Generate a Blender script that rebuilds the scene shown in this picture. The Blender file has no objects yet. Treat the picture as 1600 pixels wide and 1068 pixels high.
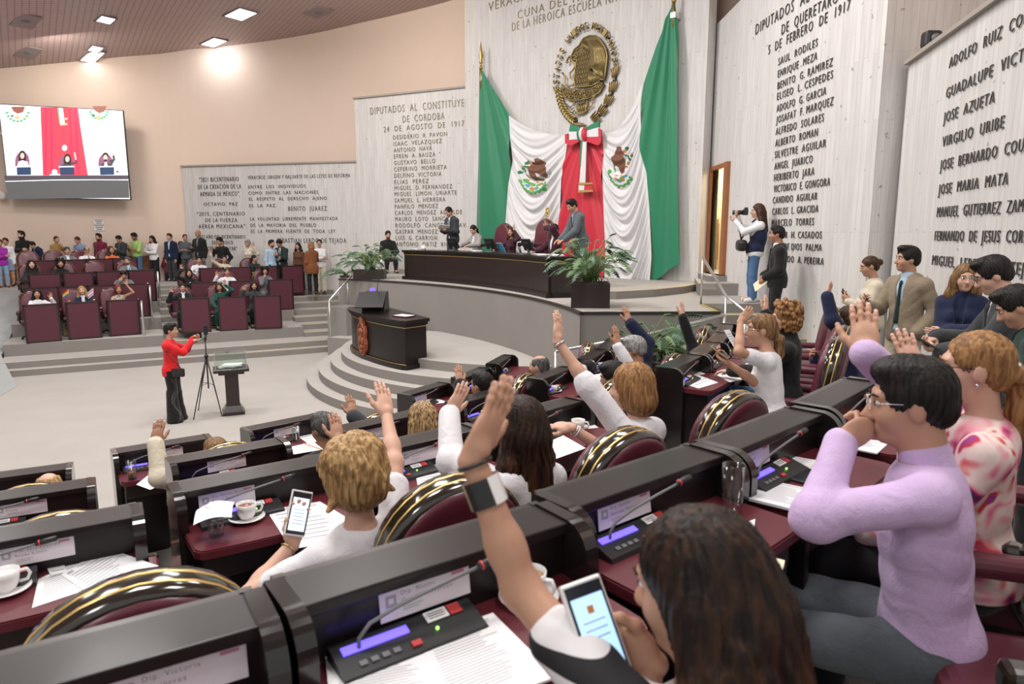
import bpy, bmesh, math, random
import numpy as np
from mathutils import Vector, Matrix
random.seed(7); np.random.seed(7)
SC = bpy.context.scene
COL = SC.collection
# ------------------------------------------------------------------ camera, world, lights, exposure
EYE = 3.13; PITCH = math.radians(9.0); FPX = 1067.0
cam_data = bpy.data.cameras.new('camera'); cam = bpy.data.objects.new('camera', cam_data); COL.objects.link(cam)
cam.location = (0, 0, EYE); cam.rotation_euler = (math.radians(90) - PITCH, 0, 0)
cam_data.sensor_width = 36.0; cam_data.lens = 36.0 * FPX / 1600.0
cam_data.clip_start = 0.05; cam_data.clip_end = 200
cam_data.dof.use_dof = True; cam_data.dof.focus_distance = 9.0; cam_data.dof.aperture_fstop = 4.5
SC.camera = cam
world = bpy.data.worlds.new('world'); SC.world = world; world.use_nodes = True
world.node_tree.nodes['Background'].inputs[0].default_value = (1.0, 0.985, 0.97, 1)
world.node_tree.nodes['Background'].inputs[1].default_value = 0.42
SC.view_settings.view_transform = 'Standard'; SC.view_settings.look = 'None'
SC.view_settings.exposure = 0.60; SC.view_settings.gamma = 1.0; SC.view_settings.use_curve_mapping = False
SC.cycles.max_bounces = 6; SC.cycles.diffuse_bounces = 3; SC.cycles.glossy_bounces = 3
SC.cycles.transmission_bounces = 6; SC.cycles.transparent_max_bounces = 24
SC.cycles.use_denoising = True; SC.cycles.sample_clamp_indirect = 4.0
SC.cycles.caustics_reflective = False; SC.cycles.caustics_refractive = False


def area(name, loc, target, size, power, color=(1, 0.97, 0.94), sy=None):
    d = bpy.data.lights.new(name, 'AREA'); d.energy = power; d.color = color
    d.shape = 'RECTANGLE'; d.size = size; d.size_y = sy or size
    o = bpy.data.objects.new(name, d); COL.objects.link(o); o.location = loc
    o.rotation_euler = (Vector(target) - Vector(loc)).to_track_quat('-Z', 'Y').to_euler()
    return o


# the lamps of the hall: rows of ceiling panels over the seats, the well and the dais
for (lx, ly, lz, pw) in [(-1.5, 3.0, 9.4, 420), (3.0, 2.0, 9.2, 300), (-6.0, 5.0, 9.2, 420), (-2.0, 8.5, 9.6, 420), (-7.0, 11.0, 9.3, 420),
                         (-11.0, 9.0, 8.8, 380), (-12.5, 15.0, 8.6, 360), (-7.5, 17.0, 9.3, 380), (-3.0, 13.0, 9.8, 380), (1.8, 10.0, 9.8, 300),
                         (-3.0, -3.0, 9.2, 300)]:
    area('ceiling_lamp', (lx, ly, lz), (lx, ly, 0), 1.6, pw * 0.40)
# spotlights over the dais that wash the flag wall, and the ones that graze the cream wall
area('dais_lamp', (-3.2, 12.2, 9.6), (1.2, 17.2, 4.6), 1.2, 150, (1, 0.98, 0.96))
area('wall_wash_lamp', (-9.85, 23.75, 9.25), (-9.85, 24.45, 8.7), 0.3, 10, (0.9, 0.94, 1.0))
area('wall_wash_lamp', (-13.0, 20.6, 8.4), (-13.4, 23.4, 5.6), 0.7, 50, (1, 0.93, 0.84))
area('wall_wash_lamp', (-4.5, 18.2, 9.4), (-2.6, 22.6, 7.2), 0.8, 60, (1, 0.93, 0.84))
area('name_wall_lamp', (0.8, 6.6, 9.4), (4.7, 9.0, 3.5), 1.2, 60, (1, 0.97, 0.95))

# ------------------------------------------------------------------ pixel rays
_R = np.array([1, 0, 0.]); _F = np.array([0, math.cos(PITCH), -math.sin(PITCH)]); _U = np.array([0, math.sin(PITCH), math.cos(PITCH)])
_E = np.array([0, 0, EYE])


def ray(x, y): return _F + _R * (x - 800) / FPX + _U * (534 - y) / FPX
def atz(x, y, z): r = ray(x, y); return _E + r * ((z - EYE) / r[2])
def atD(x, y, d): return _E + ray(x, y) * d
def atY(x, y, Y): r = ray(x, y); return _E + r * (Y / r[1])
def depth(p): return float((np.array(p) - _E) @ _F)


def atplane(x, y, o, n):
    r = ray(x, y); o = np.array(o, float); n = np.array(n, float)
    return _E + r * (((o - _E) @ n) / (r @ n))


# ------------------------------------------------------------------ materials
MAT = {}


def nt(m):
    return m.node_tree, m.node_tree.nodes, m.node_tree.links


def mat(name, color, rough=0.6, metal=0.0, spec=0.5, coat=0.0, emit=None, es=1.0, trans=0.0, noise=0.0, nscale=20.0, bump=0.0, bscale=None, sheen=0.0, alpha=1.0):
    if name in MAT: return MAT[name]
    m = bpy.data.materials.new(name); m.use_nodes = True; t, N, L = nt(m)
    b = N['Principled BSDF']; c = tuple(color) + (1,)
    b.inputs['Base Color'].default_value = c; b.inputs['Roughness'].default_value = rough; b.inputs['Metallic'].default_value = metal
    b.inputs['Specular IOR Level'].default_value = spec; b.inputs['Coat Weight'].default_value = coat; b.inputs['Coat Roughness'].default_value = 0.1
    b.inputs['Transmission Weight'].default_value = trans; b.inputs['Sheen Weight'].default_value = sheen; b.inputs['Alpha'].default_value = alpha
    if emit: b.inputs['Emission Color'].default_value = tuple(emit) + (1,); b.inputs['Emission Strength'].default_value = es
    if noise or bump:
        tc = N.new('ShaderNodeTexCoord'); nz = N.new('ShaderNodeTexNoise'); nz.inputs['Scale'].default_value = nscale; nz.inputs['Detail'].default_value = 4
        L.new(tc.outputs['Object'], nz.inputs['Vector'])
        if noise:
            mx = N.new('ShaderNodeMix'); mx.data_type = 'RGBA'
            mx.inputs['A'].default_value = tuple(max(0, k * (1 - noise)) for k in color) + (1,); mx.inputs['B'].default_value = tuple(min(1, k * (1 + noise)) for k in color) + (1,)
            L.new(nz.outputs['Fac'], mx.inputs['Factor']); L.new(mx.outputs['Result'], b.inputs['Base Color'])
        if bump:
            n2 = nz
            if bscale:
                n2 = N.new('ShaderNodeTexNoise'); n2.inputs['Scale'].default_value = bscale; L.new(tc.outputs['Object'], n2.inputs['Vector'])
            bp = N.new('ShaderNodeBump'); bp.inputs['Strength'].default_value = bump; bp.inputs['Distance'].default_value = 0.01
            L.new(n2.outputs['Fac'], bp.inputs['Height']); L.new(bp.outputs['Normal'], b.inputs['Normal'])
    MAT[name] = m
    return m


def concrete():
    m = bpy.data.materials.new('board_formed_concrete'); m.use_nodes = True; t, N, L = nt(m); b = N['Principled BSDF']
    uv = N.new('ShaderNodeUVMap'); mp = N.new('ShaderNodeMapping'); mp.inputs['Rotation'].default_value = (0, 0, math.radians(90))
    L.new(uv.outputs['UV'], mp.inputs['Vector'])
    br = N.new('ShaderNodeTexBrick'); br.offset = 0.37; br.inputs['Scale'].default_value = 1.0; br.inputs['Mortar Size'].default_value = 0.004
    br.inputs['Brick Width'].default_value = 2.3; br.inputs['Row Height'].default_value = 0.11; br.inputs['Mortar Smooth'].default_value = 0.6
    br.inputs['Color1'].default_value = (0.66, 0.64, 0.625, 1); br.inputs['Color2'].default_value = (0.61, 0.59, 0.575, 1); br.inputs['Mortar'].default_value = (0.49, 0.475, 0.46, 1)
    L.new(mp.outputs['Vector'], br.inputs['Vector'])
    m2 = N.new('ShaderNodeMapping'); m2.inputs['Scale'].default_value = (9, 0.8, 1); L.new(uv.outputs['UV'], m2.inputs['Vector'])
    nz = N.new('ShaderNodeTexNoise'); nz.inputs['Scale'].default_value = 1.6; nz.inputs['Detail'].default_value = 6; L.new(m2.outputs['Vector'], nz.inputs['Vector'])
    rp = N.new('ShaderNodeValToRGB'); rp.color_ramp.elements[0].position = 0.3; rp.color_ramp.elements[0].color = (0.91, 0.91, 0.91, 1); rp.color_ramp.elements[1].position = 0.7; rp.color_ramp.elements[1].color = (1.06, 1.06, 1.06, 1)
    L.new(nz.outputs['Fac'], rp.inputs['Fac'])
    mx = N.new('ShaderNodeMix'); mx.data_type = 'RGBA'; mx.blend_type = 'MULTIPLY'; mx.inputs['Factor'].default_value = 1
    L.new(br.outputs['Color'], mx.inputs['A']); L.new(rp.outputs['Color'], mx.inputs['B'])
    vo = N.new('ShaderNodeTexNoise'); vo.inputs['Scale'].default_value = 9.0; vo.inputs['Detail'].default_value = 2; L.new(uv.outputs['UV'], vo.inputs['Vector'])
    r2 = N.new('ShaderNodeValToRGB'); r2.color_ramp.elements[0].position = 0.275; r2.color_ramp.elements[0].color = (0.45, 0.44, 0.43, 1); r2.color_ramp.elements[1].position = 0.30; r2.color_ramp.elements[1].color = (1, 1, 1, 1)
    L.new(vo.outputs['Fac'], r2.inputs['Fac'])
    m3 = N.new('ShaderNodeMix'); m3.data_type = 'RGBA'; m3.blend_type = 'MULTIPLY'; m3.inputs['Factor'].default_value = 0.8
    L.new(mx.outputs['Result'], m3.inputs['A']); L.new(r2.outputs['Color'], m3.inputs['B'])
    L.new(m3.outputs['Result'], b.inputs['Base Color']); b.inputs['Roughness'].default_value = 0.85; b.inputs['Specular IOR Level'].default_value = 0.25
    MAT['concrete'] = m
    return m


def ceiling_mat():
    m = bpy.data.materials.new('slatted_metal_ceiling'); m.use_nodes = True; t, N, L = nt(m); b = N['Principled BSDF']
    tc = N.new('ShaderNodeTexCoord'); mp = N.new('ShaderNodeMapping'); mp.inputs['Rotation'].default_value = (0, 0, math.radians(-36)); L.new(tc.outputs['Object'], mp.inputs['Vector'])
    br = N.new('ShaderNodeTexBrick'); br.offset = 0.0; br.inputs['Scale'].default_value = 1.0; br.inputs['Brick Width'].default_value = 0.16; br.inputs['Row Height'].default_value = 0.12
    br.inputs['Mortar Size'].default_value = 0.014; br.inputs['Color1'].default_value = (0.50, 0.38, 0.36, 1); br.inputs['Color2'].default_value = (0.47, 0.36, 0.34, 1); br.inputs['Mortar'].default_value = (0.30, 0.21, 0.20, 1)
    L.new(mp.outputs['Vector'], br.inputs['Vector']); L.new(br.outputs['Color'], b.inputs['Base Color']); b.inputs['Roughness'].default_value = 0.55
    MAT['ceiling'] = m
    return m


def carpet(name, c):
    m = bpy.data.materials.new(name); m.use_nodes = True; t, N, L = nt(m); b = N['Principled BSDF']
    tc = N.new('ShaderNodeTexCoord'); nz = N.new('ShaderNodeTexNoise'); nz.inputs['Scale'].default_value = 160; nz.inputs['Detail'].default_value = 3; L.new(tc.outputs['Object'], nz.inputs['Vector'])
    n2 = N.new('ShaderNodeTexNoise'); n2.inputs['Scale'].default_value = 1.3; n2.inputs['Detail'].default_value = 5; L.new(tc.outputs['Object'], n2.inputs['Vector'])
    mm = N.new('ShaderNodeMath'); mm.operation = 'MULTIPLY_ADD'; mm.inputs[1].default_value = 0.5; L.new(nz.outputs['Fac'], mm.inputs[0])
    m5 = N.new('ShaderNodeMath'); m5.operation = 'MULTIPLY'; m5.inputs[1].default_value = 0.5; L.new(n2.outputs['Fac'], m5.inputs[0]); L.new(m5.outputs[0], mm.inputs[2])
    mx = N.new('ShaderNodeMix'); mx.data_type = 'RGBA'; mx.inputs['A'].default_value = tuple(k * 0.82 for k in c) + (1,); mx.inputs['B'].default_value = tuple(k * 1.18 for k in c) + (1,)
    L.new(mm.outputs[0], mx.inputs['Factor']); L.new(mx.outputs['Result'], b.inputs['Base Color']); b.inputs['Roughness'].default_value = 0.95; b.inputs['Specular IOR Level'].default_value = 0.1
    MAT[name] = m
    return m


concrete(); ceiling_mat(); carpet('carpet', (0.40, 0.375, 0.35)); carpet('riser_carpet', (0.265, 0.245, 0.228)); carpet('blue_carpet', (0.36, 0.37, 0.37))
mat('cream_wall', (0.80, 0.64, 0.53), 0.8, spec=0.2, noise=0.03, nscale=1.5)
mat('wood_wainscot', (0.25, 0.085, 0.035), 0.45, noise=0.25, nscale=6)
mat('door_wood', (0.30, 0.11, 0.04), 0.4, noise=0.2, nscale=5)
mat('hall_paint', (0.85, 0.80, 0.60), 0.7)
mat('brass', (0.42, 0.30, 0.11), 0.38, metal=0.85)
mat('bronze', (0.36, 0.275, 0.12), 0.42, metal=0.8)
mat('dark_bronze', (0.035, 0.032, 0.03), 0.5, metal=0.2)
mat('dark_letter', (0.075, 0.068, 0.064), 0.5, metal=0.3)
mat('bronze_letter', (0.25, 0.21, 0.14), 0.4, metal=0.5)
mat('black_lacquer', (0.014, 0.010, 0.010), 0.33, spec=0.30, coat=0.04)
mat('black_gloss', (0.012, 0.009, 0.009), 0.17, spec=0.5, coat=0.4)
mat('dark_wood', (0.022, 0.013, 0.012), 0.3, spec=0.5, coat=0.2, noise=0.3, nscale=8)
mat('maroon_top', (0.115, 0.018, 0.026), 0.38, spec=0.4)
mat('maroon_panel', (0.090, 0.017, 0.031), 0.55, noise=0.08, nscale=30)
mat('maroon_leather', (0.108, 0.020, 0.034), 0.36, spec=0.5, coat=0.1)
mat('rim_wood', (0.02, 0.014, 0.01), 0.14, spec=0.6, coat=0.7)
mat('gold', (0.72, 0.50, 0.18), 0.3, metal=0.8)
mat('steel', (0.72, 0.71, 0.70), 0.28, metal=0.9)
mat('chrome', (0.8, 0.8, 0.8), 0.12, metal=1.0)
mat('yellow_tape', (0.75, 0.58, 0.10), 0.6)
mat('white_tape', (0.82, 0.80, 0.72), 0.6)
mat('edge_black', (0.03, 0.028, 0.026), 0.4)
mat('paper', (0.86, 0.86, 0.88), 0.75, spec=0.2)
mat('cream_paper', (0.80, 0.72, 0.52), 0.75, spec=0.2)
mat('card', (0.80, 0.74, 0.80), 0.6)
mat('ink', (0.10, 0.09, 0.10), 0.7)
mat('faint_ink', (0.42, 0.41, 0.44), 0.8)
mat('pink_ink', (0.62, 0.22, 0.36), 0.7)
mat('porcelain', (0.84, 0.83, 0.82), 0.18, spec=0.6, coat=0.3)
mat('coffee', (0.17, 0.065, 0.03), 0.12)
mat('milk_coffee', (0.42, 0.25, 0.13), 0.15)
mat('plastic_black', (0.018, 0.018, 0.02), 0.4)
mat('plastic_grey', (0.16, 0.16, 0.17), 0.45)
mat('red_plastic', (0.55, 0.05, 0.05), 0.4)
mat('lcd', (0.08, 0.06, 0.5), 0.3, emit=(0.13, 0.09, 1.0), es=1.6)
mat('led_green', (0.1, 0.8, 0.1), 0.3, emit=(0.25, 1, 0.1), es=3)
mat('led_white', (0.9, 0.9, 0.95), 0.3, emit=(0.92, 0.92, 1.0), es=5)
mat('ceiling_grey', (0.25, 0.2, 0.2), 0.5)
mat('speaker_white', (0.75, 0.72, 0.7), 0.5)


def glass():
    m = bpy.data.materials.new('clear_glass'); m.use_nodes = True; t, N, L = nt(m); N.remove(N['Principled BSDF'])
    tr = N.new('ShaderNodeBsdfTransparent'); tr.inputs[0].default_value = (0.92, 0.96, 0.94, 1); gl = N.new('ShaderNodeBsdfGlossy'); gl.inputs['Roughness'].default_value = 0.03
    lw = N.new('ShaderNodeLayerWeight'); lw.inputs[0].default_value = 0.5; pw = N.new('ShaderNodeMath'); pw.operation = 'POWER'; pw.inputs[1].default_value = 3.0; L.new(lw.outputs['Facing'], pw.inputs[0]); fr = N.new('ShaderNodeMath'); fr.operation = 'MULTIPLY_ADD'; fr.inputs[1].default_value = 0.55; fr.inputs[2].default_value = 0.05; L.new(pw.outputs[0], fr.inputs[0]); ms = N.new('ShaderNodeMixShader')
    L.new(fr.outputs[0], ms.inputs[0]); L.new(tr.outputs[0], ms.inputs[1]); L.new(gl.outputs[0], ms.inputs[2]); L.new(ms.outputs[0], N['Material Output'].inputs[0])
    MAT['glass'] = m


glass()


def M(k): return MAT[k] if isinstance(k, str) else k


# ------------------------------------------------------------------ object helpers
def tag(o, label=None, cat=None, group=None, kind=None):
    if label: o['label'] = label
    if cat: o['category'] = cat
    if group: o['group'] = group
    if kind: o['kind'] = kind
    return o


def empty(name, loc=(0, 0, 0), rz=0.0, label=None, cat=None, group=None):
    o = bpy.data.objects.new(name, None); COL.objects.link(o); o.location = loc; o.rotation_euler = (0, 0, rz); o.empty_display_size = 0.1
    return tag(o, label, cat, group)


def copy_tree(o, parent=None):
    c = o.copy(); COL.objects.link(c)
    if parent is not None: c.parent = parent
    for ch in list(KIDS.get(o.name, [])):
        k = copy_tree(ch, c)
        KIDS.setdefault(c.name, []).append(k)
    return c


KIDS = {}


def adopt(o, parent):
    if parent is not None:
        o.parent = parent; KIDS.setdefault(parent.name, []).append(o)
    return o


def mesh_obj(name, v, f, mats, mi=None, parent=None, smooth=None, uvs=None):
    me = bpy.data.meshes.new(name); me.from_pydata([tuple(map(float, p)) for p in v] if not isinstance(v, np.ndarray) else v.tolist(), [], [tuple(q) for q in f] if not isinstance(f, np.ndarray) else f.tolist())
    for k in mats: me.materials.append(M(k))
    if mi is not None: me.polygons.foreach_set('material_index', np.array(mi, np.int32))
    if smooth is not None: me.polygons.foreach_set('use_smooth', np.array(smooth, bool) if not isinstance(smooth, bool) else np.full(len(f), smooth))
    if uvs is not None:
        ul = me.uv_layers.new(name='UVMap'); ul.data.foreach_set('uv', np.array(uvs, np.float32).ravel())
    me.update(); me.validate()
    o = bpy.data.objects.new(name, me); COL.objects.link(o)
    return adopt(o, parent)


_RB = {}


def rbox_geo(sx, sy, sz, b, seg=2):
    k = (round(sx, 4), round(sy, 4), round(sz, 4), round(b, 4), seg)
    if k not in _RB:
        bm = bmesh.new(); bmesh.ops.create_cube(bm, size=1)
        for v in bm.verts: v.co = Vector((v.co.x * sx, v.co.y * sy, v.co.z * sz))
        if b > 0: bmesh.ops.bevel(bm, geom=bm.edges[:], offset=b, segments=seg, affect='EDGES', profile=0.5)
        bm.verts.ensure_lookup_table(); bm.faces.ensure_lookup_table()
        _RB[k] = ([tuple(v.co) for v in bm.verts], [[v.index for v in f.verts] for f in bm.faces]); bm.free()
    return _RB[k]


class MB:
    def __init__(s): s.v = []; s.f = []; s.m = []; s.s = []; s.mi = 0; s.mats = []

    def mat(s, k):
        if k not in s.mats: s.mats.append(k)
        s.mi = s.mats.index(k); return s

    def add(s, vs, fs, smooth=False, X=None):
        n = len(s.v)
        if X is not None: vs = [tuple(X @ Vector(p)) for p in vs]
        s.v.extend(tuple(p) for p in vs); s.f.extend([i + n for i in q] for q in fs); s.m.extend([s.mi] * len(fs)); s.s.extend([smooth] * len(fs)); return s

    def box(s, c, size, b=0.0, X=None, rz=0.0, seg=2):
        vs, fs = rbox_geo(size[0], size[1], size[2], b, seg)
        T = Matrix.Translation(Vector(c)) @ Matrix.Rotation(rz, 4, 'Z')
        if X is not None: T = X @ T
        return s.add(vs, fs, False, T)

    def tube(s, pts, r, n=8, cap=True, smooth=True, flat=1.0):
        pts = [Vector(p) for p in pts]; k = len(pts); rs = r if isinstance(r, (list, tuple)) else [r] * k
        vs = []; up = None
        for i, p in enumerate(pts):
            d = (pts[min(i + 1, k - 1)] - pts[max(i - 1, 0)]).normalized()
            if up is None:
                up = Vector((0, 0, 1)) if abs(d.z) < 0.9 else Vector((1, 0, 0))
            e1 = (up - d * up.dot(d)).normalized(); e2 = d.cross(e1); up = e1
            for j in range(n):
                a = 2 * math.pi * j / n; vs.append(p + (e1 * math.cos(a) + e2 * math.sin(a) * flat) * rs[i])
        fs = [[i * n + j, i * n + (j + 1) % n, (i + 1) * n + (j + 1) % n, (i + 1) * n + j] for i in range(k - 1) for j in range(n)]
        if cap: fs.append(list(range(n))[::-1]); fs.append([(k - 1) * n + j for j in range(n)])
        return s.add(vs, fs, smooth)

    def ell(s, c, rad, nu=12, nv=8, X=None):
        rad = rad if isinstance(rad, (list, tuple)) else (rad,) * 3; vs = []
        for i in range(nv + 1):
            t = math.pi * i / nv
            for j in range(nu):
                a = 2 * math.pi * j / nu; vs.append((rad[0] * math.sin(t) * math.cos(a), rad[1] * math.sin(t) * math.sin(a), rad[2] * math.cos(t)))
        fs = [[i * nu + j, (i + 1) * nu + j, (i + 1) * nu + (j + 1) % nu, i * nu + (j + 1) % nu] for i in range(nv) for j in range(nu)]
        T = Matrix.Translation(Vector(c))
        if X is not None: T = T @ X
        return s.add(vs, fs, True, T)

    def lathe(s, prof, c=(0, 0, 0), n=20, X=None, cap=True):
        vs = []; k = len(prof)
        for (r, z) in prof:
            for j in range(n):
                a = 2 * math.pi * j / n; vs.append((r * math.cos(a), r * math.sin(a), z))
        fs = [[i * n + j, i * n + (j + 1) % n, (i + 1) * n + (j + 1) % n, (i + 1) * n + j] for i in range(k - 1) for j in range(n)]
        if cap:
            if prof[0][0] > 1e-6: fs.append(list(range(n))[::-1])
            if prof[-1][0] > 1e-6: fs.append([(k - 1) * n + j for j in range(n)])
        T = Matrix.Translation(Vector(c))
        if X is not None: T = X @ T
        return s.add(vs, fs, True, T)

    def prism(s, poly, z0, z1, X=None, smooth=False):
        n = len(poly); a = sum(poly[i][0] * poly[(i + 1) % n][1] - poly[(i + 1) % n][0] * poly[i][1] for i in range(n))
        if a < 0: poly = poly[::-1]
        vs = [(p[0], p[1], z0) for p in poly] + [(p[0], p[1], z1) for p in poly]
        fs = [list(range(n))[::-1], list(range(n, 2 * n))] + [[i, (i + 1) % n, n + (i + 1) % n, n + i] for i in range(n)]
        return s.add(vs, fs, smooth, X)

    def grid(s, P, smooth=True, flip=False):
        nu = len(P); nv = len(P[0]); vs = [tuple(P[i][j]) for i in range(nu) for j in range(nv)]
        fs = [[i * nv + j, (i + 1) * nv + j, (i + 1) * nv + j + 1, i * nv + j + 1] for i in range(nu - 1) for j in range(nv - 1)]
        if flip: fs = [q[::-1] for q in fs]
        return s.add(vs, fs, smooth)

    def build(s, name, parent=None, label=None, cat=None, group=None, kind=None, mats=None):
        o = mesh_obj(name, s.v, s.f, mats or s.mats, s.m, None, s.s)
        adopt(o, parent)
        return tag(o, label, cat, group, kind)


def frame_mat(o, ex, ey, ez):
    m = Matrix.Identity(4)
    for i, e in enumerate((ex, ey, ez)):
        for k in range(3): m[k][i] = e[k]
    for k in range(3): m[k][3] = o[k]
    return m


_TXT = {}


def text_geo(body, ext=0.0, res=3):
    k = (body, ext, res)
    if k not in _TXT:
        cu = bpy.data.curves.new('t', 'FONT'); cu.body = body; cu.size = 1.0; cu.space_character = 1.25; cu.offset = -0.012; cu.extrude = ext; cu.resolution_u = res
        o = bpy.data.objects.new('t', cu); me = bpy.data.meshes.new_from_object(o)
        v = np.array([tuple(p.co) for p in me.vertices]).reshape(-1, 3); f = [list(p.vertices) for p in me.polygons]
        bpy.data.objects.remove(o); bpy.data.curves.remove(cu); bpy.data.meshes.remove(me)
        _TXT[k] = (v, f)
    return _TXT[k]


def text_width(body):
    v, f = text_geo(body); return (float(v[:, 0].min()), float(v[:, 0].max())) if len(v) else (0, 0)


CAP = 0.69   # cap height of the built-in font at size 1


def add_text(mb, body, X, cap, width=None, ext=0.0, vis=None, res=3):
    """letters in the XY plane of X, cap height `cap`, scaled so that `vis` (or all of it) is `width` wide"""
    v, f = text_geo(body, ext / 1.0 if ext else 0.0, res)
    if not len(v): return
    sy = cap / CAP; x0, x1 = text_width(vis or body); sx = (width / (x1 - x0)) if width else sy
    vs = [((p[0] - x0) * sx, p[1] * sy, p[2]) for p in v]
    mb.add(vs, f, False, X)
# ------------------------------------------------------------------ the hall
HC = np.array([-7.01, 11.07])          # centre of the seating arcs
TZ = {1: 0.56, 2: 0.86, 3: 1.16, 4: 1.48}
TR = {1: 7.09, 2: 8.56, 3: 9.95, 4: 11.62}
ZP, ZU, ZL, ZPOD = 1.95, 2.09, 0.84, 0.67


def pol(R, th): a = math.radians(th); return (HC[0] + R * math.sin(a), HC[1] - R * math.cos(a))


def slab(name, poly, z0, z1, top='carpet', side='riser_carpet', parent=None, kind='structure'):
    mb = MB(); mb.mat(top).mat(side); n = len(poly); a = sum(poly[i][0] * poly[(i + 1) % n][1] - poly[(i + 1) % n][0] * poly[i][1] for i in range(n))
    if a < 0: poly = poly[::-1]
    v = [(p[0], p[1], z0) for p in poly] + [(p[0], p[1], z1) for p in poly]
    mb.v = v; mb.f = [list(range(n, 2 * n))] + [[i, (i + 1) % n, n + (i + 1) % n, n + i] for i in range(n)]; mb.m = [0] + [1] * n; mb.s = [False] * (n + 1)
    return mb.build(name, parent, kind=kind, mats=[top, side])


mb = MB().mat('carpet'); mb.add([(-24, -5, 0), (9, -5, 0), (9, 27, 0), (-24, 27, 0)], [[0, 1, 2, 3]]); mb.build('floor', kind='structure')


def arc_tape(name, r, th0, th1, z, c=HC, w=0.035, mat='yellow_tape', n=40, up=True):
    P = []
    for i in range(n + 1):
        a = math.radians(th0 + (th1 - th0) * i / n); e = (math.sin(a), -math.cos(a))
        P.append([(c[0] + (r + 0.002) * e[0], c[1] + (r + 0.002) * e[1], z + 0.002), (c[0] + (r + w) * e[0], c[1] + (r + w) * e[1], z + 0.002)])
    return P


# tiers of the near block (concentric arcs), each from its front edge back to far behind
for r in (1, 2, 3, 4):
    r0 = TR[r] - 0.14; th = [12 + 2 * i for i in range(0, 35)]
    if r == 4: th = [12 + 2 * i for i in range(0, 21)]
    outer = {1: 8.6, 2: 10.0, 3: 13.2, 4: 16.5}[r]
    poly = [pol(r0, t) for t in th] + [pol(outer, t) for t in th[::-1]]
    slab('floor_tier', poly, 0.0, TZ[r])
# right-hand aisle along the name wall and its steps up to the dais
slab('floor_aisle', [(2.35, 8.9), (3.0, 10.3), (4.75, 10.3), (5.3, 9.2), (4.8, 7.6), (4.2, 4.2), (4.15, 2.0), (2.0, 2.9)], 0.0, 1.19)
for i, y in enumerate((10.28, 10.62, 10.96, 11.30)):
    s = slab('floor_step', [(3.15, y), (4.75, y), (4.75, 12.2), (3.15, 12.2)], 0.0, 1.34 + 0.15 * i)
    t = MB().mat('yellow_tape'); t.box((3.95, y + 0.02, 1.34 + 0.15 * i + 0.003), (1.55, 0.045, 0.004)); t.build('nosing_strip', s)

# dais: curved retaining wall, two levels
PC = np.array([-9.75, 8.66])
arcp = [(PC[0] + 10.9 * math.sin(a), PC[1] + 10.9 * math.cos(a)) for a in [math.radians(28 + (81.5 - 28) * i / 40) for i in range(41)]]
dais_poly = arcp + [(1.05, 10.33), (3.19, 10.39), (3.25, 11.62), (4.8, 11.65), (4.8, 14.2), (4.6, 15.6), (-1.2, 21.2), (-4.9, 22.4)]
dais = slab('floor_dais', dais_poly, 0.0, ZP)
tr = MB().mat('edge_black')
P = []
edge = arcp + [(1.05, 10.33), (3.19, 10.39)]
for (x, y) in edge:
    d = np.array([x, y]) - PC; d /= np.hypot(*d)
    if (x, y) in ((1.05, 10.33), (3.19, 10.39)): d = np.array([0.1, -1.0]) * -1.0
    P.append([(x - d[0] * 0.015, y - d[1] * 0.015, ZP - 0.035), (x - d[0] * 0.015, y - d[1] * 0.015, ZP + 0.006), (x + d[0] * 0.05, y + d[1] * 0.05, ZP + 0.006)])
tr.grid(P, False, True); tr.mat('brass'); tr.grid([[(q[1][0], q[1][1], q[1][2] + .001), (q[1][0] + (q[2][0] - q[1][0]) * .25, q[1][1] + (q[2][1] - q[1][1]) * .25, q[1][2] + 0.001)] for q in P], False, True)
tr.build('dais_edge_trim', dais)
up_edge = [(-3.4, 20.6), (-2.2, 18.9), (-0.6, 17.4), (0.6, 15.4), (1.1, 13.6), (1.55, 12.45), (1.9, 12.42), (2.7, 12.9), (3.45, 13.65), (4.05, 14.6), (4.6, 15.6), (-1.2, 21.2)]
updais = slab('floor_dais_step', up_edge, ZP, ZU)
mb = MB().mat('yellow_tape')
for a, b in zip(up_edge[5:10], up_edge[6:11]):
    a = np.array(a); b = np.array(b); d = (b - a) / np.hypot(*(b - a)); nrm = np.array([-d[1], d[0]])
    mb.add([(*(a + nrm * .004), ZU + .003), (*(b + nrm * .004), ZU + .003), (*(b + nrm * .04), ZU + .003), (*(a + nrm * .04), ZU + .003)], [[0, 1, 2, 3]])
mb.build('nosing_strip', updais)
mb = MB().mat('yellow_tape').mat('edge_black'); x0, y0, x1, y1 = 3.19, 10.42, 3.25, 11.6
for i in range(14):
    t0, t1 = i / 14, (i + 1) / 14; mb.mi = i % 2
    mb.add([(x0 - .07 + .06 * t0, y0 + (y1 - y0) * t0, ZP + .003), (x0 + .06 * t0, y0 + (y1 - y0) * t0, ZP + .003), (x0 + .06 * t1, y0 + (y1 - y0) * t1, ZP + .003), (x0 - .07 + .06 * t1, y0 + (y1 - y0) * t1, ZP + .003)], [[0, 1, 2, 3]])
mb.build('nosing_strip', dais)
# landing and round steps under the speaker's rostrum
SCN = (0.5, 15.5)
def disc(r, a0=165, a1=300, n=48): return [(SCN[0] + r * math.cos(math.radians(a0 + (a1 - a0) * i / n)), SCN[1] + r * math.sin(math.radians(a0 + (a1 - a0) * i / n))) for i in range(n + 1)] + [SCN]
for r, z in ((5.03, .1675), (4.78, .335), (4.53, .5025), (4.3, ZPOD), (3.77, ZL)):
    slab('floor_rostrum_step', disc(r), 0.0, z)

# far block: two long steps, tiers
FD = np.array([0.47, -0.883]); FX = np.array([0.883, 0.47])        # facing and row direction of the far block


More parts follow.
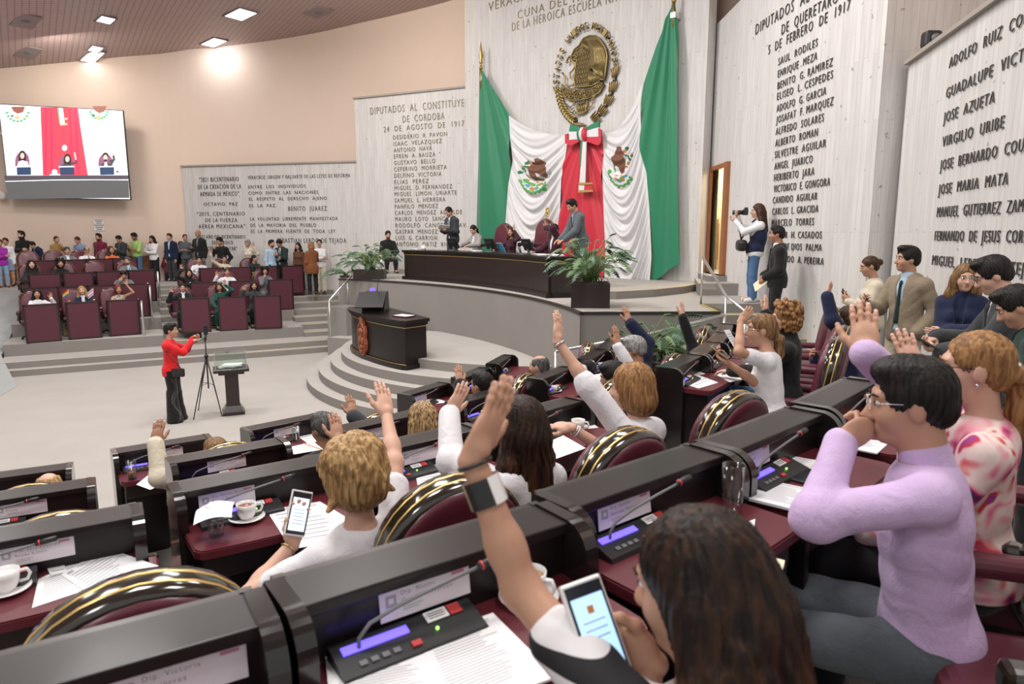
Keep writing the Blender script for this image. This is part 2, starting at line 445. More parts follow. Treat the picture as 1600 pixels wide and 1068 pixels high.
def FP(o, a, b): return (o[0] + FX[0] * a - FD[0] * b, o[1] + FX[1] * a - FD[1] * b)   # a along the row, b backwards


FO = np.array([-11.9, 15.75])          # front left corner of the far block's first tier


def bow(a): return 0.42 * ((a - 3.2) / 3.2) ** 2 - 0.42      # the rows bow gently


# (a, b) -> plan; long steps
def long_edge(b, a0=-0.1, a1=9.2, k=1.0, n=16):
    return [FP(FO, a0 + (a1 - a0) * i / n, b + 0.0 * bow(a0 + (a1 - a0) * i / n)) for i in range(n + 1)]


for b, z, a1 in ((-1.25, .14, 9.6), (-0.95, .28, 9.0)):
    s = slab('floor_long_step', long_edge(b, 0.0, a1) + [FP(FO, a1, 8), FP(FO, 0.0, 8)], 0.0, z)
    t = MB().mat('yellow_tape' if b < -1 else 'yellow_tape'); e = long_edge(b + .006, 5.2, a1 - .3); e2 = long_edge(b + .036, 5.2, a1 - .3)
    t.grid([[(*p, z + .003), (*q, z + .003)] for p, q in zip(e, e2)], False, True)
    e = long_edge(b + .004, 0.05, 5.2); e2 = long_edge(b + .024, 0.05, 5.2); t.mat('white_tape'); t.grid([[(*p, z + .003), (*q, z + .003)] for p, q in zip(e, e2)], False, True)
    t.build('nosing_strip', s)
LEFT_A = (0.0, 3.35); RIGHT_A = (4.25, 6.85)
for i, (b, z) in enumerate(((0.0, .56), (1.35, .88), (2.75, 1.2), (4.15, 1.5))):
    slab('floor_far_tier', [FP(FO, LEFT_A[0], b), FP(FO, LEFT_A[1], b), FP(FO, LEFT_A[1], 8.5), FP(FO, LEFT_A[0] - .6, 8.5)], 0.0, z)
for i, (b, z) in enumerate(((0.0, .56), (1.55, .88), (3.05, 1.2), (5.0, 1.5))):
    if i < 3: slab('floor_far_tier', [FP(FO, RIGHT_A[0], b), FP(FO, RIGHT_A[1] + .05 * i, b), FP(FO, RIGHT_A[1] + .05 * i, 9.5), FP(FO, RIGHT_A[0], 9.5)], 0.0, z)
# aisle steps between the blocks and beside the dais
for a0, a1 in ((3.35, 4.25), (6.85, 8.6)):
    for k in range(8):
        b = -0.1 + 0.62 * k; z = .40 + .145 * k
        if z > 1.5: continue
        if a0 > 5 and z > 1.28: z = 1.28; 
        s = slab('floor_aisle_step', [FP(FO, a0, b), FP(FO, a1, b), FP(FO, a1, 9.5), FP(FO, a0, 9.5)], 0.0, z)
        t = MB().mat('yellow_tape'); p, q, r_, s_ = FP(FO, a0 + .05, b + .004), FP(FO, a1 - .05, b + .004), FP(FO, a1 - .05, b + .045), FP(FO, a0 + .05, b + .045)
        t.add([(*p, z + .003), (*q, z + .003), (*r_, z + .003), (*s_, z + .003)], [[0, 1, 2, 3]]); t.build('nosing_strip', s)
        if a0 > 5 and z >= 1.28: break
slab('floor_top_walk', [FP(FO, 3.35, 4.75), FP(FO, 4.25, 4.75), FP(FO, 4.25, 9.5), FP(FO, 3.35, 9.5)], 0.0, 1.5)
# end pier between the aisle steps and the dais wall
slab('wall_pier', [(-4.75, 17.45), (-4.2, 17.2), (-3.9, 17.6), (-4.5, 18.15)], 0.0, 1.28, 'riser_carpet', 'riser_carpet')
slab('wall_pier', [(-4.65, 17.0), (-3.6, 16.55), (-3.3, 17.2), (-4.2, 17.6)], 0.0, .56, 'carpet', 'riser_carpet')
# carpeted ramp on the far left, rising to the top walk
rp = MB().mat('blue_carpet')
B = [(-12.5, 10.0), (-10.4, 12.0), (-10.0, 13.0), (-10.3, 13.9), (-11.35, 14.62)]; T = [(-23, 14), (-20, 17.0), (-18.0, 19.0), (-16.0, 20.0), (-14.3, 20.3)]
G = []
for i in range(5):
    col = []
    for j in range(13):
        t = j / 12; z = 1.5 * min(1, max(0, (t - .02) / .9)) ** 1.0
        col.append((B[i][0] + (T[i][0] - B[i][0]) * t, B[i][1] + (T[i][1] - B[i][1]) * t, z + .004))
    G.append(col)
rp.grid(G, False, True); rp.build('floor_ramp', kind='structure')
rp = MB().mat('blue_carpet'); q = G[4]; rp.grid([[p, (p[0], p[1], 0)] for p in q], False); rp.build('floor_ramp_side', kind='structure')
slab('floor_top_walk', [(-23, 17.5), (-20, 17.0), (-18, 19.0), (-16.0, 20.0), (-14.3, 20.3), FP(FO, 0, 5.05), FP(FO, 3.4, 5.05), FP(FO, 3.4, 9.5), (-13, 26), (-23, 23)], 0.0, 1.497)


# ------------------------------------------------------------------ walls
def vwall(name, pts, z0, z1, matk, thick=0.0, kind='structure', flipn=False, z1b=None):
    """vertical wall along pts with UV = (run, z)"""
    v = []; f = []; uv = []; run = 0; n = len(pts)
    for i in range(n - 1):
        a = np.array(pts[i]); b = np.array(pts[i + 1]); L = float(np.hypot(*(b - a))); k = len(v)
        za = z1 if z1b is None else z1 + (z1b - z1) * i / (n - 1); zb = z1 if z1b is None else z1 + (z1b - z1) * (i + 1) / (n - 1)
        v += [(a[0], a[1], z0), (b[0], b[1], z0), (b[0], b[1], zb), (a[0], a[1], za)]; f.append([k, k + 1, k + 2, k + 3]); uv += [(run, z0), (run + L, z0), (run + L, zb), (run, za)]; run += L
    o = mesh_obj(name, v, f, [matk], None, None, None, uv)
    return tag(o, kind=kind)


def spline(pts, n=8):
    pts = [np.array(p, float) for p in pts]; out = []
    for i in range(len(pts) - 1):
        p0 = pts[max(i - 1, 0)]; p1 = pts[i]; p2 = pts[i + 1]; p3 = pts[min(i + 2, len(pts) - 1)]
        for k in range(n):
            t = k / n; out.append(tuple(0.5 * ((2 * p1) + (-p0 + p2) * t + (2 * p0 - 5 * p1 + 4 * p2 - p3) * t * t + (-p0 + 3 * p1 - 3 * p2 + p3) * t ** 3)))
    out.append(tuple(pts[-1])); return out


CREAM = spline([(-24.0, 16.5), (-20.5, 19.9), (-16.4, 22.2), (-13.2, 23.7), (-11.2, 24.5), (-8.0, 24.45), (-5.0, 23.6), (-1.0, 21.6), (3.6, 18.0)], 8)
vwall('wall_back', CREAM, 0, 11.5, 'cream_wall')
vwall('wall_right_upper', spline([(3.6, 18.0), (6.0, 14.6), (6.9, 10.5), (6.4, 6.5), (5.2, 2.5), (4.6, -1)], 6), 0, 12.0, 'cream_wall')
WAIN = [p for p in CREAM if -24.5 < p[0] < -12.6]
wp = []
for i, p in enumerate(WAIN):
    a = np.array(WAIN[max(i - 1, 0)]); b = np.array(WAIN[min(i + 1, len(WAIN) - 1)]); d = (b - a) / np.hypot(*(b - a)); wp.append((p[0] + d[1] * .03, p[1] - d[0] * .03))
vwall('wall_wainscot', wp, 1.4, 2.38, 'wood_wainscot')


class Plane:
    """a flat stretch of wall: o = its left end seen from the hall, e = to the right, n = into the hall"""
    def __init__(s, a, b):
        s.o = np.array([a[0], a[1], 0.0]); d = np.array([b[0] - a[0], b[1] - a[1], 0.0]); s.L = float(np.linalg.norm(d)); s.e = d / s.L; s.n = np.array([s.e[1], -s.e[0], 0.0])

    def sz(s, x, y, off=0.0):
        p = atplane(x, y, s.o + s.n * off, s.n); return float((p - s.o) @ s.e), float(p[2])

    def P(s, u, z, off=0.0): p = s.o + s.e * u + s.n * off; return (p[0], p[1], z)
    def X(s, u, z, off=0.0): return frame_mat(s.P(u, z, off), s.e, (0, 0, 1), s.n)


PL_JUA = Plane((-11.45, 24.33), (-5.0, 22.75)); PL_COR = Plane((-4.95, 22.35), (-1.15, 20.55)); PL_MAIN = Plane((-1.32, 20.24), (4.07, 15.0))
PL_QUE = Plane((4.32, 13.75), (4.78, 9.25)); PL_NAM = Plane((5.06, 9.15), (4.02, 4.55))


def panel(name, pl, top, back=0.35, z0=0.0, coping=False, right_ret=None, left_ret=None):
    """concrete slab with its two returns"""
    a, b = pl.P(0, 0), pl.P(pl.L, 0)
    la = left_ret or back; rb = right_ret or back
    pts = [(a[0] - pl.n[0] * la, a[1] - pl.n[1] * la), a[:2], b[:2], (b[0] - pl.n[0] * rb, b[1] - pl.n[1] * rb)]
    o = vwall(name, pts, z0, top, 'concrete')
    c = MB().mat('concrete')
    k = [np.array(p) for p in pts]
    c.add([(*k[0], top), (*k[1], top), (*k[2], top), (*k[3], top)], [[0, 1, 2, 3]]); c.build('panel_top', o)
    if coping:
        c = MB().mat(coping); m = (np.array(a) + np.array(b)) / 2 - pl.n * (back / 2 - .03)
        c.box((m[0], m[1], top + .02), (pl.L + .04, back + .06, .05), X=None, rz=math.atan2(pl.e[1], pl.e[0])); c.build('coping', o)
    return o


mat('coping_stone', (0.36, 0.32, 0.28), 0.7)
panel('wall_reform_panel', PL_JUA, 5.42, .2, coping='coping_stone'); panel('wall_cordoba_panel', PL_COR, 7.30, .4, coping='coping_stone')
panel('wall_flag', PL_MAIN, 11.6, .8, right_ret=.32); panel('wall_queretaro', PL_QUE, 7.55, .75, coping=False, right_ret=1.4)
panel('wall_names', PL_NAM, 5.26, .3, coping='coping_stone')
vwall('wall_names_near', [PL_NAM.P(PL_NAM.L, 0)[:2], (3.75, 3.2), (3.55, 1.5), (3.5, -1.5)], 0, 5.26, 'concrete')
# recess with the doorway between the flag wall and the Queretaro wall
XD = 4.33
o = vwall('wall_recess', [(XD, 15.9), (XD, 13.7)], 4.56, 7.5, 'concrete'); vwall('wall_recess_pier', [(XD, 13.95), (XD, 13.7)], 0, 4.56, 'concrete'); vwall('wall_recess_far', [(XD, 15.9), (XD, 15.2)], 0, 4.56, 'concrete')
vwall('wall_recess_upper', [(2.6, 17.6), (4.33, 15.6)], 0, 7.5, 'concrete')
door = empty('door_1', (XD, 14.55, 2.29)); door['kind'] = 'structure'
mb = MB().mat('door_wood'); mb.box((.0, -.55, 1.13), (.16, .2, 2.26), .01); mb.box((-.01, .66, 1.13), (.07, .06, 2.26), .01); mb.build('door_jamb', door)
mb = MB().mat('door_wood'); mb.box((.0, .05, 2.22), (.08, 1.2, .09), .01); mb.build('door_head', door)
cw = MB().mat('hall_paint')
cw.add([(4.6, 17.6, 2.2), (6.6, 17.6, 2.2), (6.6, 17.6, 5), (4.6, 17.6, 5)], [[0, 1, 2, 3]]); cw.add([(4.5, 15.25, 2.2), (4.9, 17.6, 2.2), (4.9, 17.6, 5), (4.5, 15.25, 5)], [[0, 1, 2, 3]])
cw.add([(6.2, 17.6, 2.2), (6.2, 13.6, 2.2), (6.2, 13.6, 5), (6.2, 17.6, 5)], [[0, 1, 2, 3]]); cw.add([(4.4, 13.6, 4.9), (6.6, 13.6, 4.9), (6.6, 17.6, 4.9), (4.4, 17.6, 4.9)], [[0, 1, 2, 3]])
cw.build('wall_corridor', kind='structure')
slab('floor_corridor', [(4.2, 13.8), (6.4, 13.8), (6.4, 17.7), (4.2, 17.7)], ZP, 2.29)
slab('floor_door_step', [(3.92, 13.75), (4.34, 13.75), (4.34, 15.2), (4.1, 15.2)], ZP, 2.29); slab('floor_door_step', [(3.6, 13.2), (4.38, 13.2), (4.33, 15.3), (4.0, 15.0)], ZP, 2.18)
area('corridor_lamp', (5.2, 15.6, 4.8), (5.2, 15.6, 0), 0.7, 60, (1, 0.86, 0.6))
cab = empty('fire_hose_cabinet', (5.02, 16.45, 2.29), math.radians(-10), 'brass fire hose cabinet with red extinguisher seen through the doorway', 'cabinet')
mb = MB().mat('brass'); mb.box((0, 0, .6), (.56, .2, 1.2), .015); mb.build('body', cab)
mb = MB().mat('plastic_black'); mb.box((.03, -.105, .66), (.30, .02, .86), .009); mb.build('window', cab)
mb = MB().mat('red_plastic'); mb.lathe([(0, 0), (.07, .0), (.07, .42), (.03, .5), (.03, .56), (0, .56)], (.05, -.16, .34), 12); mb.build('extinguisher', cab)

# ceiling
def ceil_z(x, y):
    return float(np.interp(x, [-26, -17, -13, -11, -5, 2, 8], [6.2, 8.0, 8.9, 9.33, 9.9, 10.4, 10.6]))


mb = MB().mat('ceiling'); xs = np.linspace(-25, 8, 34); ys = np.linspace(-4, 26, 6)
mb.grid([[(x, y, ceil_z(x, y)) for y in ys] for x in xs], True); mb.build('ceiling', kind='structure')


def ceil_hit(x, y):
    r = ray(x, y); t = 10.0
    for _ in range(60):
        p = _E + r * t; t += (ceil_z(p[0], p[1]) - p[2]) / r[2] * 0.7
    return _E + r * t


def ceil_panel(name, x, y, w, h, label, cat, group, matk='led_white', rz=-0.63):
    p = ceil_hit(x, y); sl = (ceil_z(p[0] + .3, 0) - ceil_z(p[0] - .3, 0)) / .6
    o = empty(name, tuple(p), 0, label, cat, group); o.rotation_euler = (0, -math.atan(sl), rz)
    a = MB().mat('ceiling_grey'); 
    for s in (-1, 1): a.box((s * w / 2, 0, -.02), (.05, h + .05, .05)); a.box((0, s * h / 2, -.02), (w, .05, .05))
    a.build('frame', o); a = MB().mat(matk); a.box((0, 0, -.018), (w - .05, h - .05, .02)); a.build('diffuser', o); return o


ceil_panel('ceiling_light', 376, 21, .85, .62, 'square white ceiling light highest on the ceiling, right of the round pair', 'ceiling light', 'square ceiling lights')
ceil_panel('ceiling_light', 334, 65, .85, .5, 'square white ceiling light above the bright patch on the cream wall', 'ceiling light', 'square ceiling lights')
ceil_panel('ceiling_light', 144, 87, .9, .45, 'square white ceiling light nearest the video screen', 'ceiling light', 'square ceiling lights')
ceil_panel('downlight', 165, 29.5, .42, .42, 'small compact downlight on the ceiling, the higher of the two', 'downlight', 'compact downlights')
ceil_panel('downlight', 149, 75, .42, .36, 'small compact downlight just above a square ceiling light', 'downlight', 'compact downlights')
for x, y, lb in ((40, 32, 'grey square ceiling vent, higher of the pair at the left corner'), (44, 81, 'grey square ceiling vent above the video screen'), (498, 18, 'grey square ceiling vent left of the flag wall')):
    p = ceil_hit(x, y); o = empty('ceiling_vent', tuple(p), -.63, lb, 'vent', 'ceiling vents'); sl = (ceil_z(p[0] + .3, 0) - ceil_z(p[0] - .3, 0)) / .6; o.rotation_euler = (0, -math.atan(sl), -.63)
    a = MB().mat('ceiling_grey'); a.box((0, 0, -.02), (.8, .55, .04), .01); a.build('grille', o); a = MB().mat('plastic_grey'); a.lathe([(0, -.06), (.1, -.05), (.16, -.02)], (0, 0, 0), 14); a.build('core', o)

# ------------------------------------------------------------------ raised lettering
INS = []


def inscription(name, pl, lines, label, letter='bronze_letter', off=0.012, ext=0.006):
    root = empty(name, pl.P(0, 0), 0, label, 'inscription')
    inv = Matrix.Translation(Vector(pl.P(0, 0))).inverted()
    for ln in lines:
        s, x0, y0, x1, y1, cap = ln[:6]; vis = ln[6] if len(ln) > 6 else None
        u0, z0 = pl.sz(x0, y0); u1, z1 = pl.sz(x1, y1); uc, zc = pl.sz(x0, y0 - cap)
        z = (z0 + z1) / 2 if abs(z0 - z1) < 0.5 else z0
        mb = MB().mat(letter); add_text(mb, s, inv @ pl.X(u0, z, off), abs(zc - z0), u1 - u0, ext, vis, 2)
        mb.build('lettering', root)
    return root


def rows(ox, oy, k, L): return [(t[0], ox + t[1] / k, oy + t[3] / k, ox + t[2] / k, oy + t[4] / k, t[5] / k) + tuple(t[6:]) for t in L]


inscription('wall_inscription', PL_JUA, rows(280, 250, 5.333, [
    ('“2021 BICENTENARIO', 170, 497, 182, 176, 38), ('DE LA CREACIÓN DE LA', 160, 518, 243, 236, 38), ('ARMADA DE MÉXICO”', 178, 500, 302, 297, 38), ('OCTAVIO  PAZ', 208, 490, 382, 378, 28),
    ('“2015, CENTENARIO', 150, 548, 466, 460, 32), ('DE LA FUERZA', 222, 485, 516, 514, 31), ('AÉREA MEXICANA”', 165, 553, 569, 566, 33), ('“2023 AÑO DEL BICENTENARIO', 150, 553, 657, 650, 31),
    ('DEL HEROICO', 278, 450, 702, 700, 31), ('COLEGIO MILITAR”', 240, 485, 752, 750, 31)]),
    'bronze commemorative lettering in the left column of the low grey panel', 'dark_letter')
inscription('wall_inscription', PL_JUA, rows(280, 250, 5.333, [
    ('VERACRUZ, ORIGEN Y BALUARTE DE LAS LEYES DE REFORMA', 575, 1425, 165, 138, 30),
    ('ENTRE  LOS  INDIVIDUOS', 580, 1055, 238, 228, 27), ('COMO  ENTRE  LAS  NACIONES', 580, 1160, 291, 277, 27), ('EL  RESPETO  AL  DERECHO  AJENO', 585, 1230, 341, 327, 27), ('ES  LA  PAZ.', 587, 812, 394, 390, 27),
    ('BENITO  JUAREZ', 912, 1232, 425, 418, 38), ('LA  VOLUNTAD  LIBREMENTE  MANIFESTADA', 595, 1322, 508, 496, 28), ('DE  LA  MAYORIA  DEL  PUEBLO', 598, 1142, 560, 551, 28),
    ('ES  LA  PRIMERA  FUENTE  DE  TODA  LEY', 602, 1302, 613, 599, 28), ('SEBASTIAN LERDO DE TEJADA', 820, 1393, 690, 686, 38)]),
    'bronze quotation lettering in the wide right column of the low grey panel', 'dark_letter')
inscription('wall_inscription', PL_COR, rows(560, 140, 4.11, [
    ('DIPUTADOS  AL  CONSTITUYENTE', 78, 712, 160, 106, 46, 'DIPUTADOS  AL  CONSTITUYEN'), ('DE  CORDOBA', 287, 553, 211, 190, 44), ('24  DE  AGOSTO  DE  1917', 165, 680, 273, 234, 35),
    ('DESIDERIO  R. PAVON', 225, 570, 318, 300, 27), ('ISAAC  VELAZQUEZ', 227, 537, 360, 344, 27), ('ANTONIO  NAVA', 229, 473, 402, 390, 27), ('EFREN  A. BAUZA', 230, 495, 440, 430, 27), ('GUSTAVO  BELLO', 231, 495, 482, 472, 27),
    ('CEFERINO  MORRIETA', 231, 568, 525, 509, 27), ('DELFINO  VICTORIA', 232, 535, 566, 553, 27), ('ELIAS  PEREZ', 233, 452, 606, 599, 27), ('MIGUEL  D. FERNANDEZ', 234, 603, 646, 633, 27), ('MIGUEL  LIMON  URIARTE', 234, 632, 684, 673, 27),
    ('SAMUEL  L. HERRERA', 235, 560, 724, 717, 27), ('PANFILO  MENDEZ', 236, 512, 765, 758, 27), ('CARLOS  MENDEZ  ALCALDE', 237, 665, 805, 797, 27), ('MAURO  LOYO  SANCHEZ', 238, 620, 845, 839, 27), ('RODOLFO  CANCELA  NAVA', 240, 715, 886, 880, 27),
    ('GASPAR  MENDEZ', 240, 510, 926, 922, 27), ('LUIS  G. CARRION', 242, 507, 966, 963, 27), ('ANTONIO  ORTIZ  RIOS', 244, 600, 1006, 1004, 27)]),
    'bronze list of names on the tall grey panel left of the flags', 'bronze_letter')
inscription('wall_inscription', PL_MAIN, rows(530, 0, 2.855, [
    ('VERACRUZ  CUATRO  VECES  HEROICA', 668, 900, 42, -12, 40, 'VERACRUZ'), ('CUNA DEL HEROICO COLEGIO', 797, 1130, 73, 2, 37, 'CUNA DEL HER'), ('DE LA HEROICA ESCUELA NAVAL', 772, 1170, 140, 27, 38, 'DE LA HEROICA ESCUELA')]),
    'bronze lettering high on the flag wall above the round emblem', 'bronze_letter')
inscription('wall_inscription', PL_QUE, rows(1040, 0, 2.855, [
    ('DIPUTADOS  AL  CONGRESO', 405, 640, 128, 38, 46, 'DIPUTADOS  AL'), ('DE  QUERETARO', 520, 770, 152, 15, 45), ('5  DE  FEBRERO  DE  1917', 460, 825, 245, 42, 40),
    ('SAUL  RODILES', 505, 680, 290, 208, 32), ('ENRIQUE  MEZA', 503, 678, 345, 268, 32), ('BENITO  G. RAMIREZ', 502, 747, 398, 295, 32), ('ELISEO  L. CESPEDES', 500, 748, 446, 350, 32), ('ADOLFO  G. GARCIA', 498, 718, 500, 423, 32),
    ('JOSAFAT  F. MARQUEZ', 496, 750, 552, 467, 32), ('ALFREDO  SOLARES', 494, 707, 602, 542, 32), ('ALBERTO  ROMAN', 492, 680, 653, 609, 32), ('SILVESTRE  AGUILAR', 489, 717, 706, 656, 32), ('ANGEL  JUARICO', 488, 657, 757, 727, 32),
    ('HERIBERTO  JARA', 486, 665, 808, 781, 32), ('VICTORICO  E. GONGORA', 485, 735, 858, 829, 32), ('CANDIDO  AGUILAR', 481, 678, 906, 892, 30), ('CARLOS  L. GRACIDA', 478, 683, 955, 949, 30), ('MARCELO  TORRES', 476, 663, 1007, 1005, 30)])
    + rows(1080, 240, 4.107, [('GASPAR  H. CASADOS', 517, 840, 540, 543, 41), ('JUAN DE DIOS  PALMA', 520, 840, 610, 626, 41), ('FERNANDO  A. PEREIRA', 515, 853, 690, 711, 41)]),
    'dark list of names on the tall concrete wall behind the woman with the camera', 'dark_letter', 0.012, 0.005)
inscription('wall_inscription', PL_NAM, rows(1040, 0, 2.855, [
    ('ADOLFO  RUIZ  CORTINES', 1270, 1595, 303, 118, 46, 'ADOLFO  RUIZ  CO'), ('GUADALUPE  VICTORIA', 1257, 1600, 430, 286, 46, 'GUADALUPE  VICT'), ('JOSE  AZUETA', 1245, 1470, 541, 468, 46), ('VIRGILIO  URIBE', 1240, 1512, 648, 580, 46),
    ('JOSE  BERNARDO  COUTO', 1230, 1600, 752, 686, 46, 'JOSE  BERNARDO  COU'), ('JOSE  MARIA  MATA', 1222, 1530, 862, 832, 46), ('MANUEL  GUTIERREZ  ZAMORA', 1215, 1600, 968, 948, 46, 'MANUEL  GUTIERREZ  ZAM')])
    + rows(1000, 300, 2.667, [('FERNANDO  DE  JESUS  CORONA', 1232, 1600, 203, 212, 42, 'FERNANDO  DE  JESUS  COR'), ('MIGUEL  LERDO  DE  TEJADA', 1222, 1600, 300, 352, 42, 'MIGUEL  LERDO  DE  TEJ')]),
    'dark list of names on the curved concrete wall at the right', 'dark_letter', 0.012, 0.005)
# ------------------------------------------------------------------ the two big flags draped on the flag wall
mat('flag_green', (0.012, 0.20, 0.095), 0.55, sheen=0.2); mat('flag_white', (0.70, 0.69, 0.70), 0.6, sheen=0.2); mat('flag_red', (0.58, 0.022, 0.045), 0.5, sheen=0.2)
mat('print_brown', (0.17, 0.075, 0.045), 0.7); mat('print_tan', (0.50, 0.30, 0.10), 0.7); mat('print_green', (0.10, 0.36, 0.10), 0.7); mat('print_dark_green', (0.03, 0.17, 0.08), 0.7)
mat('print_blue', (0.10, 0.38, 0.55), 0.7); mat('print_orange', (0.62, 0.22, 0.05), 0.7); mat('print_grey', (0.45, 0.44, 0.46), 0.7); mat('print_red', (0.5, 0.08, 0.08), 0.7)


def interp(path, v):
    """point on a pixel path at parameter v (by arc length)"""
    P = np.array(path, float); d = np.r_[0, np.cumsum(np.hypot(*np.diff(P, axis=0).T))]; d /= d[-1]
    return np.interp(v, d, P[:, 0]), np.interp(v, d, P[:, 1])


def inpoly(x, y, poly):
    c = False; n = len(poly); j = n - 1
    for i in range(n):
        xi, yi = poly[i]; xj, yj = poly[j]
        if (yi > y) != (yj > y) and x < (xj - xi) * (y - yi) / (yj - yi) + xi: c = not c
        j = i
    return c


def sheet(name, left, right, disp, matk, parent, nu=60, nv=120, prints=None, base=0.22):
    us = np.linspace(0, 1, nu + 1); vs = np.linspace(0, 1, nv + 1); V = []; F = []; MI = []
    pts = np.zeros((nu + 1, nv + 1, 2))
    for j, v in enumerate(vs):
        lx, ly = interp(left, v); rx, ry = interp(right, v)
        for i, u in enumerate(us): pts[i, j] = (lx + (rx - lx) * u, ly + (ry - ly) * u)
    for i in range(nu + 1):
        for j in range(nv + 1):
            x, y = pts[i, j]; sag = 0.0
            if 'sag' in disp: y = y + disp['sag'](us[i], vs[j])
            pts[i, j, 1] = y; o = base + disp['f'](us[i], vs[j], x, y)
            u_, z_ = PL_MAIN.sz(x, y, base); V.append(PL_MAIN.P(u_, z_, o))
    mats = [matk] + ([k for k, _ in prints] if prints else [])
    for i in range(nu):
        for j in range(nv):
            a = i * (nv + 1) + j; F.append([a, a + 1, a + nv + 2, a + nv + 1]); mi = 0
            if prints:
                cx, cy = pts[i:i + 2, j:j + 2].reshape(4, 2).mean(0)
                for k, (_, tests) in enumerate(prints):
                    for t in tests:
                        if (len(t) == 5 and (((cx - t[0]) * math.cos(t[4]) + (cy - t[1]) * math.sin(t[4])) / t[2]) ** 2 + ((-(cx - t[0]) * math.sin(t[4]) + (cy - t[1]) * math.cos(t[4])) / t[3]) ** 2 < 1) or (len(t) != 5 and inpoly(cx, cy, t)):
                            mi = k + 1
            MI.append(mi)
    # merge duplicate material keys
    uniq = []; remap = []
    for k in mats:
        if k not in uniq: uniq.append(k)
        remap.append(uniq.index(k))
    return mesh_obj(name, V, F, uniq, [remap[m] for m in MI], parent, True)


def radial(ax, ay, k, amp, reach, ph=0.0):
    def f(u, v, x, y):
        r = math.hypot(x - ax, y - ay); a = math.atan2(x - ax, y - ay)
        return amp * min(1, r / reach) * (math.sin(k * a + ph) + 0.45 * math.sin(2.3 * k * a + 1.3 + ph))
    return f


def swag(n, s, amp, tilt=0.0, ph=0.0):
    def f(u, v, x, y):
        w = (y - s * (0.35 + v) * 4 * u * (1 - u) - tilt * u) / n
        e = min(1, 6 * u, 6 * (1 - u)) * min(1, .25 + 3 * v)
        return amp * e * (math.sin(w * 6.283 + ph) + 0.5 * math.sin(w * 13.1 + 2.0 * u + ph) + .3 * math.sin(w * 4.1 + 5 * u))
    return f


def crest_prints(pairs):
    """pairs: (material, [ellipse (cx, cy, rx, ry, angle) or polygon ...]) in image coordinates of the crop"""
    return pairs


def crop(ox, oy, k, L):
    out = []
    for m, ts in L:
        q = []
        for t in ts:
            if len(t) == 5 and not isinstance(t[0], tuple): q.append((ox + t[0] / k, oy + t[1] / k, t[2] / k, t[3] / k, t[4]))
            else: q.append([(ox + p[0] / k, oy + p[1] / k) for p in t])
        out.append((m, q))
    return out


def leaf_ring(cx, cy, rx, ry, a0, a1, n, l, w, skip=1):
    out = []
    for i in range(n):
        a = math.radians(a0 + (a1 - a0) * i / (n - 1)); x = cx + rx * math.cos(a); y = cy + ry * math.sin(a)
        out.append((x, y, l, w, a + 1.57 + (0.6 if i % 2 else -0.6)))
    return out


PR_L = crop(780, 170, 5.517, [
    ('print_dark_green', [(235, 462, 14, 20, 0), (225, 520, 34, 8, 1.1), (245, 500, 22, 9, .3), (205, 525, 10, 25, .1), (430, 575, 14, 22, .2), (178, 548, 13, 16, 0)]),
    ('print_green', leaf_ring(300, 590, 118, 130, 25, 165, 17, 22, 11) + [(230, 620, 26, 13, .7), (280, 650, 36, 14, .35), (350, 650, 34, 13, -.3), (385, 690, 18, 22, .6)]),
    ('print_tan', [(292, 690, 26, 17, 0), (235, 575, 18, 12, .5), (330, 680, 14, 14, 0), (205, 500, 8, 12, 0)]),
    ('print_blue', [(250, 662, 22, 14, .4), (330, 688, 18, 12, -.4)]),
    ('print_grey', [(355, 570, 38, 14, .9), (370, 590, 30, 12, 1.1)]),
    ('print_brown', [[(300, 430), (330, 422), (370, 440), (398, 470), (410, 510), (408, 560), (395, 600), (375, 585), (345, 560), (318, 555), (335, 590), (372, 605), (372, 622), (330, 615), (300, 620), (275, 590), (262, 555), (258, 500), (262, 470), (285, 455), (305, 462)]]),
    ('print_orange', [(258, 468, 12, 12, 0), (250, 590, 14, 8, 0), (312, 632, 14, 7, 0), (385, 650, 8, 8, 0), (275, 655, 7, 7, 0)]),
    ('print_red', [(285, 735, 16, 5, .4), (240, 610, 6, 6, 0)])])
PR_R = crop(780, 170, 5.517, [
    ('print_dark_green', [(1098, 345, 16, 20, 0), (1090, 400, 30, 8, .2), (1120, 430, 9, 28, -.4), (1140, 400, 8, 18, .2), (1130, 470, 18, 8, 1.2)]),
    ('print_green', leaf_ring(1045, 560, 88, 105, 20, 190, 15, 20, 9) + [(1075, 590, 22, 12, -.4), (1040, 615, 26, 10, .2), (985, 520, 10, 24, 0)]),
    ('print_tan', [(1070, 612, 20, 16, 0), (1115, 470, 18, 18, 0), (1020, 600, 10, 10, 0)]),
    ('print_blue', [(1045, 628, 16, 10, .3), (1100, 580, 14, 10, -.6)]),
    ('print_brown', [[(1010, 330), (1030, 322), (1052, 330), (1056, 355), (1068, 385), (1085, 420), (1088, 470), (1080, 500), (1070, 520), (1068, 555), (1045, 560), (1030, 552), (1025, 510), (1005, 490), (982, 500), (975, 470), (976, 420), (990, 385), (1002, 360)]]),
    ('print_orange', [(1076, 368, 14, 14, 0), (1090, 500, 12, 8, 0), (1015, 575, 12, 8, 0), (1060, 572, 12, 8, 0), (1145, 385, 6, 12, .2)]),
    ('print_red', [(1020, 680, 16, 5, .2)])])
fl = empty('flag', PL_MAIN.P(0.3, ZU), 0, 'green, white and red draped flag with a gold spear tip, left of the bow', 'flag', 'draped national flags')
fr = empty('flag', PL_MAIN.P(5.4, ZU), 0, 'green, white and red draped flag right of the bow, its green end highest', 'flag', 'draped national flags')


def flat(p, root):      # children built in world space, root is at its own spot
    p.parent = root; p.matrix_parent_inverse = Matrix.Translation(root.location).inverted(); KIDS.setdefault(root.name, []).append(p); return p


